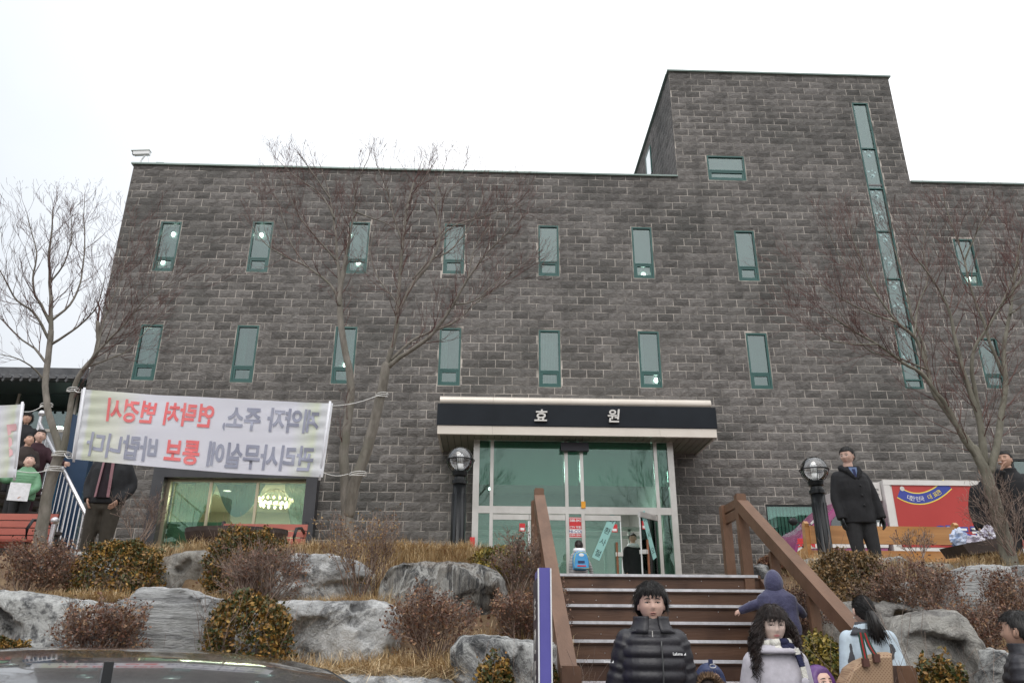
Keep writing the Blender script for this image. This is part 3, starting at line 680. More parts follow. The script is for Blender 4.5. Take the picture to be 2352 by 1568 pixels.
# ================================================================ stairs
SX0, SX1 = .52, 2.93; SY, SZ, RISE, RUN = 8.55, GZ, .165, .2505
M_deck = mat('stair_timber', (.075, .037, .022), (.125, .065, .038), scale=3, rough=.5, bump=.12, bscale=30, stretch=(.25, 1, 2.5), c3=(.05, .022, .012), s3=2)
M_rail = mat('rail_timber', (.12, .06, .032), (.175, .092, .053), scale=4, rough=.5, bump=.15, bscale=26, stretch=(1.5, .6, .6))
M_strip = mat('nosing_strip', (.72, .71, .74), (.5, .5, .52), scale=12, rough=.35, metal=.25)
M_screw = mat('screw', (.6, .6, .6), rough=.3, metal=.7)
st = thing('timber_staircase', 'wide brown timber staircase with pale metal nosings climbing to the glass entrance', 'staircase', ((SX0+SX1)/2, SY, SG))
NS = 13
for i in range(NS):
    y = SY-RUN*i; z = SZ-RISE*i; x1 = SX1+.02 if i != 5 else SX1+.28; x1 = SX1+.02
    tr = MB().box(SX0, x1, y, y+(RUN+.03 if i else .25), z-.035, z).build('tread', M_deck, st, world=True)
    MB().box(SX0+.05, x1-.03, y-.004, y+.042, z-.0, z+.005).build('nosing', M_strip, tr, world=True)
    MB().box(SX0+.05, x1-.03, y-.008, y-.0041, z-.022, z+.005).build('nosing_lip', M_strip, tr, world=True)
    MB().box(SX0+.01, x1-.01, y+.022, y+.04, z-RISE+.002, z-.036).build('riser', M_deck, st, world=True)
    if i < 8:
        m = MB(); n = 6
        for k in range(n): m.ball((SX0+.2+(SX1-SX0-.4)*k/(n-1)+.02*math.sin(i+k), y+.0215, z-.06-.05*(k % 2)), .006, 5, 3)
        m.build('screws', M_screw, st, world=True, kind='stuff')
for xx in (SX0-.03, SX1+.03):
    MB().prism([(xx-.02, SY+.2, SZ-.04), (xx-.02, SY+.2, SZ-.4), (xx-.02, SY-RUN*NS+.1, SG), (xx-.02, SY-RUN*NS-.1, SG), (xx-.02, SY-RUN*NS-.0, SG+.06), (xx-.02, SY-.02, SZ-.04)], (.04, 0, 0)).build('stringer', M_deck, st, world=True)
# deck boards to the entrance
dk = thing('timber_deck', 'brown timber deck between the stair head and the glass doors', 'deck', ((SX0+SX1)/2, 12, GZ))
yy = SY+.26; nb = 0
while yy < E_Y-.1:
    MB().box(SX0-.05, SX1+.05, yy, yy+.14, GZ-.035, GZ).build('board', M_deck, dk, world=True); yy += .147
for y_ in (SY+1, 12.5, 15.5): MB().box(SX0, SX1, y_, y_+.08, GZ-.16, GZ-.036).build('joist', M_deck, dk, world=True)
# side of the landing with a projecting board
m = thing('side_platform', 'low timber side platform beside the right end of the stairs', 'platform', (3.4, 7.3, SG))
MB().box(SX1+.06, SX1+.36, 7.15, 7.5, -.17, -.118).build('board', M_deck, m, world=True); MB().box(SX1+.06, SX1+.34, 7.2, 7.45, SG, -.171).build('panel', M_deck, m, world=True)
def railing(X, label, side):
    h = thing('handrail', label, 'handrail', (X, SY, GZ))
    def post(y, zb, ztp, w=.105, w2=None):
        m = MB(); w2 = w2 or w; m.box(X-w/2, X+w/2, y-w2/2, y+w2/2, zb, ztp-.012); m.prism([(X-w/2+.01, y-w2/2+.01, ztp-.012), (X+w/2-.01, y-w2/2+.01, ztp-.012), (X+w/2-.01, y+w2/2-.01, ztp-.012), (X-w/2+.01, y+w2/2-.01, ztp-.012)], (0, 0, .012))
        return m.build('post', M_rail, h, world=True)
    ztop = at(1700 if side > 0 else 1259, 1134 if side > 0 else 1122, SY+.05).z
    ya, yb = SY+.05, SY-RUN*12.8
    post(ya, GZ-.3, ztop); post(ya+.6, GZ-.03, ztop-.03)
    MB().obox((X, ya-.02, ztop-.085), (X, ya+.57, ztop-.085), .045, .09).build('top_rail', M_rail, h, world=True)
    MB().obox((X, ya+.06, ztop-.2), (X, ya+.57, ztop-.2), .04, .1).build('rail_board', M_rail, h, world=True)
    sl = RISE/RUN
    zA, zB = ztop-.14, at(1345 if side < 0 else 2050, 1563, 5.72).z
    y1 = 5.72; s2 = (zA-zB)/(ya-y1); yE = 5.6
    MB().obox((X, ya-.055, zA), (X, yE+.05, zA-(ya-.055-yE-.05)*s2), .115, .13).build('sloping_rail', M_rail, h, world=True)
    for y in (7.75, 6.95, 6.2):
        zt = zA-(ya-y)*s2-.06; post(y, SZ-(SY-y)*sl-.35, zt-.02, .085, .06)
    zE = zA-(ya-yE)*s2
    post(yE-.0, SG, zE+.17, .13)
    return h
railing(SX0+.06, 'brown timber handrail on the left side of the stairs', -1)
railing(SX1-.1, 'brown timber handrail on the right side of the stairs', 1)
# ================================================================ planted banks either side
def smooth(a, b, t): t = max(0, min(1, (t-a)/(b-a))); return t*t*(3-2*t)
def bank(x, y):
    """height of the soil"""
    nz = .09*noise.noise(Vector((x*.9, y*.9, 1)))+.03*noise.noise(Vector((x*3, y*3, 5)))
    if x < .45:
        z = SG+1.08*smooth(5.75, 6.05, y)+.62*smooth(6.9, 7.6, y)+.62*smooth(8.15, 8.85, y)-.16*smooth(9.2, 9.85, y)
    else:
        z = SG+.7*smooth(5.4, 6.0, y)+.75*smooth(6.5, 7.4, y)+.82*smooth(7.9, 8.9, y)-.08*smooth(9.3, 9.85, y)
    return z+nz*smooth(5.6, 6.4, y)*(1-smooth(9.3, 9.8, y)*.8)
M_soil = mat('dry_soil', (.12, .075, .045), (.24, .165, .095), scale=5, rough=.95, bump=.8, bscale=26, lo=.3, hi=.7)
for nm, xa, xb in (('bank', -14, SX0-.05), ('bank', SX1+.05, 14)):
    nx_, ny_ = int((xb-xa)/.09), 52; vs = []
    for j in range(ny_+1):
        for i in range(nx_+1):
            x = xa+(xb-xa)*i/nx_; y = 5.4+(9.9-5.4)*j/ny_; vs.append((x, y, bank(x, y)))
    fs = [(j*(nx_+1)+i, j*(nx_+1)+i+1, (j+1)*(nx_+1)+i+1, (j+1)*(nx_+1)+i) for j in range(ny_) for i in range(nx_)]
    MB().add(vs, fs).build(nm, M_soil, smooth=True, kind='structure')
# ================================================================ boulders
def rockmat(name, base, dark, vein, stain, amt_dark=.5, veins=1., stretch=(1, 1, 1), vlo=.0, vhi=.035, stainlo=.55):
    m = bpy.data.materials.new(name); m.use_nodes = True; N = m.node_tree.nodes; L = m.node_tree.links; b = N['Principled BSDF']; b.inputs['Roughness'].default_value = .8
    b.inputs['Specular IOR Level'].default_value = .3
    g = N.new('ShaderNodeNewGeometry'); mp = N.new('ShaderNodeMapping'); mp.inputs['Scale'].default_value = stretch; L.new(g.outputs['Position'], mp.inputs[0])
    def nz(s, d=8, dist=0, r=.6, v=None):
        n = N.new('ShaderNodeTexNoise'); n.inputs['Scale'].default_value = s; n.inputs['Detail'].default_value = d; n.inputs['Distortion'].default_value = dist; n.inputs['Roughness'].default_value = r
        L.new(v or mp.outputs[0], n.inputs['Vector']); return n.outputs[0]
    def rng(x, a, c, lo=0., hi=1.):
        r = N.new('ShaderNodeMapRange'); r.inputs[1].default_value = a; r.inputs[2].default_value = c; r.inputs[3].default_value = lo; r.inputs[4].default_value = hi; L.new(x, r.inputs[0]); return r.outputs[0]
    def mix(a, bcol, f):
        x = N.new('ShaderNodeMix'); x.data_type = 'RGBA'; L.new(f, x.inputs[0])
        for k, c in ((6, a), (7, bcol)):
            if isinstance(c, tuple): x.inputs[k].default_value = c+(1,)
            else: L.new(c, x.inputs[k])
        return x.outputs[2]
    def mth(op, a, c):
        x = N.new('ShaderNodeMath'); x.operation = op
        for k, q in ((0, a), (1, c)):
            if isinstance(q, (int, float)): x.inputs[k].default_value = q
            else: L.new(q, x.inputs[k])
        return x.outputs[0]
    c = mix(base, dark, rng(nz(2.2, 10, .6, .72), .58-amt_dark*.3, .68-amt_dark*.25))
    v1 = mth('ABSOLUTE', mth('SUBTRACT', nz(1.6, 8, .6, .7), .5), 0); c = mix(c, vein, rng(v1, vlo, vhi*1.5, .95*veins, 0.))
    v2 = mth('ABSOLUTE', mth('SUBTRACT', nz(5, 8, .3, .7), .5), 0); c = mix(c, vein, rng(v2, .0, .02, .4*veins, 0.))
    c = mix(c, stain, rng(nz(1.1, 6, .4, .6, g.outputs['Position']), stainlo, stainlo+.16, 0, .75))
    c = mix(c, (.05, .05, .05), rng(nz(24, 4), .62, .75, 0, .5))
    L.new(c, b.inputs['Base Color'])
    bp = N.new('ShaderNodeBump'); bp.inputs['Strength'].default_value = 1; bp.inputs['Distance'].default_value = .09; L.new(nz(7, 12, .5, .7), bp.inputs['Height']); L.new(bp.outputs[0], b.inputs['Normal'])
    return m
R_gray = rockmat('gray_marble', (.4, .4, .395), (.15, .15, .15), (.7, .7, .69), (.2, .15, .1), .35, .8, stainlo=.66)
R_dark = rockmat('dark_veined_rock', (.2, .2, .2), (.065, .067, .07), (.6, .6, .58), (.16, .12, .08), .5, 1., stainlo=.68, vhi=.05)
R_streak = rockmat('streaked_rock', (.26, .245, .22), (.08, .08, .08), (.58, .57, .54), (.22, .13, .06), .55, .9, stretch=(3.2, 3.2, .45), stainlo=.5)
R_layer = rockmat('layered_rock', (.45, .45, .44), (.18, .18, .18), (.6, .6, .6), (.26, .21, .14), .3, .5, stretch=(.5, .5, 3.5), stainlo=.68)
R_brown = rockmat('brown_gray_rock', (.38, .36, .325), (.16, .15, .14), (.5, .49, .46), (.2, .13, .07), .45, .4, stretch=(1.2, 1.2, 1.), stainlo=.58)
def boulder(poly, Y, depth, mt, label, seed, flat=.35, group=None, rough=.05):
    """closed rock whose front outline follows the photographed one, with real thickness behind it"""
    P = [at(x, y, Y) for x, y in poly]; cx = sum(p.x for p in P)/len(P); cz = sum(p.z for p in P)/len(P)
    # resample the outline
    n = 88; L_ = [0]
    for a, b in zip(P, P[1:]+P[:1]): L_.append(L_[-1]+(b-a).length)
    O = []
    for i in range(n):
        s_ = L_[-1]*i/n; k = max(j for j in range(len(L_)) if L_[j] <= s_+1e-9); k = min(k, len(P)-1)
        a, b = P[k], P[(k+1) % len(P)]; f = (s_-L_[k])/max(1e-6, (b-a).length); p = a+(b-a)*f; O.append((p.x, p.z))
    for _ in range(2): O = [tuple((O[i-1][q]+2*O[i][q]+O[(i+1) % n][q])/4 for q in (0, 1)) for i in range(n)]
    size = min(max(p[0] for p in O)-min(p[0] for p in O), max(p[1] for p in O)-min(p[1] for p in O))
    prof = [(0.001, -.0), (.12, -.0), (.24, .0), (.36, 0.0), (.48, .005), (.6, .01), (.7, .015), (.79, .025), (.87, .045), (.93, .08), (.97, .13), (.993, .2), (1., .3), (1.0, .45), (.99, .62), (.94, .8), (.8, .93), (.5, .99), (0.001, 1.)]
    R_ = random.Random(seed); cs = [(Vector((cx+(R_.random()-.5)*3, Y+(R_.random()-.4)*depth, cz+(R_.random()-.5)*1.8)), Vector((R_.gauss(0, 1), R_.gauss(0, .6), R_.gauss(0, 1)))) for _ in range(26)]
    m = MB(); rings = []
    for q, (s_, d) in enumerate(prof):
        r = []
        for (x, z) in O:
            X, Z, Yv = cx+(x-cx)*s_, cz+(z-cz)*s_, Y+(d-.25)*depth
            w = Vector((X, Yv, Z)); w += Vector((noise.noise(w*5), 0, noise.noise(w*5+Vector((7, 7, 7)))))*.03
            c_, nv = min(cs, key=lambda t: (t[0]-w).length_squared*(1+.0*t[1].x)); fac = (w-c_).dot(nv)
            big = noise.noise(w*1.3+Vector((seed, 0, 0))); sm = noise.noise(w*6); rid = abs(noise.noise(w*3+Vector((9, 9, 9))))
            k = 1 if s_ < .95 else .3
            am = (size*.1*big+size*.42*max(-.4, min(.4, fac))+.012*sm-rough*rid*.7)*k
            rr = 1+(.04*noise.noise(w*3.1)+.05*max(-.35, min(.35, fac)))*(1 if s_ > .3 else .3)
            r.append((cx+(X-cx)*rr, Yv-am*1.3, cz+(Z-cz)*rr))
        rings.append(r)
    m.loft(rings, caps=True)
    zb = min(p[1] for p in O)
    o = m.mesh('boulder', True, (cx, Y, zb)); ob = link('boulder', o, mt); ob.location = (cx, Y, zb)
    sd = ob.modifiers.new('r', 'REMESH'); sd.mode = 'VOXEL'; sd.voxel_size = .02; sd.use_smooth_shade = True
    for nm_, ty, sc_, st_ in (('rock_clouds', 'CLOUDS', .07, .035), ('rock_chips', 'VORONOI', .16, .03)):
        if nm_ not in bpy.data.textures:
            tx = bpy.data.textures.new(nm_, ty); tx.noise_scale = sc_
            if ty == 'CLOUDS': tx.noise_depth = 4
        dm = ob.modifiers.new('d', 'DISPLACE'); dm.texture = bpy.data.textures[nm_]; dm.strength = st_; dm.texture_coords = 'GLOBAL'; dm.mid_level = .5
    return props(ob, label, 'boulder', group)
G1 = 'boulders of the bank left of the stairs'; G2 = 'boulders of the bank right of the stairs'
boulder([(100, 1268), (200, 1270), (270, 1275), (290, 1330), (240, 1378), (120, 1372), (60, 1330)], 8.75, .8, R_dark, 'dark flat topped boulder under the leftmost clipped shrub', 1, group=G1)
boulder([(372, 1283), (430, 1264), (470, 1265), (520, 1275), (535, 1320), (530, 1392), (440, 1402), (370, 1390), (358, 1330)], 8.55, .8, R_brown, 'brown stained boulder between the round clipped shrub and the bare shrub', 22, group=G1)
boulder([(620, 1300), (668, 1274), (760, 1272), (830, 1290), (865, 1320), (860, 1390), (760, 1400), (640, 1395), (600, 1355)], 8.5, .9, R_gray, 'pale blue gray boulder behind the upright bare shrub', 3, group=G1)
boulder([(870, 1330), (905, 1295), (980, 1287), (1100, 1293), (1150, 1310), (1172, 1370), (1180, 1440), (1120, 1480), (1000, 1490), (900, 1465), (868, 1400)], 7.7, 1.1, R_streak, 'big dark boulder with brown and white vertical streaks', 4, group=G1)
boulder([(-30, 1362), (60, 1360), (150, 1378), (250, 1385), (330, 1400), (330, 1500), (300, 1560), (60, 1570), (-40, 1500)], 6.95, 1.1, R_dark, 'long dark boulder with white veins at the left edge of the photo', 5, group=G1)
boulder([(298, 1400), (302, 1362), (322, 1346), (380, 1350), (440, 1352), (445, 1367), (490, 1370), (500, 1400), (500, 1480), (500, 1570), (320, 1570), (295, 1480)], 6.75, .9, R_layer, 'squared pale boulder with a stepped top and fine layers', 6, group=G1)
boulder([(540, 1392), (620, 1385), (760, 1381), (880, 1377), (908, 1388), (918, 1430), (912, 1495), (880, 1535), (720, 1540), (560, 1530), (530, 1460)], 6.95, 1., R_gray, 'long light gray boulder with a straight flat top', 7, group=G1)
boulder([(1032, 1490), (1055, 1458), (1120, 1458), (1200, 1468), (1290, 1478), (1302, 1500), (1298, 1550), (1270, 1600), (1100, 1610), (1045, 1560)], 6.1, .8, R_dark, 'black and white banded boulder behind the purple sign', 8, group=G1)
boulder([(560, 1552), (700, 1550), (900, 1552), (1045, 1562), (1060, 1600), (1040, 1680), (560, 1680)], 5.95, .8, R_gray, 'low flat ledge boulder behind the car', 9, group=G1)

boulder([(1865, 1400), (1950, 1382), (2050, 1385), (2110, 1395), (2150, 1430), (2140, 1500), (2050, 1540), (1920, 1530), (1850, 1470)], 7.5, .9, R_brown, 'broad brown gray boulder behind the woman with the ponytail', 11, group=G2)
boulder([(2040, 1530), (2060, 1460), (2080, 1415), (2130, 1405), (2160, 1400), (2200, 1415), (2235, 1490), (2265, 1568), (2280, 1640), (2030, 1640)], 6.2, .9, R_brown, 'large leaning light gray boulder above the woven shoulder bag', 12, group=G2)
boulder([(2120, 1420), (2150, 1400), (2185, 1397), (2215, 1420), (2250, 1500), (2275, 1580), (2240, 1620), (2180, 1500)], 6.5, .6, R_brown, 'slanting brown slab behind the large leaning boulder', 13, group=G2, rough=.03)
boulder([(2180, 1330), (2230, 1298), (2300, 1300), (2322, 1315), (2325, 1380), (2318, 1440), (2250, 1430), (2190, 1400)], 8.2, .9, R_layer, 'pale speckled boulder under the right tree', 14, group=G2)
boulder([(2025, 1300), (2035, 1280), (2060, 1276), (2085, 1290), (2110, 1315), (2060, 1325), (2020, 1315)], 8.9, .5, R_gray, 'small pointed gray stone in front of the wooden bench', 15, group=G2)
boulder([(2100, 1298), (2200, 1292), (2300, 1295), (2360, 1300), (2360, 1330), (2240, 1330), (2110, 1322)], 8.95, .6, R_brown, 'low flat stone beneath the plant tray', 16, group=G2)
boulder([(2030, 1345), (2090, 1335), (2140, 1350), (2150, 1390), (2090, 1402), (2035, 1390)], 8.2, .7, R_layer, 'pale stone between the clipped shrub and the bare shrub', 17, group=G2)
boulder([(1750, 1300), (1800, 1283), (1900, 1283), (1945, 1295), (1940, 1320), (1760, 1325)], 9.1, .6, R_gray, 'flat stone at the foot of the right lamp post', 18, group=G2)
boulder([(2322, 1300), (2420, 1295), (2420, 1440), (2326, 1430)], 8.4, .8, R_dark, 'dark boulder cut by the right edge of the photo', 19, group=G2)
boulder([(2255, 1490), (2300, 1492), (2330, 1540), (2330, 1600), (2260, 1600)], 5.9, .5, R_dark, 'dark narrow stone beside the man at the right edge', 20, group=G2)
boulder([(1720, 1305), (1745, 1293), (1762, 1300), (1765, 1330), (1720, 1335)], 8.7, .4, R_dark, 'small dark stone behind the right handrail', 21, group=G2)
# ================================================================ plants
LM_box = leafmat('evergreen_leaves', [(0, (.035, .055, .014)), (.3, (.07, .07, .016)), (.55, (.15, .085, .018)), (.8, (.27, .13, .025)), (1, (.38, .23, .05))])
LM_red = leafmat('reddish_leaves', [(0, (.09, .035, .022)), (.5, (.19, .085, .05)), (1, (.3, .18, .09))])
LM_twig = leafmat('twigs', [(0, (.12, .075, .06)), (.5, (.22, .155, .125)), (1, (.36, .28, .23))], .8)
LM_grass = leafmat('dry_grass', [(0, (.3, .18, .085)), (.4, (.5, .36, .19)), (1, (.72, .58, .37))], .8)
def leaf_quads(P, size, R, stretch=1.6):
    n = len(P); P = np.array(P); a = R.normal(size=(n, 3)); a /= np.linalg.norm(a, axis=1)[:, None]; b = np.cross(a, R.normal(size=(n, 3))); b /= np.linalg.norm(b, axis=1)[:, None]
    s = size*R.uniform(.6, 1.25, (n, 1)); a = a*s*stretch/2; b = b*s/2
    Vv = np.stack([P-a, P+b*.9, P+a, P-b*.9], 1)
    F = np.arange(4*n).reshape(n, 4)
    return Vv.reshape(-1, 3), F
def grow(starts, R, levels, seg, spread, ratio, nkid, r0, up=.15, kink=.18, wig=3, minr=.0012):
    """recursive twigs: starts = [(point, dir, length, radius)]; returns segments and tips"""
    A, B, ra, rb, tips = [], [], [], [], []
    cur = starts
    for lv in range(levels):
        nxt = []
        for (p, d, l, r) in cur:
            p = np.array(p, float); d = np.array(d, float); pts = [p]; k = wig
            for i in range(k):
                d = d+R.normal(size=3)*kink+np.array([0, 0, up]); d /= np.linalg.norm(d); q = p+d*l/k
                f0, f1 = 1-.45*i/k, 1-.45*(i+1)/k
                A.append(p); B.append(q); ra.append(max(minr, r*f0)); rb.append(max(minr, r*f1)); p = q; pts.append((p, d.copy(), f1))
            tips.append(p)
            if lv < levels-1:
                for c in range(nkid[lv]):
                    pt, dd, f = pts[1:][R.integers(0, k)] if c else pts[-1]
                    side = R.normal(size=3); side -= dd*side.dot(dd); side /= np.linalg.norm(side)
                    ang = spread*R.uniform(.5, 1.3); nd = dd*math.cos(ang)+side*math.sin(ang)
                    nxt.append((pt, nd, l*ratio*R.uniform(.7, 1.25), r*f*.62))
        cur = nxt
    return A, B, ra, rb, tips
def mound(x, y, w, h, Y, label, seed, dens=1., lm=None, group='clipped evergreen shrubs', size=.023, cat_='shrub'):
    """leafy rounded shrub; x,y centre, w,h size in picture pixels"""
    R = np.random.default_rng(seed); c = at(x, y, Y); sc = (at(x+50, y, Y)-at(x-50, y, Y)).length/100
    rx, rz = w*sc/2, h*sc/2*1.02; ry = max(.28, min(rx, rz)*.95); tp_ = c.z+rz; base = min(c.z-rz, bank(c.x, Y)-.05); c.z = (tp_+base)/2; rz = (tp_-base)/2
    n = int(30000*dens*(rx*rz+ry*rz))+1500
    u = R.normal(size=(n, 3)); u /= np.linalg.norm(u, axis=1)[:, None]; u[:, 2] = np.where(u[:, 2] < -.75, -u[:, 2], u[:, 2])
    rad = 1-np.abs(R.normal(size=n))*.13
    lump = np.array([noise.noise(Vector((a*2.6+seed, b*2.6, c_*2.6)))*.22+noise.noise(Vector((a*7+seed, b*7, c_*7)))*.16 for a, b, c_ in u])
    rad = rad*(1+lump)+(R.random(n) > .985)*R.uniform(0, .14, n)
    pw = np.sign(u)*np.abs(u)**.85
    P = pw*rad[:, None]*np.array([rx, ry, rz])+np.array([c.x, Y, c.z])
    t = thing('shrub', label, cat_, (c.x, Y, base), group=group)
    off = (c.x, Y, base)
    Vv, F = leaf_quads(P, size, R); npobj('foliage', Vv, F, lm or LM_box, t, off=off, kind='stuff')
    st = [((c.x+R.normal()*.04, Y+R.normal()*.04, base-.1), (R.normal()*.5, R.normal()*.5, 1), rz*1.1, .008) for _ in range(14)]
    A, B, ra, rb, tp = grow(st, R, 3, 0, .7, .75, [4, 3], .008)
    Vv, F = seg_mesh(A, B, ra, rb); npobj('stems', Vv, F, LM_twig, t, off=off, kind='stuff')
    return t
def twiggy(x, y, w, h, Y, label, seed, n0=22, leaves=1., lm=None, levels=4, lsize=.018, group='bare twiggy shrubs', up=.1, gr=None):
    R = np.random.default_rng(seed); c = at(x, y+h/2, Y); top = at(x, y-h/2, Y); sc = (at(x+50, y, Y)-at(x-50, y, Y)).length/100
    H = top.z-c.z; Wd = w*sc; t = thing('shrub', label, 'shrub', (c.x, Y, c.z), group=group); off = (c.x, Y, c.z)
    st = []
    for _ in range(n0):
        a = R.uniform(-1, 1); st.append(((c.x+a*Wd*.12, Y+R.normal()*.06, c.z-.05), (a*Wd*.75/H+R.normal()*.1, R.normal()*.3, 1.), H*.5, .0065))
    A, B, ra, rb, tp = grow(st, R, levels, 0, .55, .62, [4, 4, 3][:levels-1], .006, up=up, minr=.0016)
    A, B = np.array(A), np.array(B); ra, rb = np.array(ra), np.array(rb)
    # keep inside the photographed outline
    th_ = np.arctan2(B[:, 2]-c.z, B[:, 0]-c.x); wob = np.array([1+.9*noise.noise(Vector((a_*2.2, seed*1.7, 0))) for a_ in th_])
    k = ((B[:, 0]-c.x)/(Wd*.56))**2+((B[:, 2]-(c.z+H*.5))/(H*.6))**2 < (.95+R.random(len(B))*.7)*wob
    Vv, F = seg_mesh(A[k], B[k], ra[k], rb[k]); npobj('stems', Vv, F, LM_twig, t, off=off, kind='stuff')
    if leaves:
        tb = B[k][R.random(k.sum()) < .8]; n = int(len(tb)*leaves*.42); idx = R.integers(0, len(tb), n); P = tb[idx]+R.normal(size=(n, 3))*.014
        Vv, F = leaf_quads(P, lsize, R, 1.4); npobj('foliage', Vv, F, lm or LM_red, t, off=off, kind='stuff')
    return t
mound(274, 1308, 205, 128, 8.0, 'round clipped orange green shrub below the man in the dark jacket', 11)
mound(572, 1450, 200, 165, 6.35, 'leafy clipped shrub in front of the long light gray boulder', 12)
mound(570, 1250, 180, 74, 8.35, 'low leafy shrub in front of the red bench by the show window', 13)
mound(1150, 1287, 130, 62, 8.6, 'yellow green shrub above the streaked boulder by the handrail', 14, lm=leafmat('yellow_leaves', [(0, (.06, .08, .012)), (.4, (.15, .12, .02)), (1, (.34, .24, .04))]))
mound(1135, 1550, 125, 60, 5.75, 'small leafy shrub in front of the banded boulder', 15)
mound(1262, 1552, 50, 40, 5.9, 'tiny leafy shrub tucked right of the purple sign', 16)
mound(1955, 1325, 185, 108, 8.0, 'dense clipped shrub at the feet of the man in the black coat', 17, lm=leafmat('dull_leaves', [(0, (.05, .05, .02)), (.5, (.13, .075, .025)), (1, (.27, .16, .06))]))
mound(2165, 1548, 110, 66, 5.5, 'leafy shrub in front of the large leaning boulder', 18)
mound(5, 1490, 90, 50, 6.2, 'dark leafy shrub at the lower left edge', 19)
mound(1780, 1290, 70, 30, 8.9, 'small loose leafy shrub behind the head of the stairs', 20, dens=.5, lm=LM_red)
mound(1885, 1492, 70, 60, 6.4, 'ragged leafy shrub beside the right handrail', 21, dens=.6, lm=bpy.data.materials['yellow_leaves'])
twiggy(55, 1305, 190, 150, 7.9, 'rusty brown bare shrub at the left edge below the red bench', 31, 30, 2.2)
twiggy(225, 1435, 190, 135, 6.3, 'reddish bare shrub before the dark veined boulder', 32, 30, 1.6)
twiggy(600, 1310, 190, 140, 7.4, 'gray brown bare shrub spilling below the low leafy shrub', 33, 40, .7)
twiggy(828, 1268, 170, 180, 7.9, 'tall upright bare shrub with orange tips before the centre tree', 34, 16, .9, lm=leafmat('orange_buds', [(0, (.16, .07, .03)), (.6, (.3, .17, .06)), (1, (.4, .27, .1))]), up=.3)
twiggy(990, 1425, 170, 150, 6.6, 'red budded bare shrub before the streaked boulder', 35, 28, 2.)
twiggy(1190, 1290, 110, 150, 7.9, 'bare tangled shrub beside the left handrail', 36, 20, .8)
twiggy(1200, 1410, 130, 130, 7.2, 'brown leafy thicket behind the purple sign', 37, 26, 1.8)
twiggy(1268, 1400, 70, 160, 7.4, 'dark thicket under the left handrail', 45, 18, 1.4)
twiggy(2120, 1345, 200, 140, 7.4, 'wide rust brown bare shrub below the wooden bench', 38, 34, 1.4)
twiggy(2230, 1440, 190, 150, 6.9, 'dense brown bare shrub behind the leaning boulder', 39, 34, 1.8)
twiggy(2335, 1380, 80, 160, 7.6, 'brown bare shrub cut by the right edge', 40, 22, 2.)
twiggy(1830, 1400, 110, 130, 7.4, 'rusty thicket under the right handrail', 41, 26, 1.6)
twiggy(320, 1180, 90, 130, 8.9, 'leafless shrub before the left side of the show window', 42, 8, 0, levels=4)
twiggy(2325, 1180, 120, 170, 8.6, 'leafless dark shrub behind the right tree trunk', 43, 14, 0, levels=4)
twiggy(2110, 1235, 90, 70, 8.6, 'thin leafless shrub in front of the wooden bench', 44, 8, .2)
# dry grass
def grass(regions, n_per, label, seed, hgt=.2, lean=.9):
    R = np.random.default_rng(seed); P = []
    for (x0, x1, y, Y, dY, amt) in regions:
        n = int(1.7*n_per*amt*abs(at(x1, y, Y).x-at(x0, y, Y).x)); xa, xb = at(x0, y, Y).x, at(x1, y, Y).x
        xs_ = R.uniform(xa, xb, n); ys_ = Y+R.uniform(-dY, dY, n)
        # gather into tufts
        tx = R.uniform(xa, xb, max(3, n//60)); j = R.integers(0, len(tx), n); xs_ = tx[j]+R.normal(size=n)*.05; tys = Y+R.uniform(-dY, dY, len(tx)); ys_ = tys[j]+R.normal(size=n)*.04
        for a, b in zip(xs_, ys_):
            P.append((a, b, bank(a, b)-.01))
    P = np.array(P); n = len(P); d = R.normal(size=(n, 3)); d[:, 2] = 0; d[:, 1] -= .25; d /= np.linalg.norm(d, axis=1)[:, None]
    h = hgt*R.uniform(.4, 1.2, (n, 1)); ln = lean*R.uniform(.2, 1.2, (n, 1)); w = np.cross(d, [0, 0, 1])*.003
    up_ = np.array([0, 0, 1.]); a = P; b = P+up_*h*.6+d*h*ln*.3; c = P+up_*h*.85*(1.2-ln*.5)+d*h*ln
    Vv = np.stack([a-w, a+w, b+w*.8, b-w*.8, b-w*.8, b+w*.8, c+w*.2, c-w*.2], 1).reshape(-1, 3)
    F = np.arange(8*n).reshape(-1, 4)
    npobj('dry_grass', Vv, F, LM_grass, None, kind='stuff', label=label, category='grass')
grass([(700, 1100, 1270, 8.75, .4, 1.2), (940, 1075, 1268, 8.4, .2, .8), (1050, 1110, 1262, 9.0, .2, .8), (300, 760, 1275, 9.0, .3, .4)], 2600, 'tufts of dry tan grass along the top of the left bank', 1, .24)
grass([(690, 1060, 1530, 6.3, .22, 1.8), (540, 900, 1370, 7.75, .2, .8), (330, 520, 1340, 7.6, .2, .7), (60, 330, 1370, 7.7, .2, .8), (860, 1060, 1500, 6.5, .2, 1.2), (1060, 1300, 1440, 7.0, .25, 1.)], 2400, 'tufts of dry tan grass between the boulders of the left bank', 2, .22)
grass([(2240, 2330, 1500, 6.3, .3, 1.), (2030, 2360, 1290, 8.9, .25, .7), (1860, 2330, 1400, 7.7, .3, .5), (1760, 2060, 1300, 8.9, .3, .4), (2050, 2300, 1480, 6.9, .2, .6)], 2200, 'tufts of dry tan grass between the boulders of the right bank', 3, .2)
grass([(640, 1080, 1530, 6.35, .3, 1.6), (1000, 1290, 1500, 6.6, .25, 1.), (860, 1060, 1480, 6.75, .2, 1.)], 2600, 'long tan grass spilling over the ledge at the foot of the left bank', 7, .34, 1.2)
grass([(280, 520, 1350, 7.35, .2, 1.2), (-20, 300, 1375, 7.4, .2, 1.2), (600, 900, 1380, 7.45, .2, 1.4)], 2200, 'tan grass along the upper tier of the left bank', 8, .24)
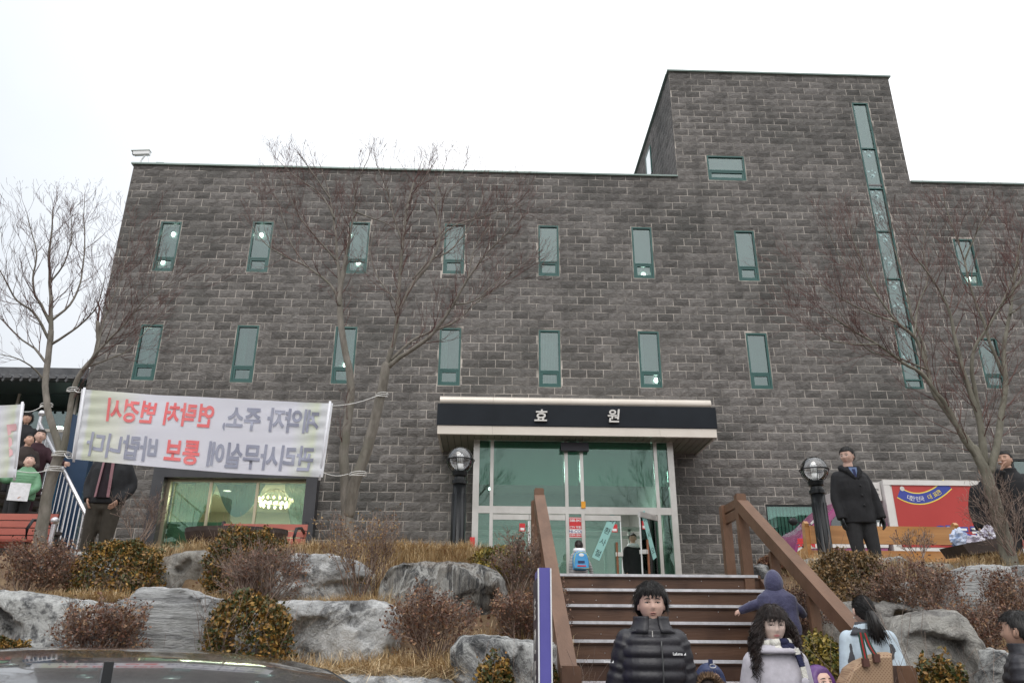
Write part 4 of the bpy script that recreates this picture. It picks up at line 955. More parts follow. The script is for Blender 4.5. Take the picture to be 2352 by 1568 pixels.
# scattered dead leaves
R = np.random.default_rng(5); P = []
for _ in range(9000):
    x = R.uniform(-8, 8.5); y = R.uniform(6, 9.7)
    if SX0-.1 < x < SX1+.1: continue
    P.append((x, y, bank(x, y)+.01))
Vv, F = leaf_quads(P, .035, R, 1.2); npobj('leaf_litter', Vv, F, LM_red, None, kind='stuff', label='dead brown leaves scattered over both planted banks', category='leaves')
# ================================================================ trees
M_bark = mat('gray_bark', (.13, .115, .095), (.24, .215, .185), scale=14, rough=.85, bump=.5, bscale=30, stretch=(1, 1, .35), c3=(.15, .14, .11), s3=3)
M_bark2 = mat('green_gray_bark', (.12, .112, .085), (.21, .195, .155), scale=12, rough=.85, bump=.5, bscale=30, stretch=(1, 1, .4))
LM_tw2 = leafmat('tree_twigs', [(0, (.07, .028, .026)), (.5, (.12, .055, .048)), (1, (.18, .1, .085))], .8)
def tree(label, Y, limbs, seed, bark, twigs=1., tl=.55, up=.1, base=None, ytop=None):
    """limbs: [(px polyline, r0_px, r1_px, dy at end, twig density)] ; radii in picture pixels"""
    R = np.random.default_rng(seed); sc = (at(1226, 900, Y)-at(1126, 900, Y)).length/100
    p0 = at(*limbs[0][0][0], Y); t = thing('tree', label, 'tree', (p0.x, Y, p0.z)); off = np.array(t.location)
    A, B, ra, rb = [], [], [], []; starts = []
    for k, (pl, r0, r1, dy, dn) in enumerate(limbs):
        dy0 = 0
        if isinstance(dy, tuple): dy0, dy = dy
        # densify with a spline
        pts = []
        for i in range(len(pl)-1):
            a, b = Vector(pl[i]), Vector(pl[i+1]); pa = Vector(pl[i-1]) if i else a*2-b; pb = Vector(pl[i+2]) if i+2 < len(pl) else b*2-a
            m_ = max(2, int((b-a).length/14))
            for j in range(m_):
                u = j/m_; pts.append(.5*((2*a)+(b-pa)*u+(2*pa-5*a+4*b-pb)*u*u+(3*a-pa-3*b+pb)*u**3))
        pts.append(Vector(pl[-1])); n = len(pts)
        W_ = []; rr = []
        for i, q in enumerate(pts):
            u = i/(n-1); y_ = Y+dy0+(dy-dy0)*u; jit = noise.noise(Vector((q.x*.03, q.y*.03, seed)))*2.
            W_.append(at(q.x+jit, q.y, y_)); rr.append((r0+(r1-r0)*u**.8)*.82*sc*(1+.06*noise.noise(Vector((q.x*.08, q.y*.08, seed+k)))))
        MB().tube([w-Vector(off) for w in W_], rr, 10 if r0 > 6 else 6, cap=True).build('trunk' if k == 0 else 'limb', bark, t, smooth=True)
        if dn:
            for i in range(2, n):
                u = i/(n-1)
                if R.random() < 2.4*dn*(.25+.9*u):
                    d = (W_[i]-W_[i-1]).normalized(); d = np.array(d); s_ = R.normal(size=3); s_[1] *= .7; s_ -= d*s_.dot(d); s_ /= np.linalg.norm(s_)
                    an = R.uniform(.4, .9); starts.append((np.array(W_[i]), d*math.cos(an)+s_*math.sin(an), tl*R.uniform(.4, 1.5), min(rr[i]*.45, .007)))
            starts.append((np.array(W_[-1]), np.array((W_[-1]-W_[-2]).normalized()), tl*.8, rr[-1]*.8))
    A, B, ra, rb, tp = grow(starts, R, 4, 0, .46, .72, [3, 3, 2], .01, up=up, kink=.09, minr=.0014)
    if ytop:    # crown height as photographed
        keep = [px(b)[1] > ytop+R.uniform(-22, 30) for b in B]; A, B, ra, rb = [[q for q, k_ in zip(L_, keep) if k_] for L_ in (A, B, ra, rb)]
    Vv, F = seg_mesh(A, B, ra, rb); npobj('twigs', Vv, F, LM_tw2, t, off=off, kind='stuff')
    return t
# centre tree: two stems from one foot
tree('tall bare tree with two stems standing right of the white banner', 9.2, [
    ([(800, 1250), (797, 1175), (792, 1100), (790, 1030), (800, 960), (806, 900), (800, 840), (785, 760), (780, 680), (790, 620), (795, 590)], 17, 7, .1, .1),
    ([(800, 1180), (815, 1110), (840, 1040), (862, 960), (880, 880), (885, 840)], 17, 13, -.15, 0),
    ([(883, 850), (905, 780), (915, 700), (918, 640), (925, 560), (935, 480), (950, 420)], 8, 3, (-.15, -.3), .5),
    ([(888, 845), (920, 820), (990, 770), (1040, 700), (1075, 640), (1120, 580), (1180, 520)], 7, 1.5, (-.15, -.7), .6),
    ([(900, 825), (950, 780), (1010, 755), (1050, 735), (1100, 690), (1160, 650)], 5, 1.2, (-.15, .3), .5),
    ([(912, 720), (950, 650), (990, 600), (1010, 540), (1000, 470), (1008, 420), (1020, 385)], 7, 1.5, (-.2, .2), .6),
    ([(925, 560), (905, 500), (890, 440), (873, 400), (860, 360)], 3.5, 1, (-.25, -.5), .8),
    ([(935, 480), (960, 430), (985, 395), (1000, 370)], 3, 1, (-.3, 0), .8),
    ([(950, 640), (985, 600), (1040, 570), (1090, 500), (1110, 450)], 4, 1, (-.1, .5), .6),
    ([(992, 565), (1040, 520), (1100, 500), (1200, 470)], 3, 1, (0, .3), .7),
    ([(780, 700), (760, 655), (700, 610), (655, 590), (610, 560), (580, 520)], 5, 1, (.05, .3), .6),
    ([(783, 670), (775, 600), (770, 530), (760, 470), (752, 430), (740, 390)], 6, 1.5, (.1, .3), .7),
    ([(782, 655), (800, 560), (812, 490), (815, 430), (828, 400), (845, 365)], 5, 1.2, (.1, -.2), .7),
    ([(768, 500), (740, 450), (700, 420), (665, 395), (640, 370)], 4, 1, (.2, .5), .8),
    ([(757, 455), (720, 400), (698, 370), (685, 350)], 3, 1, (.2, 0), .8),
    ([(812, 485), (850, 500), (880, 510), (920, 530)], 3, 1, (0, -.2), .4),
    ([(700, 610), (670, 560), (650, 500), (630, 440)], 2.5, .8, (.2, .4), .8),
    ([(775, 600), (730, 550), (690, 500), (655, 430), (640, 390)], 3, .8, (.15, -.2), .8),
    ([(1040, 700), (1090, 690), (1150, 640), (1210, 600)], 2.5, .8, (-.4, -.2), .8),
    ([(1075, 640), (1090, 570), (1130, 510), (1160, 470)], 2.5, .8, (-.5, -.3), .8),
    ([(915, 700), (870, 640), (850, 580), (860, 520)], 2.5, .8, (-.2, .2), .7),
    ([(1000, 470), (1040, 430), (1070, 380)], 2.2, .8, (.1, .4), .8),
], 101, M_bark, tl=.25, ytop=312)
# left tree
tree('forked bare tree at the left with banner ropes tied to its trunk', 8.95, [
    ([(85, 1290), (98, 1200), (115, 1110), (135, 1050), (142, 1040)], 16, 13, 0, 0),
    ([(142, 1045), (125, 990), (108, 930), (105, 870), (113, 800), (117, 760)], 10, 7.5, .1, .05),
    ([(144, 1042), (155, 980), (168, 900), (190, 850), (222, 810), (225, 740)], 9, 5, -.2, .1),
    ([(117, 765), (118, 700), (115, 650), (112, 580), (118, 540), (122, 480)], 7, 1.5, (.1, .1), .9),
    ([(117, 745), (95, 700), (80, 680), (75, 640), (85, 580), (74, 540), (62, 490)], 5, 1, (.1, -.2), .9),
    ([(120, 735), (160, 700), (185, 650), (195, 560), (192, 500), (195, 450)], 4, 1, (.1, .4), .9),
    ([(112, 780), (80, 720), (40, 690), (10, 640), (-20, 580)], 4.5, 1, (.1, -.4), .9),
    ([(110, 840), (80, 800), (50, 780), (10, 740), (-30, 700)], 4, 1, (.1, .3), .9),
    ([(118, 790), (150, 770), (190, 740), (225, 700), (240, 640)], 4, 1, (.1, -.2), .9),
    ([(108, 880), (70, 840), (30, 820), (-20, 810)], 3, .8, (.1, -.4), .7),
    ([(190, 850), (240, 790), (290, 740), (340, 680), (400, 650)], 4.5, .9, (-.2, -.4), .8),
    ([(222, 810), (240, 730), (270, 660), (290, 590), (300, 520)], 3.5, .8, (-.2, 0), .8),
    ([(195, 845), (260, 820), (300, 800), (370, 720)], 3, .8, (-.2, .2), .6),
    ([(115, 650), (150, 600), (165, 540), (160, 470)], 3, .8, (.1, .2), .9),
], 102, M_bark, tl=.25, ytop=425)
# right tree
tree('broad bare tree with a leaning trunk at the right edge', 8.7, [
    ([(2322, 1300), (2305, 1230), (2285, 1150), (2262, 1080), (2245, 1045), (2238, 1030)], 21, 12, 0, 0),
    ([(2255, 1060), (2215, 1010), (2180, 940), (2150, 900), (2115, 855), (2085, 840), (2050, 815), (2015, 790), (1960, 760), (1900, 720)], 9, 1.5, (0, -.3), .5),
    ([(2250, 1050), (2200, 980), (2160, 925), (2140, 890), (2130, 850), (2105, 780), (2060, 740), (2030, 700), (2000, 650), (1980, 600)], 10, 1.5, (0, .2), .5),
    ([(2130, 850), (2120, 790), (2095, 730), (2080, 650), (2060, 590), (2040, 520)], 5, 1.2, (.1, .4), .6),
    ([(2262, 1060), (2250, 970), (2225, 890), (2212, 850), (2190, 760), (2175, 700), (2140, 640), (2110, 600)], 11, 2, (0, -.2), .5),
    ([(2250, 960), (2240, 900), (2232, 850), (2238, 800), (2270, 750), (2300, 700), (2340, 650), (2370, 600)], 7, 1.5, (0, -.5), .6),
    ([(2275, 1080), (2290, 1020), (2300, 950), (2310, 880), (2305, 800), (2320, 720), (2330, 640), (2345, 560)], 11, 3, (0, .2), .5),
    ([(2305, 860), (2275, 790), (2260, 740), (2235, 680), (2215, 600), (2195, 540), (2180, 500), (2168, 455)], 6, 1.2, (.1, .2), .6),
    ([(2215, 600), (2240, 540), (2262, 500), (2275, 470)], 3, 1, (.2, 0), .6),
    ([(2060, 740), (2000, 720), (1940, 690), (1880, 650), (1840, 620)], 3, .8, (0, .2), .7),
    ([(2015, 790), (1960, 790), (1900, 780), (1850, 750)], 2.5, .8, (-.3, -.6), .6),
    ([(2320, 720), (2350, 700), (2390, 650)], 3, 1, (.1, .3), .5),
    ([(2100, 770), (2110, 700), (2130, 640), (2120, 560), (2140, 500)], 3, 1, (0, .4), .6),
    ([(2030, 700), (1985, 640), (1930, 590), (1900, 520)], 2.5, .8, (.2, .5), .7),
    ([(1980, 600), (1960, 550), (1950, 500)], 2.2, .8, (.2, .3), .8), ([(2300, 700), (2330, 620), (2345, 540)], 2.5, .8, (-.4, -.2), .8),
    ([(2130, 850), (2060, 820), (1990, 800), (1920, 700)], 2.8, .8, (0, -.3), .8),
], 103, M_bark2, tl=.28, ytop=430)
# ================================================================ street furniture
M_iron = mat('black_iron', (.015, .015, .018), rough=.4, metal=.3)
M_redwood = mat('red_slats', (.36, .08, .055), (.43, .115, .075), scale=5, rough=.45, stretch=(.3, 1, 1))
def red_bench(xa, xb, y, Y, label):
    a, b = at(xa, y, Y).x, at(xb, y, Y).x; t = thing('bench', label, 'bench', ((a+b)/2, Y, GZ), group='red slatted benches'); w = (b-a)/2; hb = at(xa, y, Y).z-GZ
    for i in range(4):
        z = hb-.045-i*.095; d = .02+.035*i
        MB().prism([(-w, .12-d, z-.04), (-w, .145-d, z-.04), (-w, .16-d, z+.04), (-w, .135-d, z+.04)], (2*w, 0, 0)).build('slat', M_redwood, t)
    for i in range(4): MB().box(-w, w, -.44+i*.115, -.345+i*.115, .4-.01*i, .428-.01*i).build('slat', M_redwood, t)
    for s_ in (-w-.02, w-.03):
        m = MB(); P = [(s_, .17, hb+.03), (s_, .14, hb-.15), (s_, .08, .55), (s_, 0, .42), (s_, .1, .2), (s_, .2, .0)]; m.tube(P, .026, 6)
        m.tube([(s_, 0, .39), (s_, -.42, .39), (s_, -.46, .3), (s_, -.4, .0)], .024, 6); m.tube([(s_, .1, .66), (s_, -.1, .7), (s_, -.36, .66), (s_, -.44, .55), (s_, -.42, .41)], .02, 6)
        m.tube([(s_, .1, .2), (s_, -.4, .18)], .015, 6); m.build('bench_end', M_iron, t, smooth=True)
    return t
red_bench(-45, 124, 1174, 10.0, 'red slatted bench at the left edge of the photo behind the forked tree')
red_bench(508, 703, 1198, 10.5, 'red slatted bench in front of the show window')
# wooden bench
M_oak = mat('varnished_oak', (.42, .19, .06), (.56, .28, .1), scale=4, rough=.35, stretch=(.25, 2, 3), coat=.2)
Y = 11.7; a, b = at(1860, 1230, Y).x, at(2196, 1230, Y).x; t = thing('bench', 'long varnished wooden bench behind the man in the black coat', 'bench', ((a+b)/2, Y, GZ)); w = (b-a)/2
zt_, zb_ = at(2000, 1208, Y).z-GZ, at(2000, 1249, Y).z-GZ; zs_ = at(2000, 1263, Y).z-GZ
MB().box(-w, w, -.02, .03, zb_, zt_).build('back_board', M_oak, t)
MB().box(-w, w, .04, .5, zs_-.04, zs_).build('seat', M_oak, t)
MB().box(-w, w, .0, .035, at(2000, 1289, Y).z-GZ, zs_-.045).build('apron', M_oak, t)
for s_ in (-w-.06, w):
    m = MB(); pr = [(s_, .0, .0), (s_, .0, zt_-.02), (s_, -.02, zt_+.03), (s_, .03, zt_+.07), (s_, .1, zt_+.04), (s_, .14, zs_+.05), (s_, .52, zs_+.0), (s_, .52, 0), (s_, .42, 0), (s_, .4, zs_-.15), (s_, .12, zs_-.15), (s_, .1, 0)]
    m.prism(pr, (.06, 0, 0)); m.build('bench_end', M_oak, t)
# low dark tables
M_bark_t = mat('dark_timber', (.035, .022, .018), (.06, .04, .032), scale=5, rough=.55, bump=.3)
def low_table(xc, yt, Y, r, label, tilt=0):
    p = at(xc, yt, Y); t = thing('table', label, 'table', (p.x, Y, GZ-.0), group='dark low tables'); z = p.z-GZ
    m = MB().lathe([(.001, z-.012), (r*.9, z-.01), (r, z), (r*1.0, z-.05), (r*.96, z-.12), (r*.82, z-.22), (r*.55, z-.3), (.14, z-.34), (.001, z-.345)][::1], n=28, sy=.6)
    o = m.build('table_top', M_bark_t, t, smooth=False); o.rotation_euler = (0, tilt, 0)
    MB().tube([(0, 0, -.25), (0, 0, z-.2)], .12, 10).build('pedestal', M_bark_t, t); return t
low_table(545, 1216, 9.5, .6, 'dark bowl shaped timber table half hidden by the low leafy shrub')
Y = 9.35; p = at(2238, 1250, Y); t = thing('planter_tray', 'dark slanting tray beside the right tree with crumpled bags on it', 'tray', (p.x, Y, GZ))
q = [at(2183, 1255, Y), at(2300, 1234, Y), at(2290, 1268, Y), at(2200, 1278, Y)]
MB().prism([(v.x-p.x, -.25, v.z-GZ) for v in q], (0, .5, 0)).build('tray', M_bark_t, t); MB().box(-.15, .15, -.1, .1, 0, at(2238, 1270, Y).z-GZ).build('stand', M_bark_t, t)
def crumple(xc, yc, w, h, Y, m_, label, seed, group=None):
    p = at(xc, yc, Y); sc = (at(xc+50, yc, Y)-at(xc-50, yc, Y)).length/100; rx, rz = w*sc/2, h*sc/2; vs = []; n, k = 20, 12
    rings = []
    for j in range(k+1):
        f = math.pi*(j+.2)/(k+.4); r = []
        for i in range(n):
            a = 2*math.pi*i/n; d = Vector((math.sin(f)*math.cos(a), math.sin(f)*math.sin(a), -math.cos(f))); s_ = 1+.5*noise.noise(d*2.1+Vector((seed, 0, 0)))+.35*abs(noise.noise(d*5+Vector((0, seed, 0))))
            r.append((d.x*rx*s_, d.y*rx*.7*s_, d.z*rz*s_))
        rings.append(r)
    o = MB().loft(rings).mesh('bag', False); ob = link('plastic_bag', o, m_, None, (p.x, Y, p.z)); return props(ob, label, 'bag', group)
crumple(2203, 1238, 36, 42, 9.3, mat('blue_plastic', (.3, .4, .62), (.6, .66, .8), scale=14, rough=.25, lo=.45, hi=.55), 'blue and white crumpled plastic bag at the left end of the tray', 3)
crumple(2235, 1243, 46, 26, 9.3, mat('white_plastic', (.7, .68, .72), (.5, .45, .55), scale=20, rough=.25), 'pale crumpled plastic bag in the middle of the tray', 7)
crumple(2275, 1228, 46, 34, 9.4, mat('foil_plastic', (.32, .28, .38), (.72, .7, .76), scale=40, rough=.2, lo=.45, hi=.55), 'speckled foil bag against the tree trunk on the tray', 12)
# lamp posts
M_globe = glass('lamp_globe', (.92, .93, .94), (.95, .95, .95), .13, .05)
M_cfl = mat('white_bulb', (.85, .85, .83), rough=.3)
def lamp(xc, yc, Y, label):
    p = at(xc, yc, Y); t = thing('street_lamp', label, 'lamp post', (p.x, Y, GZ), group='black globe lamp posts'); h = p.z-GZ; r = .2
    m = MB().lathe([(.001, 0), (.17, 0), (.17, .12), (.12, .16), (.105, .2), (.1, h-r-.16)], n=20)
    for i in range(10):
        a = 2*math.pi*i/10; m.tube([(.099*math.cos(a), .099*math.sin(a), .3), (.099*math.cos(a), .099*math.sin(a), h-r-.3)], .009, 4)
    m.build('pole', M_black, t, smooth='auto')
    MB().lathe([(.1, h-r-.17), (.115, h-r-.16), (.115, h-r-.11), (.09, h-r-.1), (.085, h-r-.06), (.11, h-r-.04), (.12, h-r+.02), (.1, h-r+.03), (.001, h-r+.03)], n=20).build('collar', M_black, t)
    MB().ball((0, 0, h), r*.97, 32, 20).build('globe', M_globe, t, smooth=True)
    m = MB(); n = 28; m.tube([((r+.012)*math.cos(2*math.pi*i/n), (r+.012)*math.sin(2*math.pi*i/n), h-.005) for i in range(n+1)], .009, 6)
    for i in range(6):
        a = 2*math.pi*(i+.3)/6; m.tube([((r+.008)*math.cos(a)*math.cos(b), (r+.008)*math.sin(a)*math.cos(b), h-(r+.008)*math.sin(b)) for b in [j*.17 for j in range(8)]], .0055, 5)
    m.build('basket', M_black, t, smooth=True)
    m = MB(); m.tube([(0, 0, h-r+.02), (0, 0, h-.06)], .05, 12)
    for i in range(3):
        a = 2*math.pi*i/3+.5; c_, s_ = .03*math.cos(a), .03*math.sin(a); m.tube([(c_-.01, s_, h-.07), (c_-.01, s_, h+.07), (c_, s_, h+.09), (c_+.012, s_, h+.07), (c_+.012, s_, h-.07)], .011, 6)
    m.build('bulb', M_cfl, t, smooth=True)
lamp(1057, 1056, 11.4, 'black lamp post with a clear globe left of the glass entrance')
lamp(1870, 1078, 11.3, 'black lamp post with a clear globe in front of the wooden bench')
# purple pylon sign
Y = 5.0; xa, xb = at(1236, 1450, Y).x, at(1268, 1450, Y).x; zt_ = at(1250, 1303, Y).z
M_purple = mat('purple_enamel', (.105, .095, .36), (.135, .125, .43), scale=2, rough=.35)
t = thing('pylon_sign', 'tall narrow purple pylon sign with white edges at the foot of the stairs', 'sign', ((xa+xb)/2, Y, SG)); w = (xb-xa)/2; h = zt_-SG
MB().box(-w+.008, w-.008, .0, .42, .0, h).build('core', M_purple, t)
for s_ in (-1, 1): MB().box(s_*(w-.008), s_*w, -.012, .02, 0, h-.004).build('edge_trim', M_wht, t)
M_sface = mat('sign_side', (.05, .04, .06), rough=.4); MB().box(-w-.004, -w+.0079, .022, .41, 0, h-.06).build('side_face', M_sface, t)
for i, c in enumerate('효원납골공원안내도'): text('sign_letter', c, .15, M_silver, t, frame((-w-.006, .29, h-.3-.185*i), (0, -1, 0), ZF), extrude=.001, bold=.006)
# ================================================================ banners
def bil(c, u, v): return (c[0]*(1-u)+c[1]*u)*(1-v)+(c[3]*(1-u)+c[2]*u)*v    # TL TR BR BL, v down
def banner_mat(name):
    m = bpy.data.materials.new(name); m.use_nodes = True; N = m.node_tree.nodes; L = m.node_tree.links; b = N['Principled BSDF']; b.inputs['Roughness'].default_value = .6
    uv = N.new('ShaderNodeUVMap'); sp = N.new('ShaderNodeSeparateXYZ'); L.new(uv.outputs[0], sp.inputs[0]); r = N.new('ShaderNodeValToRGB'); e = r.color_ramp.elements
    e[0].position = 0; e[0].color = (.9, .9, .95, 1); e[1].position = 1; e[1].color = (.9, .9, .95, 1)
    for p_, c in ((.035, (.82, .84, .86)), (.045, (.76, .8, .64)), (.16, (.87, .88, .8)), (.26, (.88, .88, .97)), (.85, (.88, .88, .97)), (.94, (.77, .82, .67)), (.96, (.82, .84, .87))):
        q_ = e.new(p_); q_.color = c+(1,)
    L.new(sp.outputs[0], r.inputs[0]); L.new(r.outputs[0], b.inputs['Base Color'])
    tr = N.new('ShaderNodeBsdfTranslucent'); L.new(r.outputs[0], tr.inputs[0]); mx_ = N.new('ShaderNodeMixShader'); mx_.inputs[0].default_value = .42
    o = [n for n in N if n.type == 'OUTPUT_MATERIAL'][0]; L.new(b.outputs[0], mx_.inputs[1]); L.new(tr.outputs[0], mx_.inputs[2]); L.new(mx_.outputs[0], o.inputs[0]); return m
M_banner = banner_mat('banner_cloth'); M_hem = mat('white_hem', (.78, .78, .82), rough=.7); YB = 8.7
def banner(c, label, nu=90, nv=30):
    o0 = (c[0]+c[1]+c[2]+c[3])/4; t = thing('banner', label, 'banner', tuple(o0), group='cloth banners between the trees')
    def f(u, v, d=0):
        p = bil(c, u, v); e_ = min(u, 1-u); rip = .012*math.sin(v*38+u*14)*math.exp(-e_*9)*min(1, e_*30)+.008*math.sin(u*9+v*2)+.018*noise.noise(Vector((u*5, v*2.2, 4)))
        sag = .025*math.sin(math.pi*u)*(1 if v > .5 else .8)
        return Vector((p.x, p.y+rip*1.3-d, p.z-sag))-o0
    vs = []; uvs = []
    for j in range(nv+1):
        for i in range(nu+1): vs.append(f(i/nu, j/nv)); uvs.append((i/nu, 1-j/nv))
    fs = [(j*(nu+1)+i, (j+1)*(nu+1)+i, (j+1)*(nu+1)+i+1, j*(nu+1)+i+1) for j in range(nv) for i in range(nu)]
    me = MB().add(vs, fs).mesh('cloth', True); ul = me.uv_layers.new(name='UVMap')
    for lp in me.loops: ul.data[lp.index].uv = uvs[lp.vertex_index]
    link('cloth', me, M_banner, t)
    for u in (.012, .988):
        MB().tube([bil(c, u, v)-o0 for v in (-.02, .5, 1.04)], .014, 8).build('end_stick', M_hem, t, smooth=True)
    for u in (.0, .03, .97, 1.0):
        pass
    return t, f, o0
def banner_text(t, f, s, u0, u1, v0, v1, cols):
    """mirrored show-through lettering: reads right to left from this side"""
    cw = {' ': .35, ',': .35}; tot = sum(cw.get(ch_, 1) for ch_ in s); x = u1; k = (u1-u0)/tot
    for ch_, cc in zip(s, cols):
        w_ = cw.get(ch_, 1)*k
        if ch_ != ' ':
            c = bpy.data.curves.new('g', 'FONT'); c.body = ch_; c.size = 1; c.offset = .03; c.resolution_u = 3; c.extrude = 0
            o = bpy.data.objects.new('g', c); COL.objects.link(o); me = bpy.data.meshes.new_from_object(o); bpy.data.objects.remove(o)
            import bmesh
            bm = bmesh.new(); bm.from_mesh(me); bmesh.ops.triangulate(bm, faces=bm.faces); bmesh.ops.subdivide_edges(bm, edges=bm.edges[:], cuts=1); bm.to_mesh(me); bm.free()
            for v in me.vertices:
                gx, gy = v.co.x, v.co.y
                if ch_ == ',': gx *= .8
                fu = x-(gx/.92)*w_ if ch_ != ',' else x-(gx)*k*1.0
                fv = v1-(gy+.08)/.93*(v1-v0); v.co = f(fu, fv, .009)
            me.materials.clear(); me.materials.append(cc); link('letter', me, None, t)
        x -= w_
M_lred = mat('faded_red_print', (.72, .13, .14), (.8, .22, .22), scale=3, rough=.7); M_lgray = mat('faded_gray_print', (.25, .26, .34), (.34, .35, .43), scale=3, rough=.7)
bc = [at(187, 893, YB), at(765, 925, YB), at(742, 1096, YB), at(163, 1053, YB)]
t, f, o0 = banner(bc, 'large white cloth banner with mirrored red and gray Korean writing between two trees')
s1 = '계약자 주소, 연락처 변경시'; banner_text(t, f, s1, .105, .955, .1, .42, [M_lgray if i < 8 else M_lred for i in range(len(s1))])
s2 = '관리사무실에 통보 바랍니다'; banner_text(t, f, s2, .055, .955, .6, .93, [M_lred if 7 <= i <= 8 else M_lgray for i in range(len(s2))])
b2 = [at(-330, 940, 8.6), at(56, 926, 8.6), at(38, 1096, 8.6), at(-340, 1090, 8.6)]
t2, f2, o2 = banner(b2, 'second white cloth banner cut off by the left edge of the photo')
banner_text(t2, f2, '7', .86, .97, .2, .75, [mat('faint_pink_print', (.75, .45, .47), rough=.7)])
M_rope = mat('white_rope', (.75, .74, .72), rough=.8)
def rope(name, pts, label, wrap=None):
    P = []
    for a, b in zip(pts, pts[1:]):
        for i in range(6): u = i/6; p = a*(1-u)+b*u; P.append(p-Vector((0, 0, .03*math.sin(math.pi*u))))
    P.append(pts[-1]); m = MB().tube(P, .0042, 5)
    if wrap:
        c, r = wrap
        for k in range(3): m.tube([c+Vector((r*math.cos(a), r*math.sin(a), .012*k-.02+.015*math.sin(a+k))) for a in [2*math.pi*i/14 for i in range(15)]], .0045, 5)
    props(m.build('rope', M_rope, smooth=True), label, 'rope', 'white ropes tying the banners to the trees')
rope('rope', [at(191, 898, YB), at(168, 892, 8.85)], 'white rope from the top left banner corner round the right fork', (at(168, 895, 8.88), .065))
rope('rope', [at(166, 1050, YB), at(148, 1042, 8.8)], 'white rope from the bottom left banner corner round the tree fork', (at(142, 1043, 8.95), .1))
rope('rope', [at(763, 932, YB), at(868, 908, 9.0)], 'white rope from the top right banner corner to the centre tree', (at(877, 907, 9.08), .075))
rope('rope', [at(743, 1085, YB), at(800, 1088, 9.0)], 'white rope from the bottom right banner corner to the centre tree', (at(822, 1088, 9.12), .1))
rope('rope', [at(50, 945, 8.6), at(98, 932, 8.85)], 'upper white rope of the left banner on the left fork', (at(107, 930, 9.04), .065))
rope('rope', [at(36, 1080, 8.6), at(118, 1078, 8.8)], 'lower white rope of the left banner on the left trunk', (at(125, 1077, 8.95), .1))
# ================================================================ truck
YT = 14.5; TX = lambda x: at(x, 1200, YT).x
TZ = lambda y, x=1950: at(x, y, YT).z
M_mag = mat('magenta_paint', (.3, .05, .17), (.33, .06, .19), scale=1, rough=.25, coat=.6); M_tw = mat('truck_white', (.72, .7, .68), (.64, .62, .6), scale=2, rough=.35)
M_auto = glass('vehicle_glass', (.25, .28, .28), (.8, .85, .85), .15); M_tyre = mat('tyre_rubber', (.02, .02, .02), rough=.85)
x0 = TX(2044); tk = thing('ice_cream_truck', 'small magenta cab truck with a white refrigerated box and red ice cream advertisement', 'truck', (x0, YT+.85, GZ))
def T(m, name, mt, par=tk, **k): return m.build(name, mt, par, world=True, **k)
zt_ = TZ(1101); zbx = GZ+.62
m = MB(); m.box(x0+.0, x0+3.1, YT, YT+1.7, zbx, zt_); box_ = T(m, 'cargo_box', M_tw)
for zz in (zt_-.05, zbx): T(MB().box(x0-.02, x0+3.12, YT-.03, YT-.001, zz-.045, zz+.05), 'box_rail', M_tw)
T(MB().box(x0-.02, x0+.1, YT-.032, YT-.002, zbx+.051, zt_-.101), 'box_post', M_tw)
M_redad = mat('red_advert', (.4, .035, .03), (.45, .045, .04), scale=1, rough=.4)
ax0, ax1, az0, az1 = TX(2062), x0+3.0, TZ(1256, 2100), TZ(1111, 2100)
ad = T(MB().box(ax0, ax1, YT-.008, YT-.002, az0, az1), 'advert_panel', M_redad, box_)
M_blue = mat('blue_print', (.04, .06, .32), rough=.5); M_yel = mat('yellow_print', (.85, .68, .1), rough=.5)
def strip_(pts, w, y, name, mt, par):
    vs = []
    for i, (x, z) in enumerate(pts):
        a, b = Vector(pts[max(i-1, 0)]), Vector(pts[min(i+1, len(pts)-1)]); d = (b-a).normalized(); vs += [(x-d.y*w/2, y, z+d.x*w/2), (x+d.y*w/2, y, z-d.x*w/2)]
    return T(MB().add(vs, [(2*i, 2*i+1, 2*i+3, 2*i+2) for i in range(len(pts)-1)]), name, mt, par)
def P2(x, y): p = at(x, y, YT); return (p.x, p.z)
rb = [P2(2064, 1131), P2(2080, 1139), P2(2098, 1144), P2(2120, 1144), P2(2142, 1137), P2(2160, 1126), P2(2176, 1112)]
def dense(pts, k=5):
    out = []
    for i in range(len(pts)-1):
        a, b = Vector(pts[i]), Vector(pts[i+1]); pa = Vector(pts[i-1]) if i else a*2-b; pb = Vector(pts[i+2]) if i+2 < len(pts) else b*2-a
        for j in range(k):
            u = j/k; q_ = .5*((2*a)+(b-pa)*u+(2*pa-5*a+4*b-pb)*u*u+(3*a-pa-3*b+pb)*u**3); out.append((q_.x, q_.y))
    return out+[tuple(pts[-1])]
rb = dense(rb); strip_(rb, .225, YT-.010, 'ribbon_outline', M_yel, ad); strip_(rb, .185, YT-.012, 'ribbon', M_blue, ad)
chs = '대한민국 대표콘!'; n = len(chs); seg_ = rb[7:-2]
tko = Vector(tk.location)
for i, ch_ in enumerate(chs):
    if ch_ == ' ': continue
    k = int((len(seg_)-2)*(i+.3)/n); a, b = seg_[k], seg_[k+1]; d = Vector((b[0]-a[0], 0, b[1]-a[1])).normalized(); nn = Vector((-d.z, 0, d.x))
    text('print_letter', ch_, .105, M_wht if i < 5 else M_yel, ad, frame(Vector((a[0], YT-.015, a[1]))-tko-nn*.045-d*.04, d, nn), extrude=.001, bold=0)
c = at(2071, 1122, YT); T(MB().add([(c.x+.045*math.cos(a), YT-.018, c.z+.045*math.sin(a)) for a in [i*math.pi/8 for i in range(16)]], [tuple(range(16))]), 'badge', M_silver, ad)
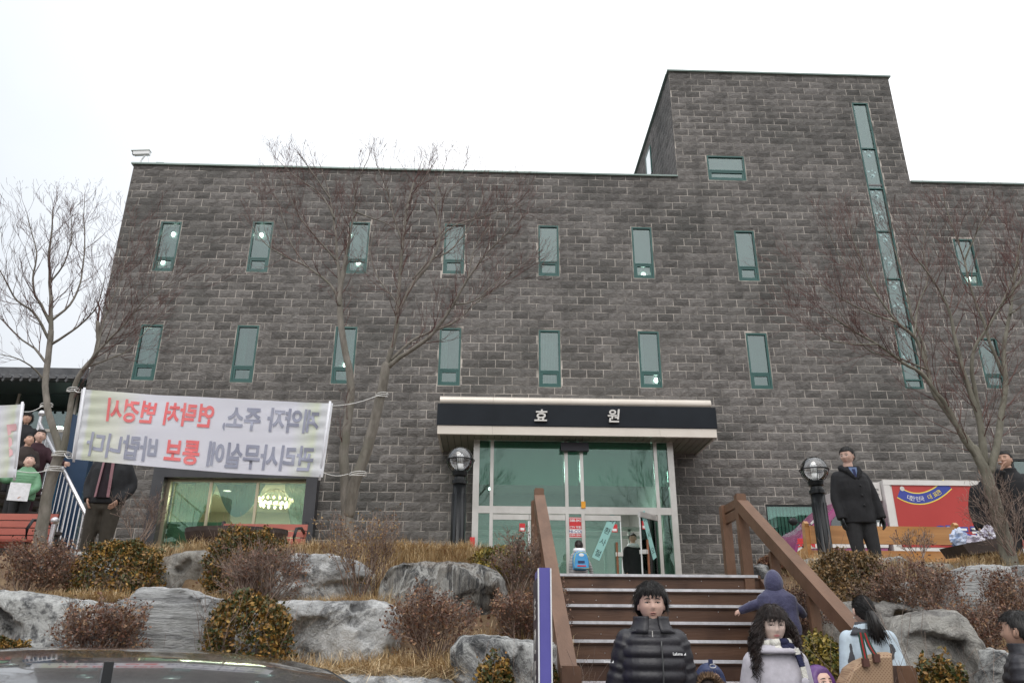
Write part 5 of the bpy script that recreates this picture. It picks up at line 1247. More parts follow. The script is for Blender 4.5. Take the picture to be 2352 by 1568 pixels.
for s_, xx, yy, sz, mt in (('롯데', 2128, 1235, .2, M_wht), ('월드콘', 2152, 1247, .36, M_wht)):
    p = at(xx, yy, YT)
    if s_ == '월드콘': text('print_letter', s_, sz, M_blue, ad, frame(Vector((p.x, YT-.012, p.z))-tko, XF, ZF), extrude=.001, bold=.035)
    text('print_letter', s_, sz, mt, ad, frame(Vector((p.x, YT-.017, p.z))-tko, XF, ZF), extrude=.001, bold=.008)
cp_ = at(2262, 1170, YT); m = MB(); m.add([(cp_.x-.26, YT-.011, cp_.z-.05), (cp_.x+.05, YT-.011, cp_.z+.05), (cp_.x+.12, YT-.011, cp_.z-.75)], [(0, 2, 1)]); T(m, 'cone_print', M_yel, ad)
m = MB(); R_ = random.Random(3)
for i in range(16): m.ball((cp_.x-.18+R_.random()*.3, YT-.02, cp_.z-.03+R_.random()*.32), (.07, .012, .07), 8, 5)
T(m, 'ice_cream_print', mat('cream_print', (.8, .66, .5), (.6, .4, .25), scale=9, rough=.6), ad, smooth=True)
# cooling unit over the cab
ux0 = TX(1984); T(MB().box(ux0, x0-.02, YT+.1, YT+1.6, TZ(1146), TZ(1104)), 'cooling_unit', M_tw)
for s_, dz in (('HI-NONG Daimler-Yong', .2), ('www.jinsongref.com', .1)): text('unit_text', s_, .062, mat('grey_print', (.2, .2, .2), rough=.6) if 'grey_print' not in bpy.data.materials else bpy.data.materials['grey_print'], tk, frame(Vector((x0-.06, YT+.097, TZ(1146)+dz))-tko, XF, ZF), extrude=.0005, align='RIGHT', bold=.001)
# cab
side = [(2043, 1310), (2043, 1215), (2036, 1190), (2024, 1160), (2008, 1140), (1990, 1131), (1968, 1132), (1940, 1145), (1908, 1175), (1893, 1190), (1868, 1203), (1845, 1225), (1832, 1248), (1827, 1275), (1829, 1306), (1850, 1312)]
sp_ = [P2(*q_) for q_ in side]; sp_ = dense(sp_+[sp_[0]], 3)[:-1]; rings = []
for w_, ins in ((.0, .0), (.06, -.0), (.8, .0), (1.5, .0), (1.58, .0)):
    k = .97 if w_ in (.0, 1.58) else 1; cx_, cz_ = x0-.75, GZ+.95; rings.append([(cx_+(x-cx_)*k, YT+.02+w_, cz_+(z-cz_)*k) for x, z in sp_])
cab = T(MB().loft(rings), 'cab', M_mag, smooth=False)
def flat(pts, y0_, name, mt, par=cab, th=.01): return T(MB().prism([(P2(*q_)[0], y0_, P2(*q_)[1]) for q_ in pts], (0, th, 0)), name, mt, par)
flat([(2028, 1213), (2024, 1180), (2012, 1155), (1998, 1142), (1975, 1141), (1950, 1155), (1925, 1178), (1910, 1195), (1908, 1212)][::-1], YT-.004, 'side_window', M_auto, th=.018)
flat([(2041, 1257), (2041, 1232), (1893, 1231), (1862, 1236), (1836, 1249), (1832, 1266), (1860, 1259), (1900, 1257)], YT-.002, 'white_band', M_tw, th=.02)
flat([(2014, 1246), (2014, 1236), (2026, 1236), (2028, 1242), (2024, 1247)][::-1], YT-.009, 'door_handle', M_black, th=.008)
flat([(2015, 1212), (2014, 1199), (2027, 1199), (2028, 1212)][::-1], YT-.012, 'permit_sticker', M_wht, th=.005)
flat([(1897, 1257), (1897, 1220), (1899, 1220), (1899, 1257)], YT-.008, 'door_seam', M_black, th=.006)
T(MB().ball((P2(1848, 1256)[0], YT-.01, P2(1848, 1256)[1]), (.045, .03, .055), 12, 8), 'indicator', M_black, cab, smooth=True)
for s_, xx in (('롯', 1834), ('데', 1858)): p = at(xx, 1254, YT); text('cab_letter', s_, .17, M_red, cab, frame(Vector((p.x-.03, YT-.01, p.z))-tko, XF, ZF), extrude=.002, bold=.006)
p = at(1822, 1197, YT-.2); m = MB(); m.ball(p, (.085, .03, .075), 14, 8); T(m, 'mirror', M_black, cab, smooth=True); T(MB().tube([p+Vector((.05, .02, -.01)), at(1842, 1200, YT), at(1858, 1203, YT+.1)], .012, 6), 'mirror_arm', M_black, cab, smooth=True)
T(MB().obox(at(1862, 1203, YT+.05), at(1893, 1170, YT+.2), .03, .03), 'windscreen_pillar', M_silver, cab)
for xx in (x0-1.15, x0+2.1):
    for yy in (YT+.08, YT+1.4):
        w_ = bpy.data.objects.new('wheel', None)
        m = MB(); n = 24; m.loft([[(xx+r_*math.cos(a), yy+dy, GZ+.3+r_*math.sin(a)) for a in [2*math.pi*i/n for i in range(n)]] for r_, dy in ((.2, .0), (.28, .0), (.3, .03), (.3, .15), (.28, .18), (.2, .18))]); wh = T(m, 'wheel', M_tyre)
        T(MB().loft([[(xx+r_*math.cos(a), yy+dy, GZ+.3+r_*math.sin(a)) for a in [2*math.pi*i/n for i in range(n)]] for r_, dy in ((.08, -.004), (.19, .004), (.19, .02))]), 'rim', M_silver, wh)
T(MB().box(x0-.1, x0+3., YT+.3, YT+1.4, GZ+.42, GZ+.6), 'chassis', M_iron)
# ================================================================ car in the foreground
M_car = mat('dark_gray_car_paint', (.045, .045, .047), (.055, .054, .055), scale=2, rough=.25, metal=.5, coat=1.)
car = thing('parked_car', 'dark gray car with a glossy curved roof and fin aerial at the lower left', 'car', (-1.26, 2.7, SG), math.radians(117))
def sec(x, hw, zb, zw, zr, rw, n=9):
    """cross-section at x: body half-width hw, belt height zw, roof height zr, roof half-width rw"""
    pts = []
    for s_ in (-1, 1):
        L_ = [(s_*hw*.9, zb), (s_*hw, zb+.15), (s_*hw*1.0, (zb+zw)/2), (s_*hw*.96, zw)]
        if zr > zw+.05: L_ += [(s_*(rw+(hw*.96-rw)*.5), zw+(zr-zw)*.5), (s_*rw, zr-.085), (s_*rw*.86, zr-.032), (s_*rw*.55, zr-.009), (s_*rw*.25, zr)]
        else: L_ += [(s_*hw*.9, zw+.02), (s_*hw*.8, zw+.03), (s_*hw*.6, zw+.04), (s_*hw*.4, zw+.045), (s_*hw*.2, zw+.05)]
        pts.append(L_)
    return [(x, y, z) for y, z in pts[0]]+[(x, y, z) for y, z in pts[1][::-1]]
st_ = [(-2.0, .62, .35, .6, .6, .5), (-1.96, .72, .25, .8, .8, .6), (-1.8, .8, .2, .92, .95, .55), (-1.45, .83, .18, .95, 1.22, .56), (-1.1, .84, .18, .94, 1.38, .6), (-.7, .84, .18, .93, 1.425, .62), (-.2, .84, .18, .92, 1.437, .62), (.25, .84, .18, .92, 1.42, .61), (.62, .84, .18, .91, 1.37, .58), (.9, .84, .18, .9, 1.22, .57), (1.3, .83, .18, .89, .93, .6), (1.7, .8, .2, .8, .8, .6), (1.95, .72, .25, .68, .68, .5), (2.02, .6, .32, .55, .55, .4)]
def dense_sec(S_, k=4):
    out = []
    for i in range(len(S_)-1):
        for j in range(k):
            u = j/k; a, b = S_[i], S_[i+1]; pa = S_[i-1] if i else a; pb = S_[i+2] if i+2 < len(S_) else b
            out.append(tuple(.5*((2*a[q_])+(b[q_]-pa[q_])*u+(2*pa[q_]-5*a[q_]+4*b[q_]-pb[q_])*u*u+(3*a[q_]-pa[q_]-3*b[q_]+pb[q_])*u**3) for q_ in range(6)))
    return out+[S_[-1]]
ds = dense_sec(st_); body = MB(); body.loft([sec(*s_) for s_ in ds]); b_ = body.build('body', [M_car, M_auto], car, smooth=True)
ms = []
for fi, f_ in enumerate(b_.data.polygons):
    c_ = f_.center; g_ = (c_.z > .97 and 1.34 > c_.z and -1.5 < c_.x < 1.15 and abs(c_.y) > .3) or (c_.z > .97 and 1.33 > c_.z and (c_.x > .68 or c_.x < -1.2))
    f_.material_index = 1 if g_ else 0
MB().prism([(-1.16, -.009, 1.34), (-1.07, -.009, 1.37), (-1.13, -.009, 1.412), (-1.15, -.009, 1.415)], (0, .018, 0)).build('aerial_fin', M_black, car)
for s_ in (-1, 1): MB().tube([(-1.1, s_*.56, 1.335), (-.6, s_*.6, 1.375), (-.1, s_*.6, 1.388), (.4, s_*.585, 1.36), (.65, s_*.56, 1.31)], .008, 5).build('roof_channel', M_black, car, smooth=True)
for xx in (-1.3, 1.25):
    for s_ in (-1, 1):
        n = 24; y_ = s_*.72
        wh = MB().loft([[(xx+r_*math.cos(a), y_+s_*dy, .31+r_*math.sin(a)) for a in [2*math.pi*i/n for i in range(n)]] for r_, dy in ((.2, -.08), (.3, -.08), (.31, .08), (.3, .13), (.2, .14))]).build('wheel', M_tyre, car)
        MB().loft([[(xx+r_*math.cos(a), y_+s_*dy, .31+r_*math.sin(a)) for a in [2*math.pi*i/n for i in range(n)]] for r_, dy in ((.05, .13), (.19, .12), (.2, .1))]).build('rim', M_silver, wh)
# ================================================================ left annex, outdoor stairs
AY = 18.3; ax = thing('tiled_annex', 'low annex with a dark tiled eave and teal glass front at the far left', 'building', (-12, AY, GZ))
def A(m, name, mt, par=ax, **k): return m.build(name, mt, par, world=True, **k)
M_tile = mat('dark_roof_tile', (.07, .072, .078), (.12, .12, .125), scale=6, rough=.7, bump=.3)
ez = at(100, 872, AY-1.2).z; xw0, xw1 = -19, XL-.02
A(MB().box(xw0, xw1, AY, AY+6, at(100, 990, AY).z-.9, at(100, 990, AY).z-.02), 'wall', mat('annex_panel', (.5, .52, .54), (.42, .44, .46), scale=2, rough=.6))
A(MB().box(xw0, xw1, AY+.1, AY+6, GZ, at(100, 990, AY).z-.91), 'base_wall', M_dark)
gz0, gz1 = at(100, 990, AY).z, at(100, 905, AY).z
A(MB().box(xw0, xw1, AY+3, AY+3.05, gz0, gz1), 'inner_wall', mat('annex_interior', (.2, .3, .28), (.28, .38, .36), scale=1, rough=.8))
A(MB().box(xw0, xw1, AY-.03, AY+.1, gz0-.02, gz0+.05), 'window_sill', M_beige)
xx = xw1-.6
while xx > xw0: A(MB().box(xx, xx+.06, AY-.02, AY+.06, gz0+.05, gz1), 'mullion', M_beige); A(MB().box(xx+.06, xx+1.34, AY+.01, AY+.018, gz0+.05, gz1), 'pane', M_pane); xx -= 1.4
A(MB().box(xw0, xw1, AY-1.1, AY+6, gz1, gz1+.06), 'soffit', mat('dark_green_soffit', (.02, .035, .035), rough=.5))
A(MB().box(xw0, xw1, AY-1.15, AY-1.101, gz1-.05, ez-.02), 'fascia', M_dark)
A(MB().add([(xw0, AY-1.3, ez), (xw1, AY-1.3, ez), (xw1, AY+3, ez+1.), (xw0, AY+3, ez+1.), (xw0, AY-1.3, ez-.03), (xw1, AY-1.3, ez-.03), (xw1, AY+3, ez+.97), (xw0, AY+3, ez+.97)], [(0, 1, 2, 3), (7, 6, 5, 4), (0, 4, 5, 1)]), 'roof', M_tile)
i = 0; xx = xw1-.1
tile = None
while xx > xw0+3.5:
    m = MB(); n = 7
    rg = []
    for (yy, zz) in ((AY-1.36, ez+.0), (AY-1.3, ez+.01), (AY+.2, ez+.36)): rg.append([(xx+.085*math.cos(math.pi*k/n), yy, zz+.085*math.sin(math.pi*k/n)) for k in range(n+1)]+[(xx-.07, yy, zz-.012), (xx+.07, yy, zz-.012)])
    m.loft(rg); A(m, 'roof_tile', M_tile); 
    A(MB().prism([(xx-.1, AY-1.34, ez), (xx-.13, AY-1.34, ez-.05), (xx-.1, AY-1.34, ez-.09), (xx-.06, AY-1.34, ez-.05)], (0, .04, 0)), 'drip_tile', M_tile); xx -= .2
A(MB().box(xw0, xw1, AY-.2, AY+.3, ez+.3, at(100, 850, AY).z), 'ridge', M_tile)
p_ = at(120, 985, AY+.4); A(MB().ball(at(134, 983, AY+.6), (.16, .03, .05), 10, 6), 'ceiling_light', M_lamp, smooth=True)
M_navyb = mat('navy_board', (.012, .035, .08), (.015, .045, .1), scale=2, rough=.4)
pb = thing('display_board', 'tall dark navy board standing behind the white banner edge', 'sign board', (at(172, 1050, 13.5).x, 13.5, GZ)); xb_ = at(172, 1050, 13.5).x
MB().prism([(xb_-.2, 13.5, GZ), (xb_+.25, 13.5, GZ), (xb_+.25, 13.5, at(185, 968, 13.5).z), (xb_-.2, 13.5, at(160, 950, 13.5).z)], (0, .15, 0)).build('board', M_navyb, pb, world=True)
MB().box(xb_-.24, xb_-.201, 13.48, 13.67, GZ, at(160, 950, 13.5).z).build('board_edge', mat('blue_edge', (.03, .12, .22), rough=.4), pb, world=True)
# stairs, rising to the back left
Av = Vector((-6.43, 12.3, 1.365)); dU = Vector((-1, 1, 0)).normalized(); dW = Vector((-1, -1, 0)).normalized(); SL = .6; WS = 1.5
M_dst = mat('dark_steel_stair', (.03, .022, .02), (.05, .04, .035), scale=4, rough=.6); M_inox = mat('stainless_steel', (.72, .7, .72), rough=.25, metal=.7)
ls = thing('outdoor_stairs', 'dark open stairs with stainless railings climbing to the tiled annex', 'stairs', (Av.x, Av.y, GZ))
def SP(t_, w_, dz=0): return Av+dU*t_+dW*w_+Vector((0, 0, SL*t_+dz))
T0, T1 = -1.08, 2.56
for w_ in (0, WS):
    a, b = SP(T0, w_, -.1), SP(T1, w_, -.1); MB().obox(a, b, .05, .24).build('stringer', M_dst, ls, world=True)
k = 0; t_ = T0
while t_ < T1-.05:
    c = SP(t_+.14, .03); d = SP(t_+.14, WS-.03); z_ = GZ+(k+1)*.168
    a2, b2 = Vector((c.x, c.y, z_)), Vector((d.x, d.y, z_)); MB().obox(a2, b2, .29, .045).build('tread', M_dst, ls, world=True)
    t_ += .28; k += 1
LZ = SP(T1, 0).z
pc = [SP(T1, 0), SP(T1, WS), SP(T1, WS)+Vector((-1.5, 2.2, 0)), Vector((-12.6, AY-.05, 0)), Vector((XL-.03, AY-.05, 0)), Vector((XL-.03, 15.2, 0))]
MB().prism([(p.x, p.y, LZ-.12) for p in pc], (0, 0, .12)).build('landing', M_dst, ls, world=True)
MB().box(-9.9, -9.7, 15.6, 15.8, GZ, LZ-.12).build('landing_post', M_dst, ls, world=True)
for w_ in (.02, WS-.02):
    MB().tube([SP(T0, w_, .86), SP(T1, w_, .86)], .03, 8).build('handrail', M_inox, ls, smooth=True, world=True)
    n = 19
    for i in range(n): t_ = T0+(T1-T0)*i/(n-1); MB().tube([SP(t_, w_, 0), SP(t_, w_, .84)], .009 if i % 6 else .018, 6).build('baluster', M_inox, ls, world=True)
    for t_ in (T0, T1): MB().tube([SP(t_, w_, -.2 if t_ > 0 else 0), SP(t_, w_, .98)], .03, 8).build('newel_post', M_inox, ls, world=True); MB().ball(SP(t_, w_, 1.04), .06, 12, 8).build('newel_ball', M_inox, ls, smooth=True, world=True)
# lone stainless post with ball by the left bench
p = at(126, 1196, 9.9); t = thing('bollard', 'stainless post with a shiny ball beside the left red bench', 'post', (p.x, 9.9, GZ)); MB().tube([(0, 0, 0), (0, 0, p.z-GZ-.04)], .028, 10).build('post', M_inox, t); MB().ball((0, 0, p.z-GZ), .05, 14, 9).build('ball', M_inox, t, smooth=True)
# ================================================================ people
def remesh(mb, voxel, smooth_it=2, disp=None):
    me = mb.mesh('tmp'); o = bpy.data.objects.new('tmp', me); COL.objects.link(o)
    r = o.modifiers.new('r', 'REMESH'); r.mode = 'VOXEL'; r.voxel_size = voxel; r.use_smooth_shade = True
    if smooth_it: s = o.modifiers.new('s', 'SMOOTH'); s.factor = .5; s.iterations = smooth_it
    dg = bpy.context.evaluated_depsgraph_get(); m2 = bpy.data.meshes.new_from_object(o.evaluated_get(dg)); bpy.data.objects.remove(o); bpy.data.meshes.remove(me)
    n = len(m2.vertices); co = np.empty(n*3, np.float32); m2.vertices.foreach_get('co', co)
    F = [tuple(p.vertices) for p in m2.polygons]; bpy.data.meshes.remove(m2)
    return [tuple(c) for c in co.reshape(-1, 3).tolist()], F
M_skin = mat('skin', (.68, .44, .35), (.73, .48, .39), scale=9, rough=.5); M_skinp = mat('pale_skin', (.78, .58, .5), (.8, .62, .54), scale=9, rough=.5); M_skind = mat('tan_skin', (.52, .31, .22), (.57, .35, .26), scale=9, rough=.5)
M_hair = mat('black_hair', (.008, .007, .007), (.018, .014, .012), scale=30, rough=.45, stretch=(1, 1, .2)); M_hairb = mat('dark_brown_hair', (.014, .009, .008), (.035, .02, .016), scale=30, rough=.4, stretch=(1, 1, .3))
M_lip = mat('lips', (.5, .24, .2), rough=.4); M_lipr = mat('rose_lips', (.58, .23, .23), rough=.35); M_eyew = mat('eye_white', (.38, .33, .3), rough=.3); M_eye = mat('eye_dark', (.012, .009, .008), rough=.15)
def head_pts(s, n=44, m=34):
    """closed head surface, face toward -y, origin at the head centre; s=1 gives a 0.228 m tall head"""
    rings = []
    for j in range(m+1):
        f = math.pi*(j+.15)/(m+.3); zz = -math.cos(f); r = []
        for i in range(n):
            a = 2*math.pi*i/n; sx, sy = math.sin(f)*math.sin(a), -math.sin(f)*math.cos(a)
            x, y, z = .076*sx, .094*sy, .114*zz
            if z > 0: x *= 1+.06*z/.114
            if z < -.01: t_ = (-z-.01)/.104; x *= 1-.30*t_**1.5; y *= 1-.12*t_
            if sy > 0: y *= .98; z += .004
            front = max(0, -sy)
            y += front*.012*(1-min(1, abs(x)/.07)**2)*(1 if z < .04 else .4)
            g = lambda cx, cz, wx, wz: math.exp(-((x-cx)/wx)**2-((z-cz)/wz)**2)
            if sy < 0:
                y -= .020*g(0, -.022, .010, .013)+.011*g(0, .0, .008, .026)+.005*(g(.011, -.027, .007, .008)+g(-.011, -.027, .007, .008))
                y += .009*(g(.031, .008, .015, .011)+g(-.031, .008, .015, .011))
                y -= .004*(g(.03, .028, .02, .008)+g(-.03, .028, .02, .008))+.006*g(0, -.053, .02, .011)-.003*g(0, -.068, .02, .006)
                y -= .007*g(0, -.09, .02, .018)+.004*(g(.042, -.018, .018, .018)+g(-.042, -.018, .018, .018))
            r.append((x*s, y*s, z*s))
        rings.append(r)
    return rings
def build_head(s, Mx, lod=1):
    """skin pieces in head space -> world through Mx"""
    m = MB(); rg = head_pts(s, 44 if lod else 22, 34 if lod else 18); m.loft(rg)
    for sg in (-1, 1):
        m.loft([[((sg*(.073+.012*t_))*s, (.008+.020*math.cos(a)*(1-.2*t_)+.008*t_)*s, (-.002+.032*math.sin(a)*(1-.1*t_)+.0)*s) for a in [2*math.pi*i/12 for i in range(12)]] for t_ in (-.3, .3, .8, 1.)])
    m.v = [tuple(Mx @ Vector(v)) for v in m.v]; return m
def put(m, Mx): m.v = [tuple(Mx @ Vector(v)) for v in m.v]; return m
HPT = np.array([p for r in head_pts(1., 80, 64) for p in r]); HPT = HPT[HPT[:, 1] < 0]
def ysurf(x, z):
    d = (HPT[:, 0]-x)**2+(HPT[:, 2]-z)**2; i = np.argsort(d)[:5]; w = 1/(d[i]+1e-6); return float((HPT[i, 1]*w).sum()/w.sum())
def face(par, s, Mx, lip, browk=1, gaze=0, mouth_open=.0, eye=1.):
    T = lambda pts, rr, o: MB().tube([(x*s, (ysurf(x, z)-o)*s, z*s) for x, z in pts], [r*s for r in rr] if hasattr(rr, '__len__') else rr*s, 7)
    for sg in (-1, 1):
        y0 = ysurf(sg*.031, .007)
        put(MB().ball((sg*.031*s, (y0+.0035)*s, .007*s), (.0145*s, .007*s, .0048*s*eye), 14, 8), Mx).build('eye', M_eyew, par, smooth=True)
        put(MB().ball((sg*.031*s, (y0-.0015)*s, .0068*s), (.006*s, .0035*s, .0046*s*eye), 12, 6), Mx).build('iris', M_eye, par, smooth=True)
        put(T([(sg*(.031+u*.0165), .0118-.004*u*u) for u in (-1, -.5, 0, .5, 1)], .0015, .002), Mx).build('eyelid', M_eye, par, smooth=True)
        put(T([(sg*(.012+.012*u), .027+.004*math.sin(u*1.1)) for u in (0, .8, 1.6, 2.4, 3.1)], [.0012, .003*browk, .0032*browk, .0024*browk, .0008], .0005), Mx).build('eyebrow', M_hair, par, smooth=True)
    put(T([(u*.021, -.0515+.0012*math.cos(u*5)) for u in (-1, -.6, -.25, 0, .25, .6, 1)], [.0006, .0024, .0034, .003, .0034, .0024, .0006], .0003), Mx).build('upper_lip', lip, par, smooth=True)
    put(T([(u*.019, -.0585-mouth_open+.002*u*u) for u in (-1, -.5, 0, .5, 1)], [.0008, .0034, .0044, .0034, .0008], .0), Mx).build('lower_lip', lip, par, smooth=True)
    if mouth_open: put(T([(u*.014, -.055) for u in (-1, 0, 1)], .002, .001), Mx).build('mouth', M_eye, par, smooth=True)
def hair(par, s, Mx, mt, kind, seed=1, n=36, m_=26):
    """shell over the skull plus strands"""
    R = np.random.default_rng(seed); zf = {'short': .062, 'bowl': .05, 'crew': .066, 'long': .045, 'tail': .05, 'back': .06}[kind]; zb = {'short': -.05, 'bowl': -.055, 'crew': -.035, 'long': -.1, 'tail': -.06, 'back': -.05}[kind]
    th = {'short': .010, 'bowl': .024, 'crew': .007, 'long': .018, 'tail': .007, 'back': .012}[kind]; zs = {'short': .005, 'bowl': -.02, 'crew': .012, 'long': -.1, 'tail': .0, 'back': 0}[kind]
    def lim(sy, sx):    # lowest z of the hair for a direction
        if sy < -.45: return zf-(.012*math.sin(sx*23+seed) if kind in ('bowl', 'long') else 0)
        if sy < .1: u = (sy+.45)/.55; return zf*(1-u)+zs*u
        u = min(1, (sy-.1)/.5); return zs*(1-u)+zb*u
    rings = []
    for j in range(m_+1):
        f = math.pi*(j+.2)/(m_+.4); zz = -math.cos(f); r = []
        for i in range(n):
            a = 2*math.pi*i/n; sx, sy = math.sin(f)*math.sin(a), -math.sin(f)*math.cos(a); l = lim(sy, sx); z = .114*zz; k = 1 if z > l else max(0, 1-(l-z)/.012)
            nz = noise.noise(Vector((sx*3.2+seed, sy*3.2, zz*2)))*.5+noise.noise(Vector((sx*9+seed, sy*9, zz*4)))*.5
            t_ = th*(1+.55*nz)*k-(1-k)*.022
            if kind == 'bowl': t_ += .006*k*max(0, abs(sx))
            w = 1+t_/.09; r.append((.078*sx*w*s, (.096*sy*w+.002)*s, (z*(1+t_/.12))*s))
        rings.append(r)
    o = put(MB().loft(rings), Mx).build('hair', mt, par, smooth=True)
    ns = {'short': 1000, 'bowl': 1800, 'crew': 300, 'long': 1800, 'tail': 1200, 'back': 1100}[kind]; P0, P1, r0, r1 = [], [], [], []
    for _ in range(ns):
        a = R.uniform(0, 2*math.pi); c_ = R.uniform(-.1, 1); sf = math.sqrt(1-c_*c_); d = np.array([sf*math.sin(a), -sf*math.cos(a), c_])
        if .114*d[2] < lim(d[1], d[0]): continue
        out = d.copy(); down = np.array([d[0]*.9, d[1]*.9-(.15 if kind == 'bowl' else 0), -.55+.3*R.normal()]) if kind != 'crew' else d
        if kind == 'tail': down = np.array([-.2*d[0], 1., -.1])
        L_ = {'short': .035, 'bowl': .055, 'crew': .012, 'long': .06, 'tail': .05, 'back': .045}[kind]*R.uniform(.6, 1.2)
        p = np.array([.08*d[0], .099*d[1]+.002, .117*d[2]])*(1+th/.1*.9); v = down-out*down.dot(out)*.9+R.normal(size=3)*.09; v /= np.linalg.norm(v)+1e-6
        for k in range(3):
            q = p+v*L_/3; nn = q/np.array([.08, .099, .117]); ln = np.linalg.norm(nn); tgt = 1+th/.1*(1.02+.12*R.random()); 
            if ln < tgt: q = q*tgt/ln
            P0.append(p*s); P1.append(q*s); r0.append(.0011*s*(1-k*.25)); r1.append(.0011*s*(.75-k*.25)); p = q; v = v+np.array([0, 0, -.12])
    if P0:
        T_ = lambda A: np.array([tuple(Mx @ Vector(q)) for q in A]); Vv, F = seg_mesh(T_(P0), T_(P1), r0, r1); npobj('strands', Vv, F, mt, o, kind='stuff')
    return o
def hand(m, w, e, s, curl=.5, side=1, palm_n=None):
    """open relaxed hand at wrist w continuing the forearm from e: palm, four fingers and a thumb"""
    w, e = Vector(w), Vector(e); d = (w-e).normalized(); nrm = Vector(palm_n or (side*-1, 0, 0)); a = (d.cross(nrm)).normalized(); nrm = a.cross(d).normalized()
    a = a*-side if palm_n is None else a
    m.loft([[w+d*t_*s+a*(ww*math.cos(q))*s+nrm*(hh*math.sin(q))*s for q in [2*math.pi*i/10 for i in range(10)]] for t_, ww, hh in ((-.02, .026, .02), (.01, .03, .018), (.05, .042, .016), (.088, .042, .013), (.096, .036, .008))])
    for i, (off, L_) in enumerate(((-.031, .062), (-.0105, .075), (.0105, .07), (.031, .055))):
        p = w+d*.085*s+a*off*s; pts = [p-d*.02*s]; dd = d.copy(); 
        for k in range(3): dd = (dd+nrm*curl*(.35+.25*k)).normalized(); p = p+dd*L_*s*(.42, .33, .25)[k]; pts.append(p)
        m.tube(pts, [.0095*s, .009*s, .008*s, .0065*s], 7, cap=True)
    p = w+d*.03*s-a*.03*s; m.tube([p, p-a*.022*s+d*.025*s+nrm*.01*s, p-a*.03*s+d*.055*s+nrm*.022*s], [.012*s, .0105*s, .008*s], 7, cap=True)
def person(label, head_px, Y, footz, rz=0., sx=1., top='jacket', top_mat=None, leg_mat=None, hair_kind='short', hair_mat=None, skin=None, arms=None, legs=None, hem=.46,
           puff=0, yaw=0., pitch=0., lod=1, skirt=False, extra=None, lean=(0, 0), collar=.0, lip=None, bulk=1., headk=1., group=None, faceit=True, H=None, glove=None, browk=1, mouth_open=0, eye=1., parts=None, roll=0, su=0.):
    hp = at(head_px[0], head_px[1], Y); Hh = H or (hp.z-footz); t = thing('person', label, 'person', (hp.x-lean[0]*Hh*math.cos(rz)+lean[1]*Hh*math.sin(rz), Y-lean[0]*Hh*math.sin(rz)-lean[1]*Hh*math.cos(rz), footz), rz, group)
    k = Hh/1.74; hs = headk*k; vox = .0085*k if lod else .013*k
    skin = skin or M_skin; hair_mat = hair_mat or M_hair
    lx, ly = lean[0]*Hh, lean[1]*Hh
    def LN(x, y, z):      # lean grows with height above the hip
        u = max(0, (z/Hh-.5)/.5); return Vector((x+lx*u, y+ly*u, z))
    UPZ = lambda z: z+su*max(0, min(1, (z-.55)/.2))
    J = lambda p: LN(p[0]*Hh, p[1]*Hh, UPZ(p[2])*Hh)
    hc = LN(0, -.008*Hh, Hh-.114*hs-.01*hs)
    Mh = Matrix.Translation(hc) @ Matrix.Rotation(roll, 4, 'Y') @ Matrix.Rotation(yaw, 4, 'Z') @ Matrix.Rotation(pitch, 4, 'X')
    arms = arms or [[(-.112, .005, .79), (-.145, .015, .63), (-.15, -.025, .485)], [(.112, .005, .79), (.145, .015, .63), (.15, -.025, .485)]]
    arms = [[(a[0][0]*.82, a[0][1], a[0][2]-.015)]+[((p[0]*.9 if abs(p[0]) < .2 else p[0]), p[1], p[2]-.012) for p in a[1:]] for a in arms]
    legs = legs or [[(-.052, 0, .5), (-.056, -.005, .28), (-.06, .01, .045)], [(.052, 0, .5), (.056, -.005, .28), (.06, .01, .045)]]
    def torso(zs): # (z, rx, ry, cy)
        return [[LN(rx*Hh*sx*math.cos(a)*(abs(math.cos(a))**.0), ry*Hh*math.sin(a)+cy*Hh, min(UPZ(z), .885)*Hh) for a in [2*math.pi*i/24 for i in range(24)]] for z, rx, ry, cy in zs]
    # body: one continuous mesh
    b = MB(); b.loft(torso([(.47, .06, .05, 0), (.5, .085, .06, 0), (.56, .082, .058, 0), (.64, .078, .055, 0), (.72, .09, .06, 0), (.765, .09, .05, .005), (.8, .055, .042, .008), (.83, .036, .036, .008), (.86, .033, .034, .004), (.9, .031, .033, 0)]))
    for ar in arms:
        b.tube([J(p) for p in ar], [.031*Hh, .024*Hh, .016*Hh], 12, cap=True)
    for lg in legs: b.tube([J(p) for p in lg], [.05*Hh, .034*Hh, .022*Hh], 12, cap=True); f = J(lg[2]); b.loft([[f+Vector((.026*Hh*math.cos(a)*w_, y_*Hh, -.03*Hh+.02*Hh*math.sin(a)*w_)) for a in [2*math.pi*i/10 for i in range(10)]] for y_, w_ in ((.03, .6), (.02, 1), (-.05, 1), (-.09, .8), (-.1, .3))])
    vs, fs = remesh(b, vox*1.3, 1); body = MB(); body.add(vs, fs)
    hd = build_head(hs, Mh, lod); body.add(hd.v, hd.f)
    if not glove:
        for i, ar in enumerate(arms): hand(body, J(ar[2]), J(ar[1]), k*.95, .45, -1 if i == 0 else 1)
    body.build('body', skin, t, smooth=True)
    if glove:
        g = MB()
        for i, ar in enumerate(arms): hand(g, J(ar[2]), J(ar[1]), k*1.05, .5, -1 if i == 0 else 1)
        g.build('gloves', glove, t, smooth=True)
    if faceit: face(t, hs, Mh, lip or M_lip, browk, 0, mouth_open, eye)
    # trousers and shoes
    q = MB()
    for lg in legs:
        P = [J(p) for p in lg]; P[2] = P[2]+Vector((0, 0, .0)); q.tube([P[0], P[0]*.5+P[1]*.5, P[1], P[1]*.5+P[2]*.5, P[2]], [.064*Hh, .056*Hh, .045*Hh, .041*Hh, .037*Hh], 14)
    q.loft(torso([(.44, .06, .05, 0), (.47, .096, .066, 0), (.54, .092, .064, 0), (.58, .086, .06, 0)]))
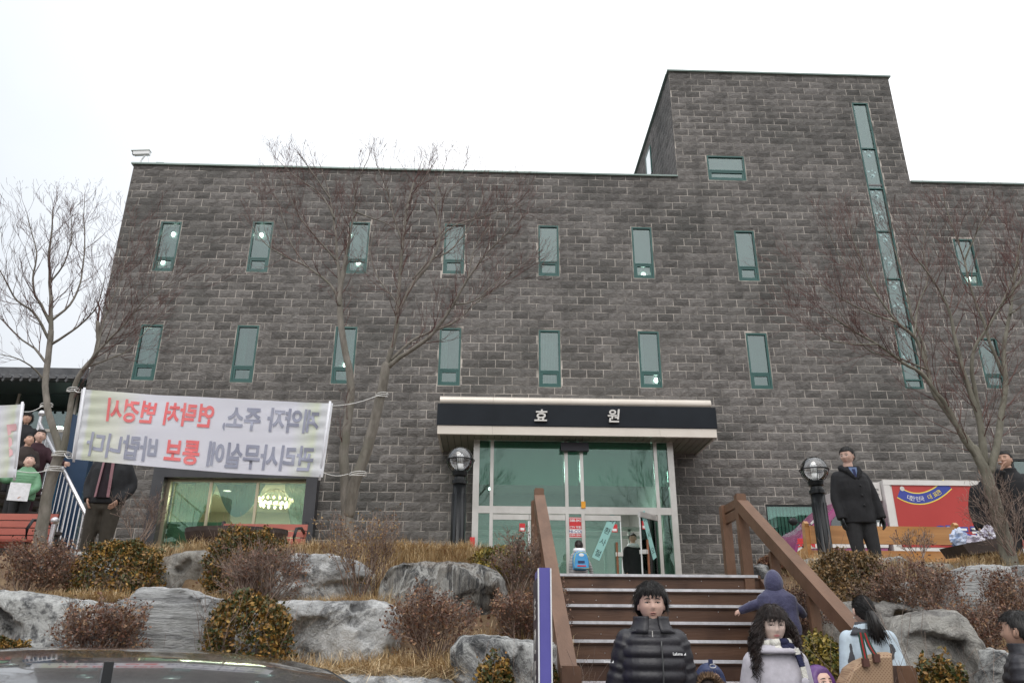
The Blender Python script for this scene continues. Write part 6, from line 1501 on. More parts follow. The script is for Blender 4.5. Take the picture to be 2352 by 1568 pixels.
    vs, fs = remesh(q, vox*1.2, 2); MB().add(vs, fs).build('trousers' if not skirt else 'skirt', leg_mat, t, smooth=True)
    for lg in legs:
        f = J(lg[2]); f.z = .0; MB().loft([[f+Vector((.03*Hh*math.cos(a)*w_, y_*Hh, h_*Hh*(.5+.5*math.sin(a)))) for a in [2*math.pi*i/12 for i in range(12)]] for y_, w_, h_ in ((.035, .5, .05), (.03, .85, .06), (.0, 1, .06), (-.05, 1.05, .04), (-.09, .95, .032), (-.105, .5, .02))]).build('shoe', M_black, t, smooth=True)
    # upper garment
    g = MB(); bz = bulk*sx
    prof = [(hem, .108, .075, 0), (hem+.05, .112, .077, 0), (.6, .106, .075, 0), (.68, .112, .08, 0), (.73, .114, .08, .002), (.775, .108, .072, .006), (.8, .088, .062, .008), (.822, .064, .054, .008), (.85, .047+collar*.01, .045+collar*.01, .004)]
    if collar: prof.append((.85+collar*.03, .05, .05, .002))
    if skirt: prof = [(hem, .13, .095, 0), (hem+.1, .118, .085, 0)]+prof[2:]
    zz = []; n = 70 if puff else 22
    for i in range(n+1):
        z = prof[0][0]+(prof[-1][0]-prof[0][0])*i/n; a = max(j for j in range(len(prof)-1) if prof[j][0] <= z+1e-9); p0, p1 = prof[a], prof[a+1]; u = (z-p0[0])/(p1[0]-p0[0]); u = u*u*(3-2*u) if not 0 else u
        r = [p0[j]*(1-u)+p1[j]*u for j in (1, 2, 3)]; rib = 0
        if puff and z < .805: rib = puff*(abs(math.sin(math.pi*z*Hh/(.057*k)))**.55-.6)/Hh
        zz.append((z, r[0]*bulk+rib, r[1]*bulk+rib, r[2]))
    g.loft(torso(zz))
    for ar in arms:
        A_, B_, C_ = [J(p) for p in ar]; pts, rr = [], []; n = 26 if puff else 8; L_ = (B_-A_).length+(C_-B_).length
        C2 = C_+(C_-B_).normalized()*.012*Hh
        for i in range(n+1):
            u = i/n*2; p = A_.lerp(B_, u) if u < 1 else B_.lerp(C2, u-1)
            if .7 < u < 1.3: p = (A_.lerp(B_, min(1, u-.15+0)) if u < 1.15 else B_.lerp(C2, u-1.15))*.5+(A_.lerp(B_, min(1, u+.15)) if u+.15 < 1 else B_.lerp(C2, u+.15-1))*.5
            r = (.042-.009*u/2-.004*max(0, u-1))*Hh*bulk
            if puff: r += puff*(abs(math.sin(math.pi*(i/n)*L_/(.057*k)))**.55-.6)
            pts.append(p); rr.append(r)
        g.tube(pts, rr, 18)
        g.ball(A_, .041*Hh*bulk, 12, 8)
    vs, fs = remesh(g, vox*.9 if puff and lod else vox*1.15, 0 if puff else 3)
    if not puff:    # soft folds in the cloth
        vs = [(x+.006*k*noise.noise(Vector((x*9, y*9, z*5+Y))), y+.012*k*noise.noise(Vector((x*8, y*8, z*6+Y))), z) for x, y, z in vs]
    gm = MB().add(vs, fs).build(top, top_mat, t, smooth=True)
    if hair_kind: ho = hair(t, hs, Mh, hair_mat, hair_kind, int(abs(head_px[0])) % 17)
    if extra: extra(t, Hh, k, hs, Mh, J, LN)
    return t
def fabric(name, c, rough=.85, b=.25, bs=160, c2=None, coat=0): return mat(name, c, c2 or tuple(min(1, x*1.25+.002) for x in c), scale=18, rough=rough, bump=b, bscale=bs, bdist=.004, coat=coat)
F_blackwool = fabric('black_wool', (.011, .011, .013)); F_blacknylon = mat('black_nylon', (.016, .015, .019), (.026, .024, .03), scale=10, rough=.46, bump=.3, bscale=45, bdist=.008); F_charcoal = fabric('charcoal_trousers', (.02, .02, .022))
F_graywool = fabric('pale_gray_wool', (.42, .4, .44), .9, .3, 120); F_vest = fabric('pale_blue_vest', (.42, .5, .56)); F_dgray = fabric('dark_gray_knit', (.055, .055, .062)); F_olive = fabric('olive_trousers', (.05, .043, .033)); F_navyvel = mat('navy_velour', (.035, .035, .085), (.06, .06, .125), scale=14, rough=.8, bump=.4, bscale=40, sheen=.3)
F_purple = mat('purple_nylon', (.09, .03, .14), (.13, .05, .2), scale=8, rough=.4, bump=.4, bscale=30, bdist=.012); F_navyn = mat('navy_nylon', (.02, .032, .09), (.03, .045, .12), scale=8, rough=.45, bump=.3, bscale=30); F_denim = fabric('dark_denim', (.02, .025, .045)); F_maroon = fabric('maroon_coat', (.03, .008, .014)); F_brown = fabric('brown_coat', (.03, .02, .017)); F_green = mat('green_padded', (.11, .26, .14), (.15, .32, .18), scale=8, rough=.5, bump=.3, bscale=30); F_white = fabric('white_cloth', (.72, .72, .74))
# 1 man in black padded jacket
def ex1(t, Hh, k, hs, Mh, J, LN):
    g = MB()
    for sg in (-1, 1):   # stand collar, open at the throat
        ring_ = []
        for z, rr in ((.835, .088), (.85, .075), (.866, .066), (.882, .062), (.89, .063)):
            ring_.append([LN(sg*rr*Hh*math.sin(a), (.006-rr*.85*math.cos(a))*Hh, z*Hh) for a in [.28+(math.pi-.28)*i/12 for i in range(13)]]+[LN(sg*(rr-.008)*Hh*math.sin(a), (.006-(rr-.008)*.85*math.cos(a))*Hh, z*Hh) for a in [.28+(math.pi-.28)*i/12 for i in range(12, -1, -1)]])
        g.loft(ring_)
    g.build('collar', F_blacknylon, t, smooth=True)
    MB().loft([[LN(r*Hh*math.cos(a), r*Hh*.95*math.sin(a), z*Hh) for a in [2*math.pi*i/18 for i in range(18)]] for z, r in ((.83, .05), (.85, .042), (.872, .041), (.885, .042))]).build('inner_collar', F_blackwool, t, smooth=True)
    yb = lambda z: -(.0765 if z < .7 else .079 if z < .77 else .07)*Hh*1.1
    m = MB(); m.tube([LN(.018*Hh, yb(z/100)-.006-.012*(z < 78), z/100*Hh) for z in (50, 58, 66, 74, 79, 81)], .005*k, 6); m.build('zip', mat('zip_metal', (.08, .08, .08), rough=.3, metal=.6), t, smooth=True)
    MB().box(-.0025*k, .0025*k, -.062*Hh, -.056*Hh, .82*Hh, .842*Hh).build('zip_pull', M_silver, t)
    MB().obox(LN(.018*Hh, yb(.66)-.03, .665*Hh), LN(.018*Hh, yb(.66)-.03, .64*Hh), .008, .004).build('zip_pull', M_silver, t)
    text('jacket_logo', 'Lafuma ◢', .022*k, M_wht, t, frame(LN(.05*Hh, yb(.76)-.034*k, .765*Hh), (1, .28, 0), ZF), extrude=.0004, bold=.0006)
    text('sleeve_logo', 'fuma ◢', .02*k, M_wht, t, frame(LN(-.175*Hh, -.058*Hh, .74*Hh), (1, -.35, 0), ZF), extrude=.0004, bold=.0006)
person('black haired man in a black padded jacket standing at the foot of the stairs', (1493, 1340), 5.25, SG, -.03, 1.0, 'padded_jacket', F_blacknylon, F_charcoal, 'bowl', M_hair, M_skin, hem=.44, lean=(.012, 0), puff=.019, bulk=1.0, yaw=-.04, pitch=-.03, collar=0, extra=ex1, browk=1.1, mouth_open=.003, headk=1.0, su=.04,
       arms=[[(-.105, .005, .785), (-.15, .02, .62), (-.158, -.03, .48)], [(.105, .005, .785), (.15, .02, .62), (.16, -.03, .48)]])
# 2 woman in pale coat
def ex2(t, Hh, k, hs, Mh, J, LN):
    Rn = np.random.default_rng(9); P0, P1, r0, r1 = [], [], [], []
    for _ in range(1100):
        a = Rn.uniform(.3*math.pi, 1.7*math.pi); 
        if abs(a-math.pi) > 1.0 or 1:
            h0 = Rn.uniform(-.06, .07); p = np.array([math.sin(a)*.082*hs, -math.cos(a)*.1*hs+.004, h0*hs]); sd = math.sin(a)
            ln = Rn.uniform(.14, .27)*k*(1.1 if sd < 0 else .8); ns = 14; ph = Rn.uniform(0, 6.28); v = np.array([sd*.25, -math.cos(a)*.2, -1.])
            if sd < -.2: v[1] -= .22
            q0 = p
            for i in range(ns):
                u = (i+1)/ns; q = p+v*ln*u+np.array([math.sin(ph+u*19)*.017*k*u**.5, math.cos(ph*1.3+u*18)*.017*k*u**.5, 0]); q[0] += sd*.04*k*math.sin(u*2.6)
                P0.append(tuple(Mh @ Vector(q0))); P1.append(tuple(Mh @ Vector(q))); r0.append(.0022*k*(1-.5*(i/ns))); r1.append(.0022*k*(1-.5*u)); q0 = q
    Vv, F = seg_mesh(P0, P1, r0, r1, 4); npobj('long_curls', Vv, F, M_hairb, t, kind='stuff')
    bb = MB()
    for sg, ln in ((-1, .2), (1, .15)): bb.tube([Mh @ Vector((sg*.06*hs, .03*hs, .02*hs)), Mh @ Vector((sg*.088*hs, .02*hs, -.06*hs)), Mh @ Vector((sg*.088*hs, -.005*hs, (-.06-ln*.55)*hs)), Mh @ Vector((sg*.075*hs, -.03*hs, (-.06-ln)*hs))], [.03*hs, .034*hs, .032*hs, .008*hs], 12, cap=True)
    bb.tube([Mh @ Vector((0, .06*hs, .0)), Mh @ Vector((0, .09*hs, -.1*hs)), Mh @ Vector((0, .1*hs, -.24*hs))], [.05*hs, .06*hs, .02*hs], 14, cap=True)
    bb.build('hair_mass', M_hairb, t, smooth=True)
    # striped scarf wound round the neck, one end hanging
    Mw = mat('cream_knit', (.68, .66, .6), rough=.9, bump=.5, bscale=90); Mn = mat('navy_knit', (.012, .014, .05), rough=.9, bump=.5, bscale=90)
    for lp, (zb_, rr) in enumerate(((.848, .052), (.864, .045))):
        for i in range(10):
            a0_, a1_ = 2*math.pi*i/10, 2*math.pi*(i+1)/10; pts = [LN(rr*Hh*math.sin(a)*1.12, (-rr*math.cos(a)*1.05-.006)*Hh, (zb_+.008*math.sin(a+lp))*Hh) for a in (a0_, (a0_+a1_)/2, a1_)]
            MB().tube(pts, .0145*Hh, 10).build('scarf_band', Mn if i in (0, 5) else Mw, t, smooth=True)
    MB().ball(LN(.036*Hh, -.055*Hh, .856*Hh), (.018*Hh, .014*Hh, .015*Hh), 12, 8).build('scarf_knot', Mn, t, smooth=True)
    pz = [.85, .83, .79, .75, .71, .67, .63, .59, .55]
    for i in range(8):
        a, b = LN((.052+.006*i)*Hh, (-.066-.012*(i > 1))*Hh, pz[i]*Hh), LN((.052+.006*(i+1))*Hh, (-.066-.012*(i > 0))*Hh, pz[i+1]*Hh); MB().obox(a, b, .018*Hh, .036*Hh if 0 else .012*Hh, up=(0, -1, 0)).build('scarf_band', Mn if i % 2 else Mw, t)
    # wide folded collar and button
    MB().loft([[LN(r*Hh*math.cos(a)*1.1, (r*.9*math.sin(a)+cy)*Hh, z*Hh) for a in [2*math.pi*i/28 for i in range(28)]] for z, r, cy in ((.832, .08, -.004), (.838, .088, -.006), (.85, .08, -.004), (.866, .062, 0), (.87, .054, 0), (.86, .048, 0))]).build('coat_collar', F_graywool, t, smooth=True)
    MB().ball(LN(.062*Hh, -.094*Hh, .74*Hh), (.015*Hh, .005*Hh, .015*Hh), 14, 8).build('button', F_graywool, t, smooth=True)
    MB().tube([LN(x*Hh, -.088*Hh, z*Hh) for x, z in ((.04, .69), (.035, .6), (.04, .5))], .002*Hh, 5).build('front_seam', mat('seam_gray', (.36, .34, .37), rough=.9), t)
person('woman with long curly hair in a pale gray coat and striped scarf', (1768, 1390), 5.15, SG, .04, .98, 'wool_coat', F_graywool, F_charcoal, 'long', M_hairb, M_skinp, hem=.3, skirt=True, bulk=.93, yaw=-.1, pitch=.08, lip=M_lipr, browk=.7, extra=ex2, headk=1.0, eye=.9, su=.036,
       arms=[[(-.1, .005, .785), (-.13, .02, .63), (-.14, -.03, .49)], [(.1, .005, .785), (.13, .02, .63), (.14, -.03, .49)]])
# 3 woman with ponytail, seen from behind
def ex3(t, Hh, k, hs, Mh, J, LN):
    Rn = np.random.default_rng(4); P0, P1, r0, r1 = [], [], [], []; b = Mh @ Vector((0, .1*hs, -.005))
    MB().tube([b, b+Vector((-.02, .04, -.03))*k, b+Vector((-.03, .05, -.12))*k, b+Vector((-.02, .04, -.21))*k], [.022*k, .034*k, .03*k, .006*k], 12, cap=True).build('ponytail', M_hair, t, smooth=True)
    for _ in range(160):
        o_ = Rn.normal(size=3)*.011; p = b+Vector(o_); 
        for i in range(5):
            u = (i+1)/5; q = b+Vector((-.025*u-.01*u*u+o_[0]*(1+2*u)*1.2, .05*math.sin(u*2.2)+o_[1]*2, -.235*u*(.85+o_[2]*8)))*k; P0.append(tuple(p)); P1.append(tuple(q)); r0.append(.002*k); r1.append(.0015*k); p = q
    Vv, F = seg_mesh(P0, P1, r0, r1); npobj('ponytail_strands', Vv, F, M_hair, t, kind='stuff')
    MB().lathe([(.02*k, -.008), (.026*k, 0), (.02*k, .008)], tuple(b+Vector((0, .006, -.002))), 12).build('hair_band', F_blackwool, t)
    MB().loft([[LN(r*Hh*math.cos(a), (r*.85*math.sin(a)+.006)*Hh, z*Hh) for a in [2*math.pi*i/20 for i in range(20)]] for z, r in ((.835, .085), (.852, .066), (.872, .05), (.888, .045))]).build('knit_collar', F_dgray, t, smooth=True)
    sl = MB()
    for i, p_ in enumerate(J3s):
        A_, B_, C_ = [J(p) for p in p_]; sl.tube([A_*.0+A_+Vector((0, 0, -.005)), A_.lerp(B_, .5), B_, B_.lerp(C_, .5), C_+(C_-B_)*.04], [.038*Hh, .036*Hh, .033*Hh, .03*Hh, .027*Hh], 16, cap=True)
    vs, fs = remesh(sl, .012, 3); MB().add(vs, fs).build('sleeves', F_dgray, t, smooth=True)
    MB().ball(Mh @ Vector((-.076*hs, .0, -.045*hs)), .006, 8, 6).build('earring', M_silver, t, smooth=True); MB().ball(Mh @ Vector((.08*hs, .0, -.045*hs)), .006, 8, 6).build('earring', M_silver, t, smooth=True)
J3 = [[(-.1, .005, .79), (-.118, .03, .63), (-.08, -.1, .56)], [(.1, .005, .79), (.122, .03, .64), (.1, -.09, .56)]]
J3s = [[(a[0][0]*.8, a[0][1], a[0][2]-.03)]+[(p[0]*.88, p[1], p[2]-.012) for p in a[1:]] for a in J3]
w3 = person('woman with a black ponytail in a pale blue vest seen from behind', (1978, 1366), 5.75, SZ-RISE*12, math.pi-.25, .92, 'vest', F_vest, F_charcoal, 'tail', M_hair, M_skin, hem=.48, arms=J3, yaw=.25, bulk=.88, extra=ex3, headk=.97, su=.045)
# 4 man cut by the right edge
person('short haired man in a black padded jacket at the right edge of the photo', (2334, 1402), 5.1, SG, math.pi+.75, 1.05, 'padded_jacket', F_blacknylon, F_charcoal, 'back', M_hair, M_skind, hem=.44, puff=.013, bulk=1.12, yaw=-.1, pitch=-.05, collar=.8, headk=1.08, browk=1, su=.03)
# 5 man in the black coat
def ex5(t, Hh, k, hs, Mh, J, LN):
    Fur = mat('black_fur', (.008, .008, .01), (.02, .02, .024), scale=60, rough=.9, bump=1, bscale=120, bdist=.02)
    for sg in (-1, 1):
        MB().tube([LN(sg*.012*Hh, -.078*Hh, .755*Hh), LN(sg*.045*Hh, -.062*Hh, .805*Hh), LN(sg*.062*Hh, -.01*Hh, .838*Hh), LN(sg*.04*Hh, .04*Hh, .852*Hh), LN(0, .05*Hh, .853*Hh)], [.012*Hh, .02*Hh, .022*Hh, .022*Hh, .022*Hh], 10, cap=True).build('fur_collar', Fur, t, smooth=True)
    MB().prism([LN(-.02*Hh, -.074*Hh, .76*Hh), LN(.02*Hh, -.074*Hh, .76*Hh), LN(.03*Hh, -.056*Hh, .84*Hh), LN(-.03*Hh, -.056*Hh, .84*Hh)], (0, .012, 0)).build('shirt', fabric('blue_shirt', (.12, .17, .3)), t)
    MB().prism([LN(-.008*Hh, -.08*Hh, .755*Hh), LN(.008*Hh, -.08*Hh, .755*Hh), LN(.01*Hh, -.064*Hh, .825*Hh), LN(-.01*Hh, -.064*Hh, .825*Hh)], (0, .006, 0)).build('tie', fabric('navy_tie', (.02, .025, .08)), t)
    for z in (.7, .63, .56): MB().ball(LN(.012*Hh, -.092*Hh, z*Hh), (.008*Hh, .004*Hh, .008*Hh), 10, 6).build('button', M_black, t, smooth=True)
    for sg in (-1, 1): put(MB().tube([(sg*.031*hs+.022*hs*math.cos(a), (-.1-.0*math.cos(a))*hs, .004*hs+.015*hs*math.sin(a)) for a in [2*math.pi*i/16 for i in range(17)]], .0014*hs, 5), Mh).build('spectacles', M_silver, t); put(MB().tube([(sg*.053*hs, -.098*hs, .008*hs), (sg*.078*hs, -.04*hs, .006*hs), (sg*.08*hs, .01*hs, .004*hs)], .0016*hs, 5), Mh).build('spectacle_arm', M_silver, t)
    put(MB().tube([(-.009*hs, -.104*hs, .008*hs), (.009*hs, -.104*hs, .008*hs)], .0014*hs, 5), Mh).build('spectacle_bridge', M_silver, t)
person('man in a long black coat with fur collar and spectacles standing before the wooden bench', (1940, 1027), 10.35, GZ, .05, 1.02, 'overcoat', F_blackwool, F_charcoal, 'short', M_hair, M_skin, hem=.44, bulk=1.12, yaw=-.95, pitch=.1, extra=ex5, glove=M_black, headk=1.0,
       arms=[[(-.115, .005, .79), (-.15, .01, .63), (-.155, -.03, .49)], [(.115, .005, .79), (.165, .01, .65), (.175, -.03, .5)]], legs=[[(-.05, 0, .5), (-.045, -.01, .28), (.0, .0, .045)], [(.052, 0, .5), (.07, -.02, .28), (.085, -.01, .045)]], lean=(-.02, 0))
# 6,7 men behind the right tree
def ex6(t, Hh, k, hs, Mh, J, LN):
    MB().prism([LN(.0, -.09*Hh, .5*Hh), LN(.03*Hh, -.09*Hh, .5*Hh), LN(.04*Hh, -.07*Hh, .83*Hh), LN(0, -.07*Hh, .83*Hh)], (0, .01, 0)).build('shirt', F_white, t)
    p = J((.06, -.15, .545)); MB().prism([p+Vector((-.09, -.05, .03)), p+Vector((.12, -.05, .06)), p+Vector((.15, -.02, .0)), p+Vector((-.02, -.02, -.04))], (0, .02, 0)).build('paper', F_white, t)
person('man in a dark coat and white shirt mostly hidden by the right tree trunk', (2258, 1060), 10.7, GZ, -.35, 1.0, 'overcoat', F_blackwool, F_charcoal, 'short', M_hair, M_skind, hem=.44, bulk=1.1, yaw=-.5, extra=ex6, lod=0,
       arms=[[(-.115, .005, .79), (-.15, .015, .63), (-.15, -.03, .49)], [(.115, .005, .79), (.14, -.03, .64), (.04, -.13, .57)]])
def ex7(t, Hh, k, hs, Mh, J, LN):
    p = Mh @ Vector((-.01*hs, -.108*hs, -.052*hs)); MB().tube([p, p+Vector((-.03, -.06, -.008))], .004, 6).build('cigarette', M_wht, t)
person('man in a black coat smoking beside the right tree', (2303, 1036), 10.3, GZ, -.6, 1.05, 'overcoat', F_blackwool, F_charcoal, 'short', M_hair, M_skind, hem=.42, bulk=1.15, yaw=-.3, pitch=-.15, extra=ex7, lod=1, collar=.5,
       arms=[[(-.115, .005, .79), (-.15, -.03, .66), (-.045, -.1, .845)], [(.115, .005, .79), (.15, .015, .63), (.15, -.03, .49)]])
# 8 man under the banner
def ex8(t, Hh, k, hs, Mh, J, LN):
    Ms, Mr = fabric('dark_shirt', (.02, .012, .018)), fabric('pink_lapel', (.3, .16, .18))
    MB().prism([LN(-.04*Hh, -.09*Hh, .54*Hh), LN(.05*Hh, -.09*Hh, .54*Hh), LN(.03*Hh, -.075*Hh, .82*Hh), LN(-.03*Hh, -.075*Hh, .82*Hh)], (0, .012, 0)).build('shirt', Ms, t)
    for sg in (-1, 1): MB().obox(LN(sg*.042*Hh+.004, -.098*Hh, .54*Hh), LN(sg*.03*Hh, -.084*Hh, .82*Hh), .02*Hh, .006).build('lapel', Mr, t)
    MB().lathe([(.088*Hh, .525*Hh), (.092*Hh, .53*Hh), (.092*Hh, .548*Hh), (.088*Hh, .552*Hh)], (0, 0, 0), 24, 1.05, .75).build('belt', M_black, t)
person('man in a dark jacket and olive trousers with his head behind the banner', (272, 1000), 9.9, GZ, .1, 1.1, 'jacket', fabric('dark_jacket', (.018, .019, .022)), F_olive, 'short', M_hair, M_skind, hem=.5, bulk=1.04, extra=ex8, lod=0,
       arms=[[(-.115, .005, .79), (-.16, .04, .65), (-.115, -.04, .545)], [(.115, .005, .79), (.17, .05, .65), (.11, -.04, .54)]], legs=[[(-.055, 0, .5), (-.062, -.005, .28), (-.08, .01, .045)], [(.055, 0, .5), (.05, -.005, .28), (.05, .01, .045)]])
# hooded children
def hood(t, hs, Mh, mt, pts=True, fur=None, drop=0, nm='hood', rib=0):
    rings = []; n, m_ = 28, 18
    for j in range(m_+1):
        f = math.pi*(j+.2)/(m_+.4); zz = -math.cos(f); r = []
        for i in range(n):
            a = 2*math.pi*i/n; sx, sy = math.sin(f)*math.sin(a), -math.sin(f)*math.cos(a); op = max(0, min(1, (-sy-.62)/.12)) if zz < .62 else 0; w = 1.24-.5*op
            if rib: w += .02*math.cos(a*9)
            pk = .018*max(0, zz)**4*(1 if pts else 0); r.append(tuple(Mh @ Vector((.09*sx*w*hs, (.1*sy*w+.012)*hs, (.114*zz*w*(1 if zz > 0 else 1.1)+pk)*hs))))
        rings.append(r)
    o = MB().loft(rings).build(nm, mt, t, smooth=True)
    if fur:
        Rn = np.random.default_rng(2); P0, P1, r0, r1 = [], [], [], []
        for _ in range(1800):
            a = Rn.uniform(-2.4, 2.4); rr = .088; p = Vector((rr*math.sin(a)*hs, (-.078+Rn.normal()*.014)*hs, (.015+rr*1.15*math.cos(a))*hs)); d = Vector((math.sin(a), -.5+Rn.normal()*.4, math.cos(a)+Rn.normal()*.25)).normalized()
            P0.append(tuple(Mh @ p)); P1.append(tuple(Mh @ (p+d*.042*hs*Rn.uniform(.5, 1.2)))); r0.append(.0035*hs); r1.append(.001*hs)
        Vv, F = seg_mesh(P0, P1, r0, r1); npobj('fur_trim', Vv, F, fur, t, kind='stuff')
    return o
M_fur = leafmat('brown_fur', [(0, (.07, .04, .025)), (.5, (.2, .12, .07)), (1, (.38, .27, .17))], .9)
def exc(mt, **kw): return lambda t, Hh, k, hs, Mh, J, LN: hood(t, hs, Mh, mt, **kw)
sz = lambda y: SZ-RISE*math.ceil((SY-y)/RUN)
person('toddler in a navy hooded velour suit climbing the stairs by the right handrail', (1772, 1314), 7.05, sz(7.05)-.0, math.pi-.2, 1.35, 'velour_jacket', F_navyvel, F_navyvel, 'short', M_hair, M_skin, hem=.42, bulk=1.25, headk=1.42, lod=1, extra=exc(F_navyvel), faceit=False, lean=(.03, -.04),
       arms=[[(-.13, .005, .74), (-.2, -.03, .66), (-.24, -.1, .62)], [(.13, .005, .74), (.24, -.04, .7), (.34, -.1, .66)]])
person('child in a purple padded hood beside the right handrail', (1877, 1530), 5.6, SG, .35, 1.15, 'padded_jacket', F_purple, F_denim, None, None, M_skin, hem=.45, bulk=1.15, puff=.01, headk=1.22, pitch=-.25, extra=exc(F_purple, pts=False, rib=1))
def ex9(t, Hh, k, hs, Mh, J, LN):
    hood(t, hs, Mh, F_navyn, pts=False); p = Mh @ Vector((0, -.03*hs, .142*hs)); MB().box(p.x-.014, p.x+.014, p.y-.02, p.y-.005, p.z-.03, p.z+.02).build('loop_tab', F_navyn, t)
    MB().tube([p+Vector((.022*math.cos(a), -.06, -.022+.012*math.sin(a))) for a in [2*math.pi*i/14 for i in range(15)]], .003, 5).build('ring_buckle', M_silver, t)
person('child in a navy hood with a loop tab between the man and the woman', (1628, 1526), 5.75, SG, 0, 1.15, 'padded_jacket', F_navyn, F_denim, None, None, M_skin, hem=.45, bulk=1.15, headk=1.25, extra=ex9)
person('small child in a brown fur trimmed hood in front of the navy hooded child', (1620, 1560), 5.3, SG, .1, 1.1, 'padded_jacket', F_brown, F_denim, None, None, M_skin, hem=.45, bulk=1.12, headk=1.2, pitch=-.35, extra=exc(F_brown, pts=False, fur=M_fur))
# child with backpack at the door
def ex10(t, Hh, k, hs, Mh, J, LN):
    M_bp = mat('sky_blue_nylon', (.06, .3, .62), (.1, .38, .7), scale=6, rough=.5); M_y = mat('lime_piping', (.6, .62, .15), rough=.5)
    bp = bpy.data.objects.new('backpack', None)
    rg = []
    for y_, w_ in ((.06, .9), (.075, 1), (.14, 1), (.165, .93), (.172, .75)): rg.append([Vector((w_*Hh*.125*x, (y_+.01)*Hh, Hh*(.66+w_*.13*z))) for x, z in ((-1, -1), (-.6, -1.08), (.6, -1.08), (1, -1), (1.05, -.2), (1, .5), (.75, .95), (.35, 1.12), (-.35, 1.12), (-.75, .95), (-1, .5), (-1.05, -.2))])
    b = MB().loft(rg).build('backpack', M_bp, t, smooth=False)
    MB().tube([Vector((Hh*.118*x, .178*Hh, Hh*(.66+.12*z))) for x, z in ((-1, -1), (1, -1), (1.05, 0), (.8, .85), (.3, 1.1), (-.3, 1.1), (-.8, .85), (-1.05, 0), (-1, -1))], .006, 5).build('piping', M_y, b, smooth=True)
    MB().lathe([(.001, 0), (.04, .002), (.05, .004)], (0, 0, 0), 16, 1, .6).build('badge', M_wht, b).matrix_local = Matrix.Translation((0, .186*Hh, .75*Hh)) @ Matrix.Rotation(math.pi/2, 4, 'X')
    MB().box(-.07*Hh, .07*Hh, .183*Hh, .187*Hh, .57*Hh, .59*Hh).build('printed_band', M_red, b)
    MB().box(-.05*Hh, .06*Hh, .183*Hh, .187*Hh, .62*Hh, .66*Hh).build('printed_band', F_navyn, b)
    MB().lathe([(.09*Hh, .8*Hh), (.105*Hh, .83*Hh), (.09*Hh, .865*Hh), (.07*Hh, .86*Hh)], (0, .02*Hh, 0), 18).build('white_hood', F_white, t, smooth=True)
    p = J((-.2, -.02, .42)); MB().prism([p+Vector((-.03, 0, -.1)), p+Vector((.05, 0, -.1)), p+Vector((.06, 0, .03)), p+Vector((-.02, 0, .05))], (0, .03, 0)).build('paper_bag', F_navyn, t)
M_stripe = bpy.data.materials.new('striped_knit'); M_stripe.use_nodes = True; N_ = M_stripe.node_tree.nodes; L_ = M_stripe.node_tree.links; wv = N_.new('ShaderNodeTexWave'); wv.bands_direction = 'Z'; wv.inputs['Scale'].default_value = 11; g_ = N_.new('ShaderNodeNewGeometry'); L_.new(g_.outputs['Position'], wv.inputs['Vector']); cr = N_.new('ShaderNodeValToRGB'); cr.color_ramp.elements[0].color = (.07, .07, .08, 1); cr.color_ramp.elements[1].color = (.6, .6, .6, 1); L_.new(wv.outputs['Color'], cr.inputs[0]); L_.new(cr.outputs[0], N_['Principled BSDF'].inputs['Base Color'])
person('child with a sky blue backpack walking into the glass entrance', (1329, 1240), 15.2, GZ, math.pi+.1, 1.15, 'striped_sweater', M_stripe, F_denim, 'short', M_hairb, M_skin, hem=.45, bulk=1.08, headk=1.3, lod=0, extra=ex10, faceit=False,
       arms=[[(-.12, .005, .76), (-.18, .01, .62), (-.21, -.03, .5)], [(.12, .005, .76), (.15, .015, .62), (.15, -.03, .49)]])
person('dark clad person with a white collar standing behind the open glass door', (1452, 1224), 17.2, GZ, .4, 1.1, 'coat', F_blackwool, F_charcoal, 'short', M_hair, M_skind, hem=.4, bulk=1.15, lod=0, yaw=-.5,
       extra=lambda t, Hh, k, hs, Mh, J, LN: MB().lathe([(.07*Hh, .8*Hh), (.09*Hh, .815*Hh), (.075*Hh, .85*Hh), (.055*Hh, .86*Hh)], (0, 0, 0), 18).build('white_collar', F_white, t, smooth=True))
# people coming down the outdoor stairs
def stz(x, y): d = (Vector((x, y, 0))-Vector((Av.x, Av.y, 0))); t_ = d.dot(dU); return GZ+.168*max(0, math.ceil((t_-T0)/.28-.5))
def stp(hpx, Y): p = at(hpx[0], hpx[1], Y); return min(stz(p.x, p.y), LZ)
person('woman with shoulder length hair at the top of the group on the outdoor stairs', (66, 948), 12.9, stp((66, 948), 12.9), .45, 1., 'overcoat', F_blackwool, F_charcoal, 'long', M_hair, M_skind, hem=.4, bulk=1.15, lod=0, pitch=-.3, headk=1.1)
person('person in a brown coat with hands folded on the outdoor stairs', (70, 997), 12.2, stp((70, 997), 12.2), .9, 1., 'overcoat', F_brown, F_charcoal, 'short', M_hair, M_skind, hem=.4, bulk=1.15, lod=0, pitch=-.35, headk=1.05,
       arms=[[(-.115, .005, .79), (-.15, -.02, .64), (-.05, -.12, .62)], [(.115, .005, .79), (.15, -.02, .64), (.05, -.12, .62)]])
person('older woman in a dark maroon coat holding the stair rail', (97, 986), 12.5, stp((97, 986), 12.5), .6, 1., 'overcoat', F_maroon, F_maroon, 'short', M_hairb, M_skin, hem=.3, bulk=1.15, lod=0, pitch=-.1, skirt=True, headk=1.1, lean=(.02, -.03),
       arms=[[(-.115, .005, .79), (-.15, .0, .64), (-.12, -.08, .54)], [(.115, .005, .79), (.18, -.04, .68), (.27, -.12, .66)]])
def ex11(t, Hh, k, hs, Mh, J, LN):
    MB().box(-.13, .13, -.26, -.235, .42*Hh, .42*Hh+.26).build('white_package', F_white, t)
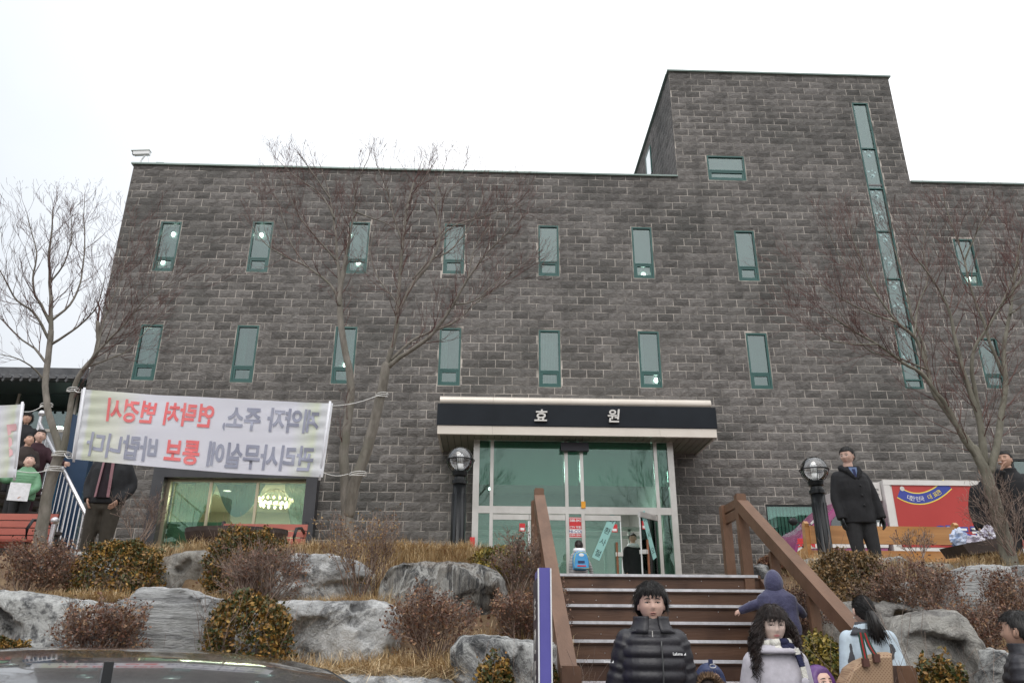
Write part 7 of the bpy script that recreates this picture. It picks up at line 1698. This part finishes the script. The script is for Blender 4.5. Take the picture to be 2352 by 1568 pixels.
person('small child in a green padded jacket carrying a white package down the stairs', (72, 1044), 11.75, stp((72, 1044), 11.75), .35, 1.1, 'padded_jacket', F_green, F_charcoal, 'short', M_hair, M_skin, hem=.46, bulk=1.15, lod=0, puff=.006, pitch=-.35, headk=1.25, extra=ex11,
       arms=[[(-.12, .005, .76), (-.2, .0, .68), (-.27, -.02, .74)], [(.12, .005, .76), (.17, -.04, .62), (.06, -.16, .5)]])
# monogram shoulder bag carried by the ponytail woman
def mono():
    m = bpy.data.materials.new('woven_monogram'); m.use_nodes = True; N = m.node_tree.nodes; L = m.node_tree.links; b = N['Principled BSDF']; b.inputs['Roughness'].default_value = .7
    tc = N.new('ShaderNodeTexCoord'); mp = N.new('ShaderNodeMapping'); mp.inputs['Rotation'].default_value = (0, math.radians(45), 0); mp.inputs['Scale'].default_value = (1, 1, 1); L.new(tc.outputs['Object'], mp.inputs[0])
    v = N.new('ShaderNodeTexVoronoi'); v.inputs['Scale'].default_value = 62; v.inputs['Randomness'].default_value = 0; L.new(mp.outputs[0], v.inputs['Vector']); r = N.new('ShaderNodeValToRGB'); e = r.color_ramp.elements; e[0].position = .25; e[0].color = (.19, .1, .055, 1); e[1].position = .5; e[1].color = (.36, .24, .15, 1); L.new(v.outputs['Distance'], r.inputs[0]); L.new(r.outputs[0], b.inputs['Base Color']); return m
YG = 5.45; c = at(1995, 1560, YG); bag = thing('shoulder_bag', 'tan woven shoulder bag with red and green striped handles on the ponytail woman', 'bag', tuple(c))
Q = lambda x, y, d=0: at(x, y, YG)-c+Vector((0, d, 0))
out = [(1935, 1568), (1950, 1535), (1972, 1516), (2000, 1506), (2022, 1498), (2042, 1500), (2046, 1568), (2050, 1680), (1925, 1680)]
rg = []
for d_, s_ in ((0.0, .9), (.02, 1.), (.09, 1.03), (.16, 1.0), (.18, .9)):
    cc = Q(1990, 1590); rg.append([cc+(Q(x, y)-cc)*s_+Vector((0, d_-.06, .004*math.sin(x*.4+d_*9))) for x, y in out])
MB().loft(rg).build('bag_body', mono(), bag)
M_gs, M_rs = mat('green_webbing', (.015, .06, .04), rough=.8), mat('red_webbing', (.35, .02, .02), rough=.8)
for k_, (a, b_, c_) in enumerate((((1963, 1452), (1968, 1480), (1976, 1518)), ((1973, 1453), (1984, 1482), (2000, 1508)))):
    pts = dense([tuple(Q(*a).xz), tuple(Q(*b_).xz), tuple(Q(*c_).xz)], 5)
    for o_, mm in ((-.011, M_gs), (0, M_rs), (.011, M_gs)):
        vs = []
        for x, z in pts: vs += [(x+o_-.0055, -.085-.001*k_, z), (x+o_+.0055, -.085-.001*k_, z), (x+o_+.0055, -.08, z), (x+o_-.0055, -.08, z)]
        m = MB(); m.loft([vs[4*i:4*i+4] for i in range(len(pts))]); m.build('handle_stripe', mm, bag)
    q_ = Q(*c_); MB().box(q_.x-.02, q_.x+.02, -.09, -.06, q_.z-.03, q_.z+.02).build('leather_tab', mat('brown_leather', (.09, .035, .025), rough=.5) if k_ == 0 else bpy.data.materials['brown_leather'], bag)
